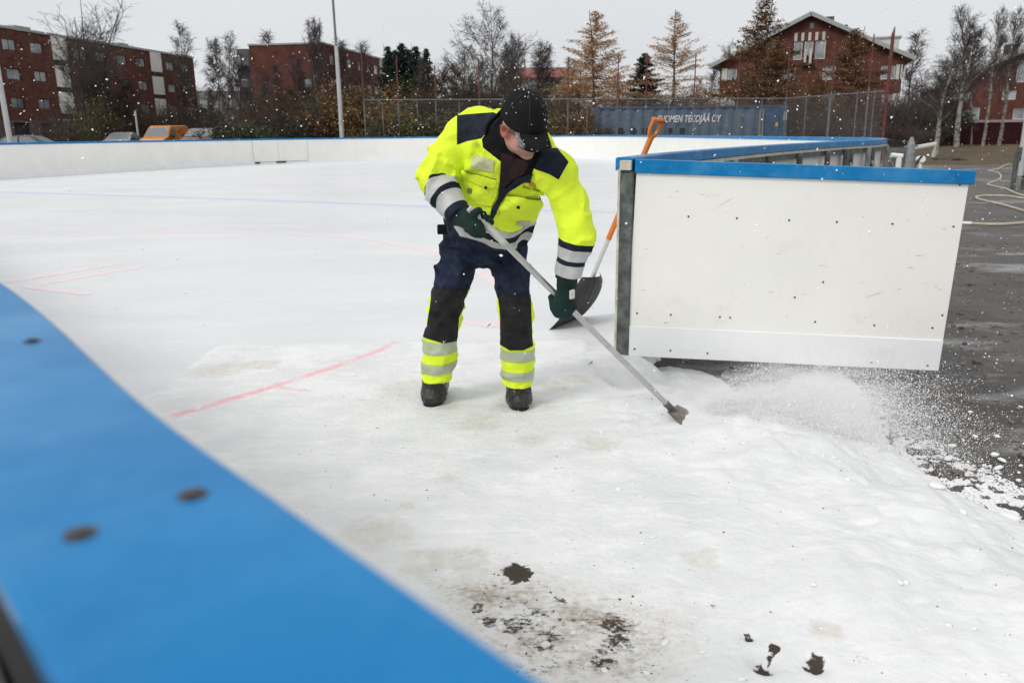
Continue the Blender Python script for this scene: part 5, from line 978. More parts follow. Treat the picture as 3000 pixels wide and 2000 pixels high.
SHRUBS = [('shrub_olive', 1210, 326, 51, 'olive green shrub behind the fence, left of the man'), ('shrub_olive', 1285, 318, 51, 'yellowish green shrub behind the fence, nearest the man on his left'), ('shrub_olive', 1130, 340, 51, 'olive shrub behind the left end of the fence'), ('shrub_gold', 1095, 262, 53, 'golden shrub beside the brick block canopy'), ('shrub_rust', 1032, 222, 54, 'rusty orange shrub right of the white pole'), ('shrub_gold', 1640, 300, 51, 'golden shrub behind the fence right of the cap'), ('shrub_rust', 1700, 310, 51, 'rust shrub behind the fence by the container end'), ('shrub_olive', 1600, 318, 51, 'olive shrub behind the fence beside the cap'),
 ('shrub_green', 715, 352, 52, 'green bush right of the dark red car'), ('shrub_green', 705, 352, 47, 'green bush left of the blank brick wall'), ('shrub_olive', 700, 374, 49, 'low yellow green bush beside the boards'), ('shrub_bare', 760, 300, 56, 'purple brown thicket at the foot of the blank wall'), ('shrub_bare', 880, 290, 56, 'purple brown thicket left of the white pole'), ('shrub_bare', 950, 310, 55, 'purple brown thicket touching the white pole'), ('shrub_bare', 1035, 300, 55, 'brown thicket right of the white pole'), ('shrub_bare', 510, 320, 72, 'brown thicket behind the orange van'), ('shrub_bare', 225, 320, 66, 'brown thicket behind the silver car'), ('shrub_bare', 1350, 260, 57, 'dark thicket left of the man'), ('shrub_bare', 1420, 250, 58, 'dark thicket right behind the jacket'), ('shrub_rust', 1300, 270, 60, 'rusty thicket behind the yellow green shrub'),
 ('shrub_green', 2665, 300, 66, 'green hedge bush beside the gabled house'), ('shrub_green', 2710, 305, 64, 'green hedge bush left of the thick birch'), ('shrub_bare', 2690, 250, 70, 'dark thicket above the green hedge'), ('shrub_bare', 2640, 350, 60, 'low dark thicket under the green hedge'), ('shrub_bare', 2705, 360, 58, 'low dark thicket left of the crimson fence'), ('shrub_rust', 2010, 285, 60, 'rust shrub above the container'), ('shrub_gold', 2055, 290, 62, 'golden shrub left of the gabled house corner'), ('shrub_rust', 1850, 300, 60, 'rust shrub above the container below the spruce'), ('shrub_bare', 2400, 330, 58, 'dark thicket behind the wire fence before the house'), ('shrub_bare', 2500, 325, 56, 'dark thicket behind the right end of the fence')]
for key, px_, ty, Y, lab in SHRUBS: plant(key, px_, ty, Y, 'shrub', lab, 'shrub', None, 1.5)
# uncountable undergrowth along the far side
def undergrowth(name, label, strips, n, mm, seed, hmax):
    g_ = np.random.default_rng(seed); S_ = []
    for k in range(n):
        x0, x1, y0, y1 = strips[g_.integers(0, len(strips))]; px_ = x0 + (x1 - x0) * g_.random(); Y = y0 + (y1 - y0) * g_.random(); q = aty(px_, 380, Y); z = float(ground_z(q[0], q[1])); h_ = hmax * (.35 + .65 * g_.random())
        S_ += limb((q[0], q[1], z), (g_.normal(0, .3), g_.normal(0, .3), 1), h_, .018, .006, g_, 4, .18)[2]
        p_ = S_[-2][3:6]
        for j in range(5): S_ += limb(S_[-1 - g_.integers(0, 3)][:3], nrm(g_.normal(0, .6, 3) + (0, 0, .5)), .5 + .6 * g_.random(), .009, .005, g_, 2, .2)[2]
    v, f = prisms(S_, 3); tag(obj(name, v, f, mm), label, kind='stuff')
undergrowth('undergrowth', 'dense dark brown brush in front of the brick blocks', [(160, 720, 66, 78), (720, 1080, 55, 72)], 4200, twig_brown, 31, 4.6)
undergrowth('undergrowth', 'dense dark brush between the fence and the trees', [(1080, 1700, 54, 66), (1280, 1520, 56, 62)], 3600, twig_brown, 32, 5.0)
undergrowth('undergrowth', 'dark brush around the right houses', [(2060, 2560, 58, 68), (2600, 2760, 60, 75), (2600, 2760, 64, 75), (1800, 2060, 56, 64)], 3000, twig_purple, 33, 4.6)

# ================================================================== CARS beyond the far left boards
car_glass = mat('car_glass', (0.16, 0.18, 0.19), rough=0.08, spec=0.9); tyre = mat('tyre_rubber', (0.012, 0.012, 0.012), rough=.8); rim_m = mat('wheel_rim', (.35, .35, .35), rough=.4, metal=.6); head_m = mat('headlight_glass', (.6, .6, .58), rough=.15)
def car(name, label, paint, prof, Wd, px_, Y, yaw, roofw=.78, belt=.95, glass_side=None, windshield=None, lift=0.0):
    """side profile (x from nose to tail, z) lofted across the width with tumblehome above the belt line"""
    q = aty(px_, 390, Y); z0 = float(ground_z(q[0], q[1])) + lift
    t_ = thing(name, label, 'van' if 'van' in name else 'car', (q[0], q[1], z0)); c, s = math.cos(yaw), math.sin(yaw); T_ = lambda p: np.array([q[0] + p[0] * c - p[1] * s, q[1] + p[0] * s + p[1] * c, z0 + p[2]])
    Lc = max(p[0] for p in prof); n = len(prof); P_ = [(x - Lc / 2, z) for x, z in prof]
    def hw(z): return Wd / 2 * (1 if z < belt else 1 - (1 - roofw) * (z - belt) / (max(p[1] for p in prof) - belt)) * (1 if z > .35 else .95)
    V_ = []; rows = [-1, -.92, 0, .92, 1]
    for f in rows:
        k = .985 if abs(f) == 1 else 1.0
        for x, z in P_: V_.append(T_((x * k, f * hw(z), .5 + (z - .5) * (.97 if abs(f) == 1 else 1.0))))
    F_ = [(r_ * n + i, r_ * n + (i + 1) % n, (r_ + 1) * n + (i + 1) % n, (r_ + 1) * n + i) for r_ in range(4) for i in range(n)] + [tuple(range(n))[::-1], tuple(range(4 * n, 5 * n))]
    obj('body', V_, F_, paint, t_)
    for sd_ in (-1, 1):
        for poly in glass_side: obj('side_window', [T_((x - Lc / 2, sd_ * (hw(z) + .012), z)) for x, z in poly], [tuple(range(len(poly)))], car_glass, t_)
    for (x0, z0_), (x1, z1_), nm in windshield:
        dx, dz = x1 - x0, z1_ - z0_; nx, nz = -dz, dx; l_ = math.hypot(nx, nz); nx, nz = nx / l_ * .015, nz / l_ * .015
        if nz < 0: nx, nz = -nx, -nz
        obj(nm, [T_((x - Lc / 2 + nx, f * (hw(z) - .08), z + nz)) for x, z, f in ((x0, z0_, -1), (x0, z0_, 1), (x1, z1_, 1), (x1, z1_, -1))], [(0, 1, 2, 3)], car_glass, t_)
    for x in (.85, Lc - .85):
        for sd_ in (-1, 1):
            a = T_((x - Lc / 2, sd_ * (Wd / 2 - .2), .31)); b_ = T_((x - Lc / 2, sd_ * (Wd / 2 + .01), .31)); wh = MB().tube([a, b_], .31, 20).build('wheel', tyre, t_); MB().tube([b_, b_ + (b_ - a) * .08], .19, 14).build('rim', rim_m, wh)
    for sd_ in (-1, 1):
        h_ = MB(); h_.box(T_((-Lc / 2 - .01, sd_ * (Wd / 2 - .28), .68)), (.03, .2, .09), [(c, s, 0), (-s, c, 0), (0, 0, 1)], .01); h_.build('headlight', head_m, t_)
        h_ = MB(); h_.box(T_((prof[3][0] + .55 - Lc / 2, sd_ * (Wd / 2 + .1), belt + .12)), (.06, .09, .1), [(c, s, 0), (-s, c, 0), (0, 0, 1)], .02); h_.build('mirror', frame_dark, t_)
    return t_
sedan = [(.05, .25), (0, .55), (.08, .78), (1.15, .95), (1.95, 1.38), (2.6, 1.44), (3.2, 1.38), (3.85, 1.0), (4.4, .95), (4.5, .6), (4.4, .25)]
sg = [[(1.45, .97), (2.05, 1.33), (2.55, 1.38), (2.55, .97)], [(2.62, .97), (2.62, 1.38), (3.1, 1.34), (3.6, 1.0)]]; swi = [((1.2, .97), (1.93, 1.37), 'windscreen'), ((3.82, 1.02), (3.22, 1.37), 'rear_window')]
vanp = [(.05, .3), (0, .7), (.12, .98), (.75, 1.12), (1.45, 1.78), (1.75, 1.92), (4.3, 1.94), (4.68, 1.85), (4.75, .5), (4.7, .3)]
vg = [[(1.12, 1.14), (1.62, 1.68), (2.15, 1.70), (2.15, 1.12)]]; vwi = [((.80, 1.15), (1.43, 1.76), 'windscreen')]
orange = mat('orange_paint', (.52, .185, .025), rough=.35, var=.08, vscale=2); silver = mat('silver_paint', (.30, .31, .31), rough=.35, var=.1, vscale=2); darkred = mat('dark_red_paint', (.12, .014, .02), rough=.3, var=.1, vscale=2); darkblue = mat('dark_blue_paint', (.035, .042, .055), rough=.3, var=.1, vscale=2)
car('orange_van', 'orange panel van parked behind the far boards', orange, vanp, 1.84, 484, 62, R(88), .86, 1.1, vg, vwi, .10)
car('parked_car', 'silver car parked left of the orange van', silver, sedan, 1.75, 357, 60, R(97), .74, .95, sg, swi, .10)
car('parked_car', 'dark red car parked right of the orange van', darkred, sedan, 1.75, 590, 50, R(101), .74, .95, sg, swi, .42)
car('parked_car', 'dark blue grey car parked behind the left light pole', darkblue, sedan, 1.8, 48, 42, R(10), .74, .95, sg, swi, .18)
# ================================================================== IMPLICIT SURFACES (for the man, his clothes and boots)
class Grid:
    def __init__(s, lo, hi, h):
        s.lo = np.array(lo, float); s.h = h; s.n = np.ceil((np.array(hi) - s.lo) / h).astype(int) + 1; s.D = np.full(s.n, 1.0, np.float32)
        s.ax = [np.float32(s.lo[k]) + np.arange(s.n[k], dtype=np.float32) * np.float32(h) for k in range(3)]
    def sub(s, lo, hi):
        a = np.clip(np.floor((np.array(lo) - s.lo) / s.h).astype(int), 0, s.n); b_ = np.clip(np.ceil((np.array(hi) - s.lo) / s.h).astype(int) + 1, 0, s.n); sl = tuple(slice(i, j) for i, j in zip(a, b_))
        X, Y, Z = np.meshgrid(s.ax[0][sl[0]], s.ax[1][sl[1]], s.ax[2][sl[2]], indexing='ij'); return sl, np.stack([X, Y, Z], -1)
    def add(s, fn, lo, hi, k=0.03):
        sl, P = s.sub(np.array(lo) - k - .03, np.array(hi) + k + .03)
        if P.size == 0: return
        d = fn(P).astype(np.float32); a = s.D[sl]; hh = np.maximum(k - np.abs(a - d), 0) / k; s.D[sl] = np.minimum(a, d) - hh * hh * k * .25
    def cut(s, fn, k=0.01):
        P = np.stack(np.meshgrid(*s.ax, indexing='ij'), -1); s.D = np.maximum(s.D, fn(P).astype(np.float32))
    def sub_sdf(s, fn, lo, hi, k=.01):
        sl, P = s.sub(lo, hi); d = -fn(P).astype(np.float32); a = s.D[sl]; hh = np.maximum(k - np.abs(a - d), 0) / k; s.D[sl] = np.maximum(a, d) + hh * hh * k * .25
    def displace(s, fn, band=.05):
        m = np.abs(s.D) < band; idx = np.argwhere(m); P = s.lo + idx * s.h; s.D[m] += fn(P).astype(np.float32)
    def cone(s, a, b_, ra, rb, k=.03):
        a, b_ = np.array(a, float), np.array(b_, float); s.add(lambda P: sd_cone(P, a, b_, ra, rb), np.minimum(a - ra, b_ - rb), np.maximum(a + ra, b_ + rb), k)
    def ell(s, c, A, r_, k=.03):
        c = np.array(c, float); R_ = max(r_); s.add(lambda P: sd_ell(P, c, A, r_), c - R_, c + R_, k)
    def mesh(s):
        D = s.D; S = D < 0; nx, ny, nz = D.shape
        c = np.zeros((nx - 1, ny - 1, nz - 1), np.int8)
        for i in (0, 1):
            for j in (0, 1):
                for k in (0, 1): c += S[i:nx - 1 + i, j:ny - 1 + j, k:nz - 1 + k]
        act = np.argwhere((c > 0) & (c < 8)); I = np.full(c.shape, -1, np.int32); I[tuple(act.T)] = np.arange(len(act))
        acc = np.zeros((len(act), 3)); cnt = np.zeros(len(act)); cor = [(i, j, k) for i in (0, 1) for j in (0, 1) for k in (0, 1)]
        val = {q: D[act[:, 0] + q[0], act[:, 1] + q[1], act[:, 2] + q[2]] for q in cor}
        for q in cor:
            for ax in range(3):
                if q[ax]: continue
                p = list(q); p[ax] = 1; va, vb = val[q], val[tuple(p)]; m = (va < 0) != (vb < 0); t = np.where(m, va / (va - vb + 1e-12), 0)
                pt = np.tile(np.array(q, float), (len(act), 1)); pt[:, ax] += t; acc += pt * m[:, None]; cnt += m
        V = s.lo + (act + acc / cnt[:, None]) * s.h; Q = []
        for ax in range(3):
            sl0 = [slice(None)] * 3; sl1 = [slice(None)] * 3; sl0[ax] = slice(0, -1); sl1[ax] = slice(1, None)
            e = np.argwhere(S[tuple(sl0)] != S[tuple(sl1)]); o1, o2 = [(1, 2), (2, 0), (0, 1)][ax]; ok = (e[:, o1] > 0) & (e[:, o2] > 0) & (e[:, o1] < D.shape[o1] - 1) & (e[:, o2] < D.shape[o2] - 1); e = e[ok]
            f = S[tuple(e.T)]; q = []
            for da, db_ in ((1, 1), (0, 1), (0, 0), (1, 0)):
                ee = e.copy(); ee[:, o1] -= da; ee[:, o2] -= db_; q.append(I[tuple(ee.T)])
            q = np.stack(q, 1); q[~f] = q[~f][:, ::-1]; Q.append(q)
        Q = np.vstack(Q); Q = Q[(Q >= 0).all(1)]; return V, np.vstack([Q[:, [0, 1, 2]], Q[:, [0, 2, 3]]])
def sd_cone(P, a, b_, ra, rb):
    ab = b_ - a; w = P - a; t = np.clip((w @ ab) / (ab @ ab), 0, 1); d = w - t[..., None] * ab; return np.sqrt((d * d).sum(-1)) - (ra + (rb - ra) * t)
def sd_ell(P, c, A, r_):
    q = (P - c) @ np.array(A, float).T; r_ = np.array(r_, float); k0 = np.sqrt(((q / r_) ** 2).sum(-1)); k1 = np.sqrt(((q / r_ ** 2) ** 2).sum(-1)) + 1e-9; return k0 * (k0 - 1) / k1
def sd_tube(P, C, X, A_, B_):
    """elliptic tube: centres C, side axis X (unit, per section), half widths A_, half depths B_"""
    best = np.full(P.shape[:-1], 9.0, np.float32)
    for i in range(len(C) - 1):
        ab = C[i + 1] - C[i]; w = P - C[i]; t = np.clip((w @ ab) / (ab @ ab), 0, 1); ax = nrm(X[i] + X[i + 1]); an = nrm(ab); ax = nrm(ax - an * (ax @ an)); ay = np.cross(an, ax)
        d = w - t[..., None] * ab; a = A_[i] + (A_[i + 1] - A_[i]) * t; b_ = B_[i] + (B_[i + 1] - B_[i]) * t; x, y, z = d @ ax, d @ ay, d @ an
        k = np.sqrt((x / a) ** 2 + (y / b_) ** 2 + (z / np.minimum(a, b_)) ** 2); best = np.minimum(best, (k - 1) * np.minimum(a, b_))
    return best
def vnormals(V, T):
    fn = np.cross(V[T[:, 1]] - V[T[:, 0]], V[T[:, 2]] - V[T[:, 0]]); N = np.zeros_like(V)
    for k in range(3): np.add.at(N, T[:, k], fn)
    return N / (np.linalg.norm(N, axis=1)[:, None] + 1e-12)
def smooth_mesh(V, T, it=2, lam=.5):
    for _ in range(it):
        A = np.zeros_like(V); n = np.zeros(len(V))
        for i, j in ((0, 1), (1, 2), (2, 0)):
            np.add.at(A, T[:, i], V[T[:, j]]); np.add.at(n, T[:, i], 1); np.add.at(A, T[:, j], V[T[:, i]]); np.add.at(n, T[:, j], 1)
        V = V + lam * (A / np.maximum(n, 1)[:, None] - V)
    return V
def split_mesh(W, T, g):
    """cut triangles where field g changes sign; W holds all vertex columns (xyz first); returns W, T, inside flag per triangle (g<0)"""
    g = np.where(np.abs(g) < 1e-9, 1e-9, g); s = g[T] < 0; c = s.sum(1); mixed = (c == 1) | (c == 2)
    Tk = T[~mixed]; fk = c[~mixed] == 3
    Tm = T[mixed].copy(); sm = s[mixed]
    if len(Tm) == 0: return W, T, c == 3, g
    odd = np.where((sm.sum(1) == 1)[:, None], sm, ~sm); r_ = odd.argmax(1); Tm = np.stack([Tm[np.arange(len(Tm)), (r_ + k) % 3] for k in range(3)], 1); ins = g[Tm[:, 0]] < 0
    def newv(a, b_):
        key = np.minimum(a, b_).astype(np.int64) * 10 ** 8 + np.maximum(a, b_); return key
    k1, k2 = newv(Tm[:, 0], Tm[:, 1]), newv(Tm[:, 0], Tm[:, 2]); u, inv = np.unique(np.r_[k1, k2], return_inverse=True); a, b_ = (u // 10 ** 8).astype(int), (u % 10 ** 8).astype(int)
    t = (g[a] / (g[a] - g[b_]))[:, None]; Wn = W[a] + (W[b_] - W[a]) * t; i1, i2 = inv[:len(Tm)] + len(W), inv[len(Tm):] + len(W)
    T1 = np.stack([Tm[:, 0], i1, i2], 1); T2 = np.stack([i1, Tm[:, 1], Tm[:, 2]], 1); T3 = np.stack([i1, Tm[:, 2], i2], 1)
    return np.vstack([W, Wn]), np.vstack([Tk, T1, T2, T3]), np.r_[fk, ins, ~ins, ~ins], np.r_[g, np.zeros(len(u))]
def compact(V, T, *extra):
    u, inv = np.unique(T, return_inverse=True); return (V[u], inv.reshape(T.shape)) + tuple(e[u] for e in extra)
def shell(V, N, T, off, thick):
    """raised patch: outer skin at off+thick, rim down to off"""
    e = np.vstack([T[:, [0, 1]], T[:, [1, 2]], T[:, [2, 0]]]); key = np.sort(e, 1); u, inv, ct = np.unique(key, axis=0, return_inverse=True, return_counts=True); bd = e[ct[inv.ravel()] == 1]; n = len(V)
    Vo = V + N * (off + thick); Vi = V + N * off; return np.vstack([Vo, Vi]), [tuple(t) for t in T] + [(a, a + n, b_ + n, b_) for a, b_ in bd]
def pxs(V):
    q = V - CPOS; k = q @ CW; return np.stack([1500 + FPX * (q @ CR) / k, 1000 - FPX * (q @ CU) / k], 1)
J = aty
def z5(*pts): return [(1200 + x / 2.8517, 250 + y / 2.8517) for x, y in pts]
def z6(*pts): return [(1200 + x / 2.6133, 700 + y / 2.6133) for x, y in pts]

# fabrics
hivis = mat('hivis_yellow_fabric', (0.74, 0.92, 0.045), rough=0.75, var=.06, vscale=9, bump=.22, bscale=55, spec=.2)
navy = mat('navy_fabric', (0.010, 0.014, 0.024), rough=0.85, col2=(0.020, 0.027, 0.042), vscale=26, bump=.3, bscale=120, spec=.15)
denim = mat('navy_denim', (0.010, 0.014, 0.030), rough=0.9, col2=(0.030, 0.040, 0.072), vscale=16, bump=.35, bscale=160, spec=.15)
black_fab = mat('black_fabric', (0.006, 0.006, 0.007), rough=0.9, col2=(0.012, 0.012, 0.013), vscale=20, bump=.3, bscale=150, spec=.12)
knee_fab = mat('black_knee_fabric', (0.0085, 0.0085, 0.009), rough=0.8, col2=(0.022, 0.022, 0.022), vscale=14, bump=.4, bscale=140, spec=.25); overlay_noise(knee_fab, (.16, .16, .16), 60, .66, .74, .6, seed=5)
reflect = mat('reflective_band', (0.40, 0.40, 0.395), rough=0.5, col2=(0.56, 0.56, 0.55), vscale=12, bump=.2, bscale=90, spec=.5)
reflect_green = mat('striped_reflective_band', (0.36, 0.42, 0.28), rough=0.5, col2=(0.48, 0.53, 0.38), vscale=10, bump=.15, bscale=200, spec=.5)
glove_m = mat('dark_green_glove', (0.006, 0.022, 0.019), rough=0.8, col2=(0.013, 0.038, 0.033), vscale=22, bump=.4, bscale=130, spec=.2)
skin = mat('skin', (0.50, 0.255, 0.195), rough=0.5, col2=(0.60, 0.33, 0.26), vscale=22, bump=.15, bscale=200, spec=.35, sss=.12)
overlay_noise(skin, (.60, .20, .17), 14, .50, .72, .55, seed=3)
leather = mat('black_boot_leather', (0.010, 0.010, 0.011), rough=0.26, col2=(0.034, 0.034, 0.036), vscale=18, bump=.35, bscale=80, spec=.4); rubber = mat('black_sole_rubber', (0.007, 0.007, 0.007), rough=.8, bump=.2, bscale=60)
alu = mat('aluminium_tube', (0.46, 0.46, 0.44), rough=0.32, metal=.85, col2=(0.56, .56, .54), vscale=30, bump=.05, bscale=90)
shirt_m = mat('dark_red_check', (0.006, 0.004, 0.004), rough=.9); nt, b = nodes(shirt_m)
t = nt.nodes.new('ShaderNodeTexCoord'); ck = nt.nodes.new('ShaderNodeTexChecker'); ck.inputs['Scale'].default_value = 46; ck.inputs['Color1'].default_value = (.028, .002, .003, 1); ck.inputs['Color2'].default_value = (.006, .004, .004, 1); nt.links.new(t.outputs['Object'], ck.inputs[0]); nt.links.new(ck.outputs[0], b.inputs['Base Color'])

# ------------------------------------------------------------------ skeleton (places read off the photograph)
PR = (-0.20, 4.0, 0.0)
person = thing('person', 'man in yellow and navy work jacket, black cap and knee-patched trousers, bending over a scraper', 'person', PR)
hipR, kneR, ankR = J(1350, 735, 4.10), J(1303, 914, 4.02), J(1273, 1135, 4.10)
hipL, kneL, ankL = J(1490, 745, 4.07), J(1511, 930, 3.96), J(1520, 1150, 4.04)
c_pel, c_wai, c_bel, c_che, c_top = J(1420, 725, 4.08), J(1424, 655, 3.99), J(1442, 585, 3.90), J(1478, 492, 3.77), J(1500, 432, 3.68)
shR, elR, wrR = J(1366, 402, 3.84), J(1274, 527, 3.70), J(1350, 632, 3.575)
shL, elL, wrL = J(1630, 508, 3.60), J(1692, 684, 3.57), J(1662, 822, 3.60)
neck = J(1510, 408, 3.63); side = nrm(shL - shR); spine = nrm(c_che - c_wai); front = nrm(np.cross(spine, side)); front = front if front[1] < 0 else -front
headc = J(1533, 366, 3.50)
hf = nrm([.52, -.56, -.64]); hu = np.array([.16, -.60, .78]); hu = nrm(hu - hf * (hu @ hf)); he = np.cross(hf, hu)       # he = his right
if he[0] > 0: he = -he
# scraper line
T_top, T_bot = J(1377, 612, 3.50), J(1988, 1218, 3.83); pole_d = nrm(T_bot - T_top)
hR0 = T_top + pole_d * .075; tL = ((1636 - 1377) / (1988 - 1377)) * .98; hL0 = T_top + (T_bot - T_top) * 0.415

# ------------------------------------------------------------------ body: one continuous surface, head with face
def H_(f, u, e): return headc + hf * f + hu * u + he * e
HA = [hf, hu, he]
G = Grid((-.50, 3.30, .02), (.42, 4.28, 1.62), .0052)
G.ell(H_(-.012, .035, 0), HA, (.094, .092, .074), .02); G.ell(H_(.026, -.045, 0), HA, (.062, .082, .060), .03); G.ell(H_(.070, -.104, 0), HA, (.026, .022, .027), .03)
for e_ in (-1, 1):
    G.ell(H_(.020, -.078, .045 * e_), HA, (.036, .026, .020), .03); G.ell(H_(.066, -.030, .040 * e_), HA, (.022, .022, .020), .02); G.cone(H_(.082, .022, .014 * e_), H_(.072, .018, .046 * e_), .013, .010, .012)
G.cone(H_(.084, .008, 0), H_(.112, -.036, 0), .0095, .0125, .014); G.ell(H_(.102, -.040, .012), HA, (.010, .008, .009), .008); G.ell(H_(.102, -.040, -.012), HA, (.010, .008, .009), .008)
for e_ in (-1, 1): G.sub_sdf(lambda P: sd_ell(P, H_(.098, -.004, .032 * e_), HA, (.018, .011, .017)), H_(.09, 0, .032 * e_) - .05, H_(.09, 0, .032 * e_) + .05, .014); G.ell(H_(.076, -.005, .031 * e_), HA, (.012, .012, .012), .004)
G.ell(H_(.090, -.064, 0), HA, (.013, .0065, .024), .010); G.ell(H_(.088, -.077, 0), HA, (.012, .0065, .021), .010)
G.sub_sdf(lambda P: sd_ell(P, H_(.104, -.0705, 0), HA, (.010, .0022, .022)), H_(.1, -.07, 0) - .04, H_(.1, -.07, 0) + .04, .004)
for e_ in (-1, 1):
    ec = H_(-.016, -.014, .081 * e_); ear_c = H_(-.016, -.014, .081); EA = [nrm(hf * .93 + he * e_ * -.25), hu, nrm(he * e_ + hf * .3)]
    G.ell(ec, EA, (.022, .038, .012), .008); G.sub_sdf(lambda P: sd_ell(P, ec + EA[2] * .009 + EA[0] * .003, EA, (.0105, .021, .0075)), ec - .05, ec + .05, .006); G.ell(ec - hu * .030 + EA[0] * .004, EA, (.010, .010, .008), .008)
G.cone(H_(-.02, -.06, 0), H_(-.05, -.15, 0), .058, .060, .03)
# thin frame below the clothes, same surface family, joined to the neck
for a, b_, ra, rb in ((H_(-.03, -.085, 0), neck, .050, .056), (neck, c_che, .06, .10), (c_che, c_bel, .12, .13), (c_bel, c_pel + np.array([0, 0, .05]), .12, .10), (shR, c_top, .065, .085), (shL, c_top, .065, .085), (shR, elR, .055, .045), (elR, wrR, .044, .030), (shL, elL, .052, .045), (elL, wrL, .042, .030), (c_pel + np.array([0, 0, .05]), hipR, .10, .075), (c_pel + np.array([0, 0, .05]), hipL, .10, .075), (hipR, kneR, .072, .055), (kneR, ankR, .052, .036), (hipL, kneL, .072, .055), (kneL, ankL, .052, .036)): G.cone(a, b_, ra, rb, .04)
hv, ht = G.mesh(); hv = smooth_mesh(hv, ht, 1, .35); body = obj('body', hv, ht, skin, person, smooth=True)
lq = (hv - headc) @ np.array(HA).T; fl_ = np.exp(-(np.linalg.norm(hv - ear_c, axis=1) / .034) ** 2) + .8 * np.exp(-(np.linalg.norm(hv - H_(.105, -.03, 0), axis=1) / .03) ** 2) + .6 * np.exp(-(np.linalg.norm(hv - H_(.095, -.066, .0), axis=1) / .02) ** 2) + .35 * np.exp(-(np.linalg.norm(hv - H_(.075, -.03, .045), axis=1) / .03) ** 2); setattr_f(body, 'flush', np.clip(fl_, 0, 1)); overlay_attr(skin, 'flush', (.55, .13, .11), 30, .55, 1.35, .9)
stb = np.exp(-((lq[:, 1] + .085) / .03) ** 2) * (lq[:, 0] > .0); setattr_f(body, 'beard', np.clip(stb, 0, 1)); overlay_attr(skin, 'beard', (.20, .155, .135), 220, .95, 1.25, .6)
# stubble and eyebrow hair
g_ = np.random.default_rng(8); N_ = vnormals(hv, ht); loc = (hv - headc) @ np.array(HA).T
m_ = (loc[:, 1] < -.035) & (loc[:, 0] > -.01) & (loc[:, 1] > -.13); idx = np.where(m_)[0]; idx = idx[g_.integers(0, len(idx), 1800)]
S_ = np.c_[hv[idx] + N_[idx] * .0002, hv[idx] + N_[idx] * .0022 - hu * .0012, np.full(len(idx), .00032), np.full(len(idx), .00018)]
m2 = (loc[:, 1] > -.01) & (loc[:, 1] < .035) & (loc[:, 0] < .04) & (loc[:, 0] > -.05) & (np.abs(loc[:, 2]) > .055); i2 = np.where(m2)[0]; i2 = i2[g_.integers(0, len(i2), 1500)]
S2 = np.c_[hv[i2], hv[i2] + N_[i2] * .004 - hu * .012 - hf * .004, np.full(len(i2), .0006), np.full(len(i2), .0002)]
v, f = prisms(np.vstack([S_, S2]), 3); obj('hair', v, f, mat('grey_brown_hair', (.13, .105, .09), rough=.7, col2=(.32, .29, .27), vscale=60), person)

# ------------------------------------------------------------------ jacket
G = Grid((-.52, 3.34, .76), (.46, 4.24, 1.62), .0062)
Cs = [c_pel + spine * -.03, c_wai, c_bel, c_che, c_top]; Xs = [nrm(np.array([1, -.05, -.05])), nrm(np.array([1, -.12, -.10])), nrm(side * .6 + np.array([.4, 0, 0])), side, side]; Aw = [.195, .208, .212, .205, .16]; Bw = [.155, .160, .168, .160, .12]
tor = lambda P: sd_tube(P, Cs, Xs, Aw, Bw)
G.add(tor, (-.48, 3.4, .74), (.42, 4.3, 1.58), .03)
G.ell(J(1452, 424, 3.86), [side, spine, front], (.19, .13, .135), .07)
G.cone(shR, c_top, .092, .115, .06); G.cone(shL, c_top, .088, .112, .06); G.cone(neck, c_che, .095, .12, .06)
mR = shR + (elR - shR) * .5 + np.array([-.015, 0, 0]); mL = shL + (elL - shL) * .5 + np.array([.014, 0, 0])
G.cone(shR, mR, .088, .086, .045); G.cone(mR, elR, .086, .072, .03); G.cone(elR, wrR, .071, .058, .02); G.cone(shL, mL, .080, .078, .035); G.cone(mL, elL, .078, .070, .012); G.cone(elL, wrL, .067, .056, .012)
G.cone(elL + (0, 0, .02), elL + (0, 0, -.03), .072, .073, .012)
def folds(P):
    dR = np.minimum(sd_cone(P, shR, elR, .09, .08), sd_cone(P, elR, wrR, .08, .06)); dL = np.minimum(sd_cone(P, shL, elL, .086, .074), sd_cone(P, elL, wrL, .07, .058)); dT = tor(P) - .0
    aR, aL = nrm(wrR - shR), nrm(wrL - shL); r_ = np.zeros(len(P))
    def ridged(Q, sc, sd_): return 1 - np.abs(2 * vnoise(Q, sc, sd_) - 1)
    def stretch(P, ax, k): return P + np.outer(P @ ax, ax) * (k - 1)
    wR = (dR < dT) & (dR < dL); wL = (dL < dT) & ~wR; w_ = P + .03 * np.stack([fbm(P, 9, 41), fbm(P, 9, 42), fbm(P, 9, 43)], -1) * 2
    d1 = nrm(np.array([.55, 0, .8])); d2 = nrm(np.array([-.35, .2, .9]))
    eR = np.exp(-(np.linalg.norm(P - elR, axis=1) / .13) ** 2); eL = np.exp(-(np.linalg.norm(P - elL, axis=1) / .13) ** 2)
    r_ = np.where(wR, (.008 + .010 * eR) * (ridged(stretch(w_, nrm(shR - elR + .5 * front), .45), 15, 51) ** 2 - .4), r_)
    r_ = np.where(wL, (.005 + .006 * eL) * (ridged(stretch(w_, nrm(aL - .8 * side), .55), 13, 52) ** 2 - .4), r_)
    r_ = np.where(~wR & ~wL, .011 * (ridged(stretch(w_, nrm(spine + .7 * side), .40), 12, 53) ** 2 - .4) + .007 * (ridged(stretch(w_, side, 1.6), 10, 54) ** 2 - .4), r_)
    return -r_ * 2.1 - .005 * fbm(P, 34, 57, 3)
G.displace(folds)
hem_n = nrm(spine * .95 + np.array([0, 0, .15])); hem_c = J(1428, 733, 3.86)
G.cut(lambda P: -((P - hem_c) @ hem_n))
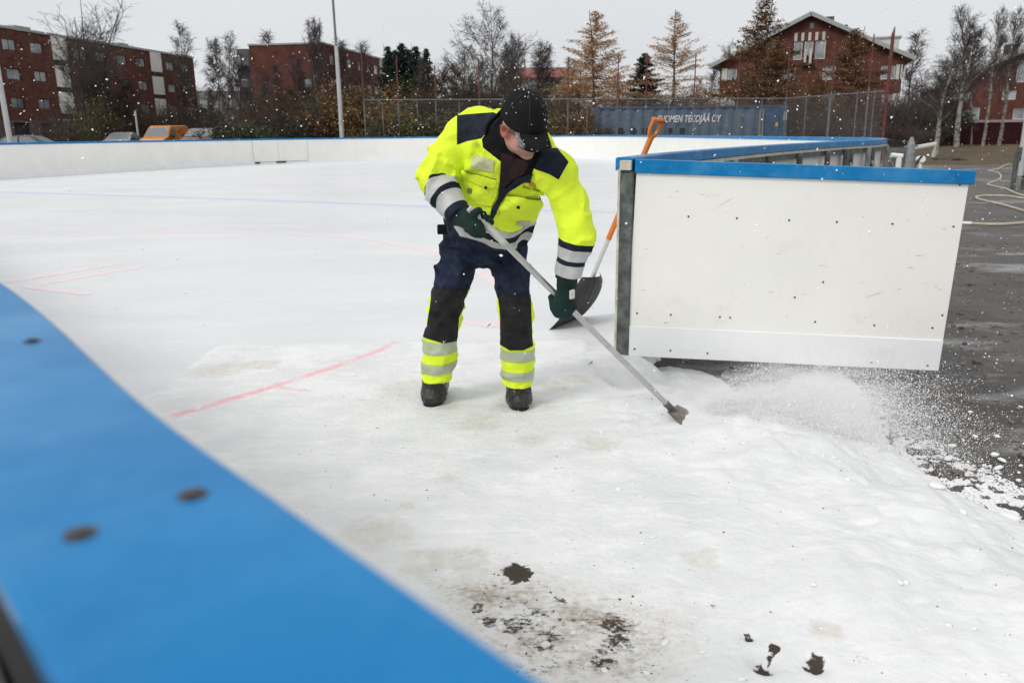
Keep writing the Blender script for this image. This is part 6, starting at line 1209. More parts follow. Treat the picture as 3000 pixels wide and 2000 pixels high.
for wr_, el_ in ((wrR, elR), (wrL, elL)):
    ax = nrm(wr_ - el_); G.sub_sdf(lambda P: np.maximum(-((P - wr_) @ ax - .004), np.sqrt(((P - wr_) ** 2).sum(-1)) - .10), wr_ - .1, wr_ + .1, .004)
V, T = G.mesh(); V = smooth_mesh(V, T, 1, .35); N_ = vnormals(V, T)
def seg_s(P, a, b_, c_):
    t1 = ((P - a) @ (b_ - a)) / ((b_ - a) @ (b_ - a)); t2 = ((P - b_) @ (c_ - b_)) / ((c_ - b_) @ (c_ - b_)); bis = nrm(nrm(b_ - a) + nrm(c_ - b_)); up_ = (P - b_) @ bis < 0; return np.where(up_, np.minimum(t1, 1.0), 1 + np.maximum(t2, 0.0))
dR = np.minimum(sd_cone(V, shR, mR, .092, .094), np.minimum(sd_cone(V, mR, elR, .094, .080), sd_cone(V, elR, wrR, .079, .060))); dL = np.minimum(sd_cone(V, shL, mL, .086, .084), np.minimum(sd_cone(V, mL, elL, .084, .074), sd_cone(V, elL, wrL, .071, .058))); dT = np.minimum(tor(V), sd_cone(V, shR, c_top, .06, .115))
u_ = pxs(V); W = np.c_[V, N_, u_, seg_s(V, shR, elR, wrR), seg_s(V, shL, elL, wrL), dR, dL, dT, (V - c_wai) @ spine, (V - c_che) @ front]
cU, cSR, cSL, cDR, cDL, cDT, cT, cFr = slice(6, 8), 8, 9, 10, 11, 12, 13, 14
YOKE_R = z5((395, 250), (395, 500), (480, 468), (600, 445), (640, 400), (775, 262), (700, 225), (560, 235)); YOKE_L = z5((1040, 560), (1150, 520), (1235, 525), (1330, 640), (1245, 790), (1165, 742), (1040, 700))
LINING = z5((775, 258), (640, 400), (603, 450), (612, 520), (700, 590), (778, 650), (790, 760), (762, 850), (735, 945), (812, 860), (900, 775), (1000, 742), (1172, 738), (1168, 600), (1000, 540), (800, 480))
PLACKET = z5((762, 850), (735, 945), (700, 1010), (672, 1085), (598, 1125), (655, 1190), (690, 1130), (760, 990), (822, 888), (960, 800), (1150, 822), (1172, 738), (1000, 742), (900, 775), (812, 860))
hemt = ((hem_c - c_wai) @ spine)
fields = {'yR': lambda W: poly_sdf(W[:, cU], YOKE_R), 'yL': lambda W: poly_sdf(W[:, cU], YOKE_L), 'ln': lambda W: poly_sdf(W[:, cU], LINING), 'pl': lambda W: poly_sdf(W[:, cU], PLACKET)}
flags = {}
def cutby(fn):
    """cut the jacket along a field, carrying earlier flags"""
    global W, T
    g0 = fn(W); g0 = np.where(np.abs(g0) < 1e-9, 1e-9, g0); keys = list(flags)
    fl = np.stack([flags[k] for k in keys], 1) if keys else np.zeros((len(T), 0), bool)
    s = g0[T] < 0; c = s.sum(1); mixed = (c == 1) | (c == 2)
    W, T2, ins, _ = split_mesh(W, T, g0); fm = fl[mixed]; fl2 = np.vstack([fl[~mixed], fm, fm, fm]) if mixed.any() else fl
    for i, k in enumerate(keys): flags[k] = fl2[:, i]
    T = T2; return ins
t_b1, t_b2 = .105, -.052                                   # reflective hem bands, metres along the spine from the waist
tilt = lambda W: W[:, cT] + .10 * ((W[:, :3] - c_wai) @ side)
CUTS = [('yR', fields['yR']), ('yL', fields['yL']), ('ln', fields['ln']), ('pl', fields['pl']), ('arm', lambda W: np.minimum(W[:, cDR], W[:, cDL]) - W[:, cDT] + .004), ('isR', lambda W: W[:, cDR] - W[:, cDL]),
        ('b1lo', lambda W: W[:, cT] - t_b1), ('b1hi', lambda W: W[:, cT] - t_b1 - .042), ('b2lo', lambda W: W[:, cT] - (hemt + .030)), ('b2hi', lambda W: W[:, cT] - (hemt + .068))]
for k, s0_ in (('r0', 1.10), ('r1', 1.15), ('r2', 1.42), ('r3', 1.52), ('r4', 1.84)): CUTS.append((k, lambda W, s0_=s0_: W[:, cSR] - s0_))
for k, s0_ in (('l0', 1.14), ('l1', 1.28), ('l2', 1.52), ('l3', 1.62), ('l4', 1.88)): CUTS.append((k, lambda W, s0_=s0_: W[:, cSL] - s0_))
for k, fn in CUTS: flags[k] = cutby(fn)
F = flags; ctr = W[T].mean(1); fr = (ctr[:, 3:6] * (CPOS - ctr[:, :3])).sum(1) > -.02
arm = F['arm']; aR_, aL_ = arm & F['isR'], arm & ~F['isR']; torso_ = ~arm
upper_back = torso_ & ~fr & (ctr[:, cT] > .30)
is_navy = ((F['yR'] | F['yL']) & fr) | (F['pl'] & fr & torso_) | (torso_ & F['b1lo']) | (aR_ & ~F['r0']) | (aL_ & ~F['l0']) | upper_back
lin = F['ln'] & fr & torso_
mi = np.where(lin, 2, np.where(is_navy, 1, 0))
jk = obj('jacket', W[:, :3], T, [hivis, navy, black_fab], person, smooth=True, mi=mi)
def band(name, sel, m_, off=.0016, thick=.0014, parent=jk):
    if sel.sum() == 0: return None
    v, t_, n_ = compact(W[:, :3], T[sel], W[:, 3:6]); v2, f2 = shell(v, n_, t_, off, thick); return obj(name, v2, f2, m_, parent, smooth=True)
plf = F['pl'] & fr
band('reflective_band', torso_ & F['b1hi'] & ~F['b1lo'] & ~plf & ~lin, reflect); band('reflective_band', torso_ & F['b2hi'] & ~F['b2lo'], reflect)
for a, b_ in (('r1', 'r2'), ('r3', 'r4')): band('reflective_band', aR_ & F[b_] & ~F[a], reflect)
for a, b_ in (('l1', 'l2'), ('l3', 'l4')): band('reflective_band', aL_ & F[b_] & ~F[a], reflect)
band('zip_placket', plf & torso_ & ~F['b1lo'], navy, .001, .007)
def patch(name, poly, m_, off, thick, parent=jk):
    W2, T2, ins, _ = split_mesh(W, T, poly_sdf(W[:, cU], poly)); c = W2[T2].mean(1); ok = ins & ((c[:, 3:6] * (CPOS - c[:, :3])).sum(1) > 0) & (c[:, cDT] < np.minimum(c[:, cDR], c[:, cDL]) + .03)
    v, t_, n_ = compact(W2[:, :3], T2[ok], W2[:, 3:6]); n_ = n_ / np.linalg.norm(n_, axis=1)[:, None]; v2, f2 = shell(v, n_, t_, off, thick); return obj(name, v2, f2, m_, parent, smooth=True)
seam = mat('dark_seam', (.16, .19, .03), rough=.8)
pk1 = patch('chest_pocket', z5((440, 715), (745, 800), (735, 905), (690, 1010), (560, 985), (455, 830)), hivis, .001, .007); patch('pocket_flap', z5((432, 702), (728, 785), (722, 845), (620, 840), (520, 800), (438, 745)), hivis, .009, .004, pk1)
pk2 = patch('chest_pocket', z5((808, 925), (1125, 985), (1120, 1060), (1010, 1150), (740, 1095)), hivis, .001, .007); patch('pocket_flap', z5((815, 915), (1148, 962), (1140, 1010), (985, 1025), (880, 1035), (800, 985)), hivis, .009, .004, pk2)
patch('pocket_seam', z5((470, 703), (728, 775), (726, 784), (468, 712)), seam, .010, .002, pk1); patch('pocket_seam', z5((822, 906), (1110, 945), (1108, 954), (820, 915)), seam, .010, .002, pk2)
patch('name_plate', z5((535, 580), (712, 625), (698, 728), (512, 685)), mat('pale_plastic_plate', (.52, .56, .30), rough=.25, col2=(.62, .64, .42), vscale=30, spec=.7), .002, .003)
patch('label_tag', z5((905, 1120), (1005, 1128), (985, 1172), (890, 1165)), mat('grey_label', (.42, .44, .38), rough=.6, var=.2, vscale=60), .009, .002, pk2); patch('label_tag', z5((497, 850), (535, 862), (528, 905), (490, 890)), mat('olive_label', (.17, .20, .06), rough=.7), .009, .002, pk1)
for q, pk in (((650, 842), pk1), ((903, 998), pk2)):
    a = np.linspace(0, 6.283, 13)[:-1]; patch('snap_button', z5(*[(q[0] + 12 * math.cos(t), q[1] + 13 * math.sin(t)) for t in a]), black_fab, .014, .003, pk)
emb = mat('orange_embroidery', (.55, .22, .02), rough=.7); embg = mat('green_embroidery', (.16, .30, .02), rough=.7)
gq = np.random.default_rng(4)
for k in range(11):
    x = 955 + k * 13.5; y = 800 + k * 2.2
    if k in (3,): patch('emblem', z5((x, y), (x + 12, y + 2), (x + 14, y + 20), (x + 4, y + 44), (x - 4, y + 42), (x + 6, y + 20)), emb, .002, .0015)
    else: patch('emblem', z5((x, y - 4), (x + 7, y - 3), (x + 6, y + 44), (x - 1, y + 43)), emb, .002, .0015)
for k in range(8):
    x = 945 + k * 18; y = 832 + k * 5.0; patch('emblem', z5((x, y + 8), (x + 12, y + 4), (x + 14, y + 14), (x + 5, y + 25), (x - 3, y + 20)), embg, .002, .0015)
patch('shirt', z5((745, 905), (770, 560), (990, 640), (960, 735), (860, 790)), shirt_m, .002, .004, person)
# stand-up collar around the neck
def collar(name, a0, a1, rb, rt, h0, h1, m_, thick=.010, flare=.0):
    nd = nrm(H_(-.03, -.10, 0) - neck); e1 = nrm(front - nd * (front @ nd)); e2 = np.cross(nd, e1); nA, nH = 44, 6; V_ = []; base = neck - nd * .035
    for layer in (0, 1):
        for i in range(nA):
            an = a0 + (a1 - a0) * i / (nA - 1)
            for j in range(nH):
                t = j / (nH - 1); hh = h0 + (h1 - h0) * t; r_ = rb + (rt - rb) * t + flare * (t ** 2) * (1 - abs((i / (nA - 1)) * 2 - 1) ** 3 * -.0) + (thick if layer else 0) + .004 * math.sin(an * 7 + t * 3)
                V_.append(base + nd * (hh - .030 * math.cos(an) * 1.0) + (e1 * math.cos(an) * 1.05 + e2 * math.sin(an)) * r_)
    F_ = []; L_ = nA * nH
    for i in range(nA - 1):
        for j in range(nH - 1):
            a = i * nH + j; F_.append((a, a + 1, a + nH + 1, a + nH)); F_.append((a + L_, a + nH + L_, a + nH + 1 + L_, a + 1 + L_))
        for j, sgn in ((0, 1), (nH - 1, -1)):
            a = i * nH + j; q = (a, a + nH, a + nH + L_, a + L_); F_.append(q if sgn > 0 else q[::-1])
    for i, sgn in ((0, -1), (nA - 1, 1)):
        for j in range(nH - 1): a = i * nH + j; q = (a, a + 1, a + 1 + L_, a + L_); F_.append(q if sgn < 0 else q[::-1])
    return obj(name, V_, F_, m_, jk, smooth=True)
collar('collar', R(38), R(322), .118, .108, .0, .105, [black_fab], .010, .012)

# ------------------------------------------------------------------ trousers
G = Grid((-.56, 3.76, .05), (.24, 4.36, 1.02), .006)
G.add(lambda P: sd_tube(P, [c_pel + np.array([0, 0, .055]), c_pel + np.array([0, -.02, .10]), c_wai + np.array([0, 0, .04])], [np.array([1, 0, 0.0])] * 3, [.200, .205, .20], [.150, .152, .150]), (-.4, 3.8, .7), (.15, 4.3, 1.08), .03)
for hp_, kn, an, rt_, rk, rh, kk in ((hipR, kneR, ankR, .100, .080, .072, -1), (hipL, kneL, ankL, .096, .076, .078, 1)):
    G.cone(hp_, kn, rt_, rk, .028); G.cone(kn, an + (0, 0, -.005), rk, rh, .03); md = kn + (an - kn) * .5; G.ell(md + np.array([0, .02, 0]), np.eye(3), (.084, .09, .16), .03); G.ell(hp_ + (kn - hp_) * .45 + np.array([.080 * kk, .03, .02]), np.eye(3), (.010, .055, .065), .012)
def tfold(P):
    def ridged(Q, sc, sd_): return 1 - np.abs(2 * vnoise(Q, sc, sd_) - 1)
    w_ = P + .05 * np.stack([fbm(P, 8, 61), fbm(P, 8, 62), fbm(P, 8, 63)], -1); ek = np.exp(-((P[:, 2] - .53) / .10) ** 2); et = np.exp(-((P[:, 2] - .82) / .12) ** 2); eh = np.exp(-((P[:, 2] - .13) / .07) ** 2)
    a = ridged(w_ * np.array([1, 1, 2.0]), 9, 64) ** 2 - .4; b_ = ridged(w_ @ np.array([[1, 0, .5], [0, 1, .2], [-.6, 0, 1.3]]), 11, 65) ** 2 - .4
    return -(.010 + .014 * ek + .009 * eh) * a - (.008 + .015 * et) * b_ - .005 * fbm(P, 32, 66, 3)
G.displace(tfold); zhR, zhL = J(1275, 1121, 4.04)[2], J(1520, 1136, 3.97)[2]
G.cut(lambda P: np.where(P[..., 0] < -.19, zhR + .03 * (P[..., 0] + .42) - P[..., 2], zhL - .03 * (P[..., 0] - .03) - P[..., 2]))
V, T = G.mesh(); V = smooth_mesh(V, T, 1, .35); N_ = vnormals(V, T); W = np.c_[V, N_, pxs(V)]; flags = {}
PATCH_R = z6((170, 372), (300, 394), (446, 384), (412, 520), (374, 600), (362, 780), (250, 795), (105, 748), (138, 640), (165, 480)); PATCH_L = z6((676, 408), (800, 430), (925, 424), (928, 560), (936, 780), (942, 818), (870, 850), (770, 850), (696, 808), (698, 600))
zc = lambda px_, py_, Y: J(px_, py_, Y)[2]
cutsR = [zc(1300, 862, 3.95), zc(1285, 1004, 3.98), zc(1285, 1038, 3.99), zc(1283, 1069, 4.0), zc(1283, 1099, 4.0)]; cutsL = [zc(1505, 880, 3.90), zc(1515, 1032, 3.91), zc(1515, 1062, 3.92), zc(1515, 1093, 3.93), zc(1517, 1119, 3.94)]
xm = -.19
flags['R'] = cutby(lambda W: W[:, 0] - xm); flags['pR'] = cutby(lambda W: poly_sdf(W[:, 6:8], PATCH_R)); flags['pL'] = cutby(lambda W: poly_sdf(W[:, 6:8], PATCH_L))
for i in range(5): flags['cR%d' % i] = cutby(lambda W: W[:, 2] - cutsR[i] - .04 * (W[:, 0] + .38)); flags['cL%d' % i] = cutby(lambda W: W[:, 2] - cutsL[i] + .02 * (W[:, 0] - .02))
F = flags; ctr = W[T].mean(1); fr = (ctr[:, 3:6] * (CPOS - ctr[:, :3])).sum(1) > -.1; isR = F['R']
low = (isR & F['cR0']) | (~isR & F['cL0']); pat = ((F['pR'] & isR) | (F['pL'] & ~isR)) & fr
tr = obj('trousers', W[:, :3], T, [denim, hivis, knee_fab], person, smooth=True, mi=np.where(pat, 2, np.where(low, 1, 0)))
for a, b_ in ((2, 1), (4, 3)):
    band('reflective_band', isR & F['cR%d' % b_] & ~F['cR%d' % a], reflect_green, parent=tr); band('reflective_band', ~isR & F['cL%d' % b_] & ~F['cL%d' % a], reflect_green, parent=tr)
# raised knee patches with a stitched top edge
for sel in (pat & isR, pat & ~isR): band('knee_patch', sel, knee_fab, .001, .003, tr)
# belt tab on his right hip
MB().box(J(1299, 672, 3.99), (.030, .012, .024), None, .004).build('belt_pouch', black_fab, tr)

# ------------------------------------------------------------------ boots
for toe, heel, an in ((atz(1259, 1199, .0) + np.array([0, .03, 0]), None, ankR), (atz(1526, 1211, .0) + np.array([0, .03, 0]), None, ankL)):
    fd = nrm(np.array([toe[0] - an[0], toe[1] - (an[1] + .0), 0])); fd = nrm(fd * .5 + np.array([-.05 if toe[0] < -.2 else .08, -1, 0]) * .5); hl = toe - fd * .275; hl[2] = 0; sdv = np.array([-fd[1], fd[0], 0]); up_ = np.array([0, 0, 1.0])
    G = Grid(np.minimum(toe, hl) - np.array([.12, .12, .02]), np.maximum(toe, hl) + np.array([.12, .12, .30]), .0045)
    tc_ = toe - fd * .055
    G.ell(tc_ + (0, 0, .044), [fd, sdv, up_], (.066, .060, .050), .02); G.ell(toe - fd * .13 + (0, 0, .060), [fd, sdv, up_], (.10, .056, .058), .03); G.cone(toe - fd * .12 + (0, 0, .075), an + (0, 0, -.01), .045, .058, .03); G.ell(hl + fd * .055 + (0, 0, .06), [fd, sdv, up_], (.058, .048, .058), .03); G.cone(hl + fd * .075 + (0, 0, .08), an + (0, 0, .05), .052, .062, .03); G.cone(an + (0, 0, -.030), an + (0, 0, -.028), .066, .066, .012)
    G.displace(lambda P: -.004 * (1 - np.abs(2 * vnoise(P * np.array([.6, 1, 1.6]), 38, 71) - 1)) ** 2 - .002 * (np.abs(((P - tc_) @ fd) + .015) < .004) * (P[:, 2] > .02)); G.cut(lambda P: .014 - P[..., 2])
    v, t_ = G.mesh(); bo = obj('boot', v, t_, leather, person, smooth=True)
    o = MB(); pr = []
    for k in range(28):
        a = 6.283 * k / 28; x = math.cos(a); y = math.sin(a); ln = .145 * (abs(x) ** .8) * np.sign(x); wd = (.058 if x > 0 else .050) * (abs(y) ** .75) * np.sign(y); pr.append((toe - fd * .138) + fd * ln + sdv * wd)
    for k in range(28): pass
    o.add([p * np.array([1, 1, 0]) + np.array([0, 0, .001]) for p in pr] + [p * np.array([1, 1, 0]) + np.array([0, 0, .020]) for p in pr], [(k, (k + 1) % 28, 28 + (k + 1) % 28, 28 + k) for k in range(28)] + [tuple(range(28))[::-1], tuple(range(28, 56))]); o.build('sole', rubber, bo)
    lc = MB()
    for k in range(4):
        c = toe - fd * (.105 + .022 * k) + (0, 0, .098 + .020 * k); lc.tube([c + sdv * .032 + (0, 0, -.010), c + (0, 0, .006), c - sdv * .032 + (0, 0, -.010)], .0032, 6)
    lc.build('laces', mat('grey_laces', (.07, .07, .07), rough=.7), bo)
    gs = np.random.default_rng(int(abs(toe[0]) * 1000)); n = 34; a = gs.random(n) * 2.2 - 1.1; P_ = np.array([tc_ + fd * (.056 * math.cos(q)) + sdv * (.052 * math.sin(q)) + (0, 0, .020 + .022 * gs.random()) for q in a]); vv, ff = ico(); sz = .002 + .004 * gs.random(n)
    obj('snow_crust', (vv[None] * sz[:, None, None] * np.array([1, 1, .7]) + P_[:, None]).reshape(-1, 3), (ff[None] + (np.arange(n) * 12)[:, None, None]).reshape(-1, 3), snow_white, bo, smooth=True)

# ------------------------------------------------------------------ gloved hands closed round the pole
def hand(C, ax, th0, wrist, wrap, name='glove', thumb_dir=1):
    """fist on a pole: C point on the pole, ax pole direction, th0 angle of the knuckles, wrap +1/-1 direction in which the fingers curl"""
    e1 = nrm(np.array([0, -1, 0]) - ax * (-ax[1])); e2 = np.cross(ax, e1)
    def at(an, off, r_): return C + ax * off + (e1 * math.cos(an) + e2 * math.sin(an)) * r_
    G = Grid(C - .15, C + .15, .0034); pr = .0145; fr_ = .0125
    lens = (1.0, 1.08, 1.02, .85)
    for i in range(4):
        off = (i - 1.5) * .0235; L_ = lens[i]; kn = at(th0, off * .95, pr + .024); p1 = at(th0 + wrap * .95 * L_, off, pr + .017); p2 = at(th0 + wrap * 2.0 * L_, off * 1.02, pr + .0125); p3 = at(th0 + wrap * 2.95 * L_, off * 1.05, pr + .011)
        G.cone(kn, p1, fr_ + .002, fr_ + .001, .006); G.cone(p1, p2, fr_ + .001, fr_, .005); G.cone(p2, p3, fr_, fr_ - .002, .005)
    bk = at(th0 - wrap * .75, 0, pr + .030); G.add(lambda P: sd_ell(P, bk, [ax, nrm(at(th0, 0, .05) - at(th0 - wrap * 1.4, 0, .05)), nrm(bk - C)], (.050, .046, .020)), bk - .07, bk + .07, .02)
    wv = nrm(wrist - C); G.cone(bk, wrist, .034, .038, .03); G.cone(wrist - wv * .005, wrist + wv * .035, .044, .047, .012)
    tb = at(th0 - wrap * 1.2, thumb_dir * .040, pr + .022); t1 = at(th0 - wrap * 2.0, thumb_dir * .055, pr + .018); t2 = at(th0 - wrap * 2.9, thumb_dir * .050, pr + .014); G.cone(tb, t1, .018, .015, .012); G.cone(t1, t2, .0145, .0125, .006)
    G.displace(lambda P: -.0035 * (1 - np.abs(2 * vnoise(P, 42, 81) - 1)) ** 2 - .0012 * fbm(P, 110, 82, 2))
    v, t_ = G.mesh(); v = smooth_mesh(v, t_, 1, .4); return obj(name, v, t_, glove_m, person, smooth=True)
gR = hand(hR0, pole_d, 2.0, wrR + nrm(hR0 - wrR) * .02, 1, thumb_dir=-1)
gL = hand(hL0, pole_d, .15, wrL + nrm(hL0 - wrL) * .01, -1, thumb_dir=-1)
wv = nrm(hL0 - wrL); c = J(1676, 862, 3.53); MB().box(c, (.012, .007, .020), [nrm(np.array([1, .4, .2])), nrm(np.array([-.4, 1, 0])), np.array([0, 0, 1.0])], .003).build('cuff_label', white_clad, gL)

# ------------------------------------------------------------------ cap
cap_m = mat('black_cap_cloth', (0.008, 0.0085, 0.0085), rough=.85, col2=(.014, .0145, .0145), vscale=24, bump=.35, bscale=170, spec=.15)
tilt_f, tilt_u = nrm(hf * .985 + hu * .10), nrm(hu * .985 - hf * .10); cc = H_(-.010, .040, 0); CA = [tilt_f, tilt_u, he]
nA, nB = 60, 18; V_ = []
for layer in (0, 1):
    sc = 1.0 if layer == 0 else .955
    for j in range(nB + 1):
        t = j / nB; ph = t * math.pi / 2 * 1.06
        for i in range(nA):
            an = 6.28318 * i / nA; seam_ = .0012 * math.exp(-((((an + .52) % 1.0472) - .5236) / .05) ** 2) - .0022 * abs(math.sin(an * 3)) * math.sin(ph); rr = (1.0 + .02 * math.sin(ph) ** 8) * sc
            p = cc + tilt_f * (.109 * math.cos(an) * math.sin(ph) * rr + seam_ * math.cos(an)) + he * (.091 * math.sin(an) * math.sin(ph) * rr + seam_ * math.sin(an)) + tilt_u * (.112 * math.cos(ph) ** .9 * rr if math.cos(ph) > 0 else .112 * math.cos(ph) * 1.5)
            V_.append(p + (0, 0, 0))
V_ = np.array(V_); V_ += .0035 * np.stack([fbm(V_, 16, 91), fbm(V_, 16, 92), fbm(V_, 16, 93)], 1)
L_ = (nB + 1) * nA; F_ = []
for j in range(nB):
    for i in range(nA): a, b_ = j * nA + i, j * nA + (i + 1) % nA; F_.append((a, a + nA, b_ + nA, b_)); F_.append((a + L_, b_ + L_, b_ + nA + L_, a + nA + L_))
for i in range(nA): a, b_ = nB * nA + i, nB * nA + (i + 1) % nA; F_.append((a, a + L_, b_ + L_, b_))
cap = obj('cap', V_, F_, cap_m, person, smooth=True)
MB().tube([cc + tilt_u * .110, cc + tilt_u * .116], [.008, .006], 12).build('button', cap_m, cap)
sm = MB()
for k in range(3):
    an0 = R(30) + k * R(60)
    for sg_ in (0, math.pi):
        pts = []
        for j in range(14):
            ph = .08 + j / 13 * 1.45; an = an0 + sg_; pts.append(cc + tilt_f * .1115 * math.cos(an) * math.sin(ph) + he * .0932 * math.sin(an) * math.sin(ph) + tilt_u * .1135 * math.cos(ph) ** .9)
        sm.tube(pts, .0016, 5)
sm.build('seam', mat('cap_seam', (.020, .021, .021), rough=.8), cap)
# brim: curved stiff sheet, black above, grey lining below
nU, nW = 25, 12; top_, bot = [], []
for i in range(nU):
    s = i / (nU - 1) * 2 - 1; an = s * R(50)
    for j in range(nW):
        t = j / (nW - 1); root = cc + tilt_f * .106 * math.cos(an) + he * .088 * math.sin(an) - tilt_u * .012
        tipp = cc + tilt_f * (.106 * math.cos(R(50)) + .112 * max(0, (1 - abs(s) ** 3.2)) ** .6) + he * .064 * s - tilt_u * (.018 + .046 * s * s + .016)
        p = root + (tipp - root) * t - tilt_u * .010 * t * (1 - s * s) * 0; p = p + tilt_u * .006 * math.sin(t * math.pi); top_.append(p); bot.append(p - tilt_u * .0045)
top_, bot = np.array(top_), np.array(bot); n = len(top_); F_ = []; fi = []
for i in range(nU - 1):
    for j in range(nW - 1): a = i * nW + j; F_.append((a, a + nW, a + nW + 1, a + 1)); fi.append(0); F_.append((a + n, a + 1 + n, a + nW + 1 + n, a + nW + n)); fi.append(1)
    a = i * nW + nW - 1; F_.append((a, a + nW, a + nW + n, a + n)); fi.append(0)
for j in range(nW - 1):
    a = j; F_.append((a, a + 1, a + 1 + n, a + n)); fi.append(0); a = (nU - 1) * nW + j; F_.append((a, a + n, a + 1 + n, a + 1)); fi.append(0)
lining = mat('grey_brim_lining', (.25, .25, .25), rough=.7); brim = obj('brim', np.vstack([top_, bot]), F_, [cap_m, lining], cap, smooth=True, mi=fi)
# light grey stitched lining showing between brim and cheek
nL = 12; V_ = []; 
for i in range(nL):
    t = i / (nL - 1)
    for j in range(9):
        w_ = j / 8; p = H_(.052 + .085 * t, .028 - .052 * t - .034 * w_ * (1 - .7 * t), .080 - .034 * t - .008 * w_); V_.append(p + he * (.0010 * math.sin(w_ * 26)))
F_ = [(i * 9 + j, i * 9 + j + 1, (i + 1) * 9 + j + 1, (i + 1) * 9 + j) for i in range(nL - 1) for j in range(8)]
v_, f_ = np.array(V_), np.array([(a, b_, c) for a, b_, c, d in F_] + [(a, c, d) for a, b_, c, d in F_]); nn_ = vnormals(v_, f_); v2, f2 = shell(v_, nn_, f_, -.0012, .0024)
wl = mat('stitched_grey_lining', (.16, .16, .165), rough=.6, col2=(.42, .42, .42), vscale=55); obj('brim_lining', v2, f2, wl, brim, smooth=True)
# flakes on the cap
gs = np.random.default_rng(12); n = 26; an = gs.random(n) * 6.28; ph = gs.random(n) * 1.4; P_ = np.array([cc + tilt_f * .112 * math.cos(a) * math.sin(p) + he * .094 * math.sin(a) * math.sin(p) + tilt_u * .115 * math.cos(p) for a, p in zip(an, ph)]); P_ = np.vstack([P_, top_[gs.integers(0, len(top_), 9)] + tilt_u * .001]); n = len(P_); vv, ff = ico(); sz = .0012 + .0026 * gs.random(n) ** 2
obj('snowflakes', (vv[None] * sz[:, None, None] * (0.6 + .8 * gs.random((n, 12, 1))) + P_[:, None]).reshape(-1, 3), (ff[None] + (np.arange(n) * 12)[:, None, None]).reshape(-1, 3), snow_white, cap)

# ================================================================== TOOLS
sc = thing('ice_scraper', 'long aluminium-handled ice scraper held by the man, blade in the snow', 'scraper', tuple(T_bot))
MB().tube([T_top, T_bot - pole_d * .05], .0140, 18).build('handle', alu, sc)
pg = MB(); e1 = nrm(np.cross(pole_d, [0, 0, 1.0])); e2 = np.cross(e1, pole_d); pg.tube([T_top - pole_d * .005, T_top + pole_d * .05, T_top + pole_d * .17, T_top + pole_d * .22], [.0152, .0178, .0172, .0145], 16); pg.build('grip', mat('pale_worn_grip', (.50, .48, .44), rough=.6, col2=(.66, .65, .62), vscale=24, bump=.2), sc)
bd = nrm(np.array([pole_d[0], pole_d[1], 0])); bs = np.array([-bd[1], bd[0], 0]); bn = nrm(bd * .72 + np.array([0, 0, -.70])); b0 = T_bot - pole_d * .05
bl_ = MB(); bl_.tube([b0 - pole_d * .06, b0 + pole_d * .02], .0175, 14); bl_.build('socket', dark_steel, sc)
blade = MB(); dn = np.cross(bn, bs); prof = [(-.055, 0), (-.018, -.035), (.018, -.035), (.055, 0), (.060, .075), (-.060, .075)]
bq_ = [atz(1955, 1206, .040), atz(1997, 1246, .004), atz(2012, 1240, .003), atz(2027, 1214, .003), atz(2018, 1202, .006), atz(1984, 1186, .052)]; dn = nrm(np.cross(bq_[1] - bq_[0], bq_[-1] - bq_[0]))
blade.add([q + dn * o for o in (-.0025, .0025) for q in bq_], [tuple(range(6))[::-1], tuple(range(6, 12))] + [(i, (i + 1) % 6, 6 + (i + 1) % 6, 6 + i) for i in range(6)]); blade.build('blade', mat('worn_steel_blade', (.10, .085, .065), rough=.45, metal=.5, col2=(.24, .21, .17), vscale=40, bump=.2), sc)

sh = thing('snow_shovel', 'black ribbed plastic snow shovel with orange handle leaning on the rink boards', 'shovel', (.4, 5.9, 0))
E0, E1 = atz(1607, 966, 0), atz(1700, 927, 0); d_ = nrm(E1 - E0); d_[2] = 0; d_ = nrm(d_); Wd = np.linalg.norm(E1 - E0); B_ = (E0 + E1) / 2; S0 = aty(1722, 845, 5.88); Hn = aty(1893, 437, 5.86); Ht = Hn + (Hn - S0) / np.linalg.norm(Hn - S0) * .26
Lv = S0 + nrm(Hn - S0) * .10 - B_; n_ = nrm(np.cross(d_, nrm(Lv))); n_ = n_ if n_ @ (CPOS - B_) > 0 else -n_
nU, nV = 33, 22; V_ = []
for lay in (0, 1):
    for i in range(nU):
        s = i / (nU - 1) * 2 - 1
        for j in range(nV):
            t = j / (nV - 1); wid = Wd / 2 * (1 - .10 * t) * (1.0 if t < .72 else math.sqrt(max(0.02, 1 - ((t - .72) / .30) ** 2 * .75))); rib = .005 * (math.sin(s * 22) > .2) * (t > .06) * (t < .93); bulge = .085 * math.sin(t * 2.5 + .1) * (1 - .25 * s * s); side_ = -.055 * s * s * t
            V_.append(B_ + Lv * (t * (1 + .06 * (1 - s * s))) + d_ * s * wid + n_ * (bulge + side_ + rib) - n_ * (.0035 if lay else 0))
Lq = nU * nV; F_ = []
for i in range(nU - 1):
    for j in range(nV - 1): a = i * nV + j; F_.append((a, a + nV, a + nV + 1, a + 1)); F_.append((a + Lq, a + 1 + Lq, a + nV + 1 + Lq, a + nV + Lq))
    for j in (0, nV - 1): a = i * nV + j; F_.append((a, a + Lq, a + nV + Lq, a + nV))
for i in (0, nU - 1):
    for j in range(nV - 1): a = i * nV + j; F_.append((a, a + 1, a + 1 + Lq, a + Lq))
obj('scoop', V_, F_, mat('black_plastic', (.020, .020, .021), rough=.5, col2=(.045, .045, .045), vscale=9, bump=.1, spec=.4), sh, smooth=True)
sd_ = nrm(Hn - S0); Sm = aty(1783, 700, 5.87); orange_pl = mat('orange_plastic', (.60, .165, .02), rough=.4, var=.1, vscale=6)
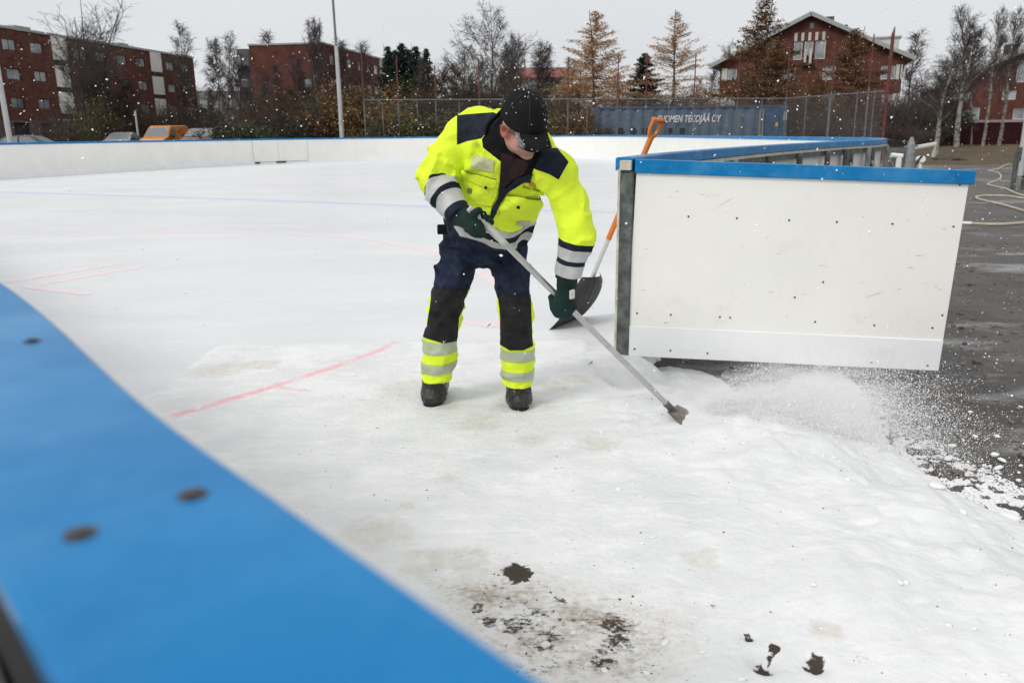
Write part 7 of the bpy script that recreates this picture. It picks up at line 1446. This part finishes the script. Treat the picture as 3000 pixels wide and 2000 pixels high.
MB().tube([S0 - sd_ * .06, S0 + (Sm - S0) * 1.0], .0165, 16).build('shaft', mat('pale_aluminium', (.62, .62, .61), rough=.35, metal=.6), sh); MB().tube([Sm - sd_ * .005, Hn, Hn + sd_ * .10], [.0205, .0205, .022], 16).build('sleeve', orange_pl, sh)
gx_ = nrm(np.array([d_[0], d_[1] * .2, 0])); gx_ = nrm(CR * .85 + CW * .5); hb_ = Hn + sd_ * .075; gy_ = sd_
MB().tube(spline([hb_, hb_ + gy_ * .03 - gx_ * .024, hb_ + gy_ * .07 - gx_ * .038, hb_ + gy_ * .135 - gx_ * .036], 5), .0150, 10).tube(spline([hb_, hb_ + gy_ * .03 + gx_ * .024, hb_ + gy_ * .07 + gx_ * .038, hb_ + gy_ * .135 + gx_ * .036], 5), .0150, 10).tube([hb_ + gy_ * .135 - gx_ * .050, hb_ + gy_ * .135 + gx_ * .050], .0185, 14).build('grip', orange_pl, sh, smooth=True)

# ================================================================== SNOW IN THE AIR
def flakes(name, P, S, m_, label, seed):
    g = np.random.default_rng(seed); v, f = (ico() if len(P) < 20000 else (np.array([(1, 0, 0), (-1, 0, 0), (0, 1, 0), (0, -1, 0), (0, 0, 1), (0, 0, -1)], float), np.array([(0, 2, 4), (2, 1, 4), (1, 3, 4), (3, 0, 4), (2, 0, 5), (1, 2, 5), (3, 1, 5), (0, 3, 5)]))); nv = len(v); n = len(P); W_ = v[None] * (0.55 + .9 * g.random((n, nv, 1))); sh_ = g.random((n, 1, 3)) * 1.1 + .5; A = g.normal(size=(n, 3, 3)); Q, _ = np.linalg.qr(A); W_ = np.einsum('nij,nkj->nki', Q, W_ * sh_); W_ = W_ * np.asarray(S)[:, None, None] + P[:, None]
    return tag(obj(name, W_.reshape(-1, 3), (f[None] + (np.arange(n) * nv)[:, None, None]).reshape(-1, 3), m_), label, kind='stuff')
g = np.random.default_rng(77); flake_m = mat('snowflake', (.96, .96, .965), rough=.8, spec=.1)
n = 15000; Y = 3.2 + 26 * g.random(n) ** 1.5; X = (g.random(n) - .5) * 1.5 * Y; Z = -.1 + (0.55 * Y + 1.6) * g.random(n)
k = Z < 1.4 + .32 * Y
flakes('falling_snow', np.c_[X, Y, Z][k], (.0011 + .0030 * g.random(n) ** 3.4)[k] * (1 + .05 * Y[k]), flake_m, 'white snowflakes falling through the air', 5)
# spray of powder thrown up by the scraper: grains strung along their flight paths
n = 230000; src = T_bot + np.array([.04, .0, .02]); az = g.normal(0, .34, n) + np.where(g.random(n) < .55, .18, -.16); el = np.abs(g.normal(.10, .16, n)); sp = 2.6 + 2.2 * g.random(n); strand = g.integers(0, 1600, n)
saz = g.normal(0, .27, 1600) + np.where(g.random(1600) < .6, .24, -.10); sel = np.abs(g.normal(.12, .14, 1600)); ssp = 2.3 + 2.8 * g.random(1600)
az = saz[strand] + g.normal(0, .007, n); el = sel[strand] + g.normal(0, .007, n); sp = ssp[strand] * (1 + g.normal(0, .015, n)); tt = .03 + .40 * g.random(n) ** .8
fwd = nrm(np.array([1.0, .10, 0])); lat = np.array([-fwd[1], fwd[0], 0]); dx = sp * tt * np.cos(el); P = src + np.outer(dx * np.cos(az), fwd) + np.outer(dx * np.sin(az), lat) + np.outer(sp * np.sin(el) * tt - 4.9 * tt ** 2 * .55, [0, 0, 1]) + g.normal(0, .006, (n, 3))
gz = np.maximum(ground_z(P[:, 0], P[:, 1]), -.2); k = (P[:, 2] > gz) & (P[:, 0] < 2.25) & (P[:, 1] < 4.78)
flakes('snow_spray', P[k], (.0008 + .0020 * g.random(n) ** 4)[k], flake_m, 'fine snow powder flying off the scraper in front of the gate', 6)

# the cloud of fine powder itself: a closed, low, billowing body of airborne snow between the blade and the asphalt
G = Grid((.6, 3.3, -.22), (2.7, 4.95, .42), .03); gd = nrm(np.array([1.0, .34, 0.0])); gl2 = np.array([-gd[1], gd[0], 0])
for k in range(9):
    t = k / 8; c = T_bot + gd * (.05 + 1.55 * t) + gl2 * (.03 - .05 * t) + np.array([0, 0, -.10 * t + .16 * t * (1 - t) * 2]); G.ell(c, [gd, gl2, np.array([0, 0, 1.0])], (.20 + .20 * t, .09 + .40 * t ** .8, .07 + .20 * math.sin(min(t, .9) * 3.0)), .12)
G.displace(lambda P: .10 * fbm(P, 5, 95, 3), .2); G.cut(lambda P: np.maximum(-.235 - P[..., 2], P[..., 1] - (4.965 - .0765 * (P[..., 0] - .7))))
v, t_ = G.mesh(); pm = bpy.data.materials.new('airborne_snow_powder'); pm.use_nodes = True; nt = pm.node_tree; nt.nodes.clear(); om = nt.nodes.new('ShaderNodeOutputMaterial'); pv = nt.nodes.new('ShaderNodeVolumePrincipled'); pv.inputs['Color'].default_value = (.985, .985, .99, 1); pv.inputs['Anisotropy'].default_value = .1
tx = nt.nodes.new('ShaderNodeTexCoord'); mp = nt.nodes.new('ShaderNodeMapping'); mp.inputs['Rotation'].default_value = (0, 0, R(-14)); mp.inputs['Scale'].default_value = (1.1, 7, 5); nz = nt.nodes.new('ShaderNodeTexNoise'); nz.inputs['Scale'].default_value = 2.6; nz.inputs['Detail'].default_value = 5; nz.inputs['Roughness'].default_value = .65; mr_ = nt.nodes.new('ShaderNodeMapRange'); mr_.inputs[1].default_value = .44; mr_.inputs[2].default_value = .74; mr_.inputs[3].default_value = 0.0; mr_.inputs[4].default_value = 20
sp_ = nt.nodes.new('ShaderNodeSeparateXYZ'); nt.links.new(tx.outputs['Object'], sp_.inputs[0]); fz = nt.nodes.new('ShaderNodeMapRange'); fz.interpolation_type = 'SMOOTHSTEP'; fz.inputs[1].default_value = .22; fz.inputs[2].default_value = -.14; nt.links.new(sp_.outputs['Z'], fz.inputs[0]); fx_ = nt.nodes.new('ShaderNodeMapRange'); fx_.interpolation_type = 'SMOOTHSTEP'; fx_.inputs[1].default_value = 2.12; fx_.inputs[2].default_value = 1.62; nt.links.new(sp_.outputs['X'], fx_.inputs[0]); m1 = nt.nodes.new('ShaderNodeMath'); m1.operation = 'MULTIPLY'; m2 = nt.nodes.new('ShaderNodeMath'); m2.operation = 'MULTIPLY'; nt.links.new(fz.outputs[0], m1.inputs[0]); nt.links.new(fx_.outputs[0], m1.inputs[1]); nt.links.new(m1.outputs[0], m2.inputs[0]); nt.links.new(mr_.outputs[0], m2.inputs[1])
nt.links.new(tx.outputs['Object'], mp.inputs[0]); nt.links.new(mp.outputs[0], nz.inputs['Vector']); nt.links.new(nz.outputs['Fac'], mr_.inputs[0]); nt.links.new(m2.outputs[0], pv.inputs['Density']); nt.links.new(pv.outputs[0], om.inputs['Volume'])
tag(obj('snow_powder', v, t_, pm), 'drifting white powder cloud thrown by the scraper', kind='stuff'); scene.cycles.volume_bounces = 16; scene.cycles.max_bounces = 18; scene.cycles.volume_max_steps = 96; scene.cycles.volume_step_rate = 1.0
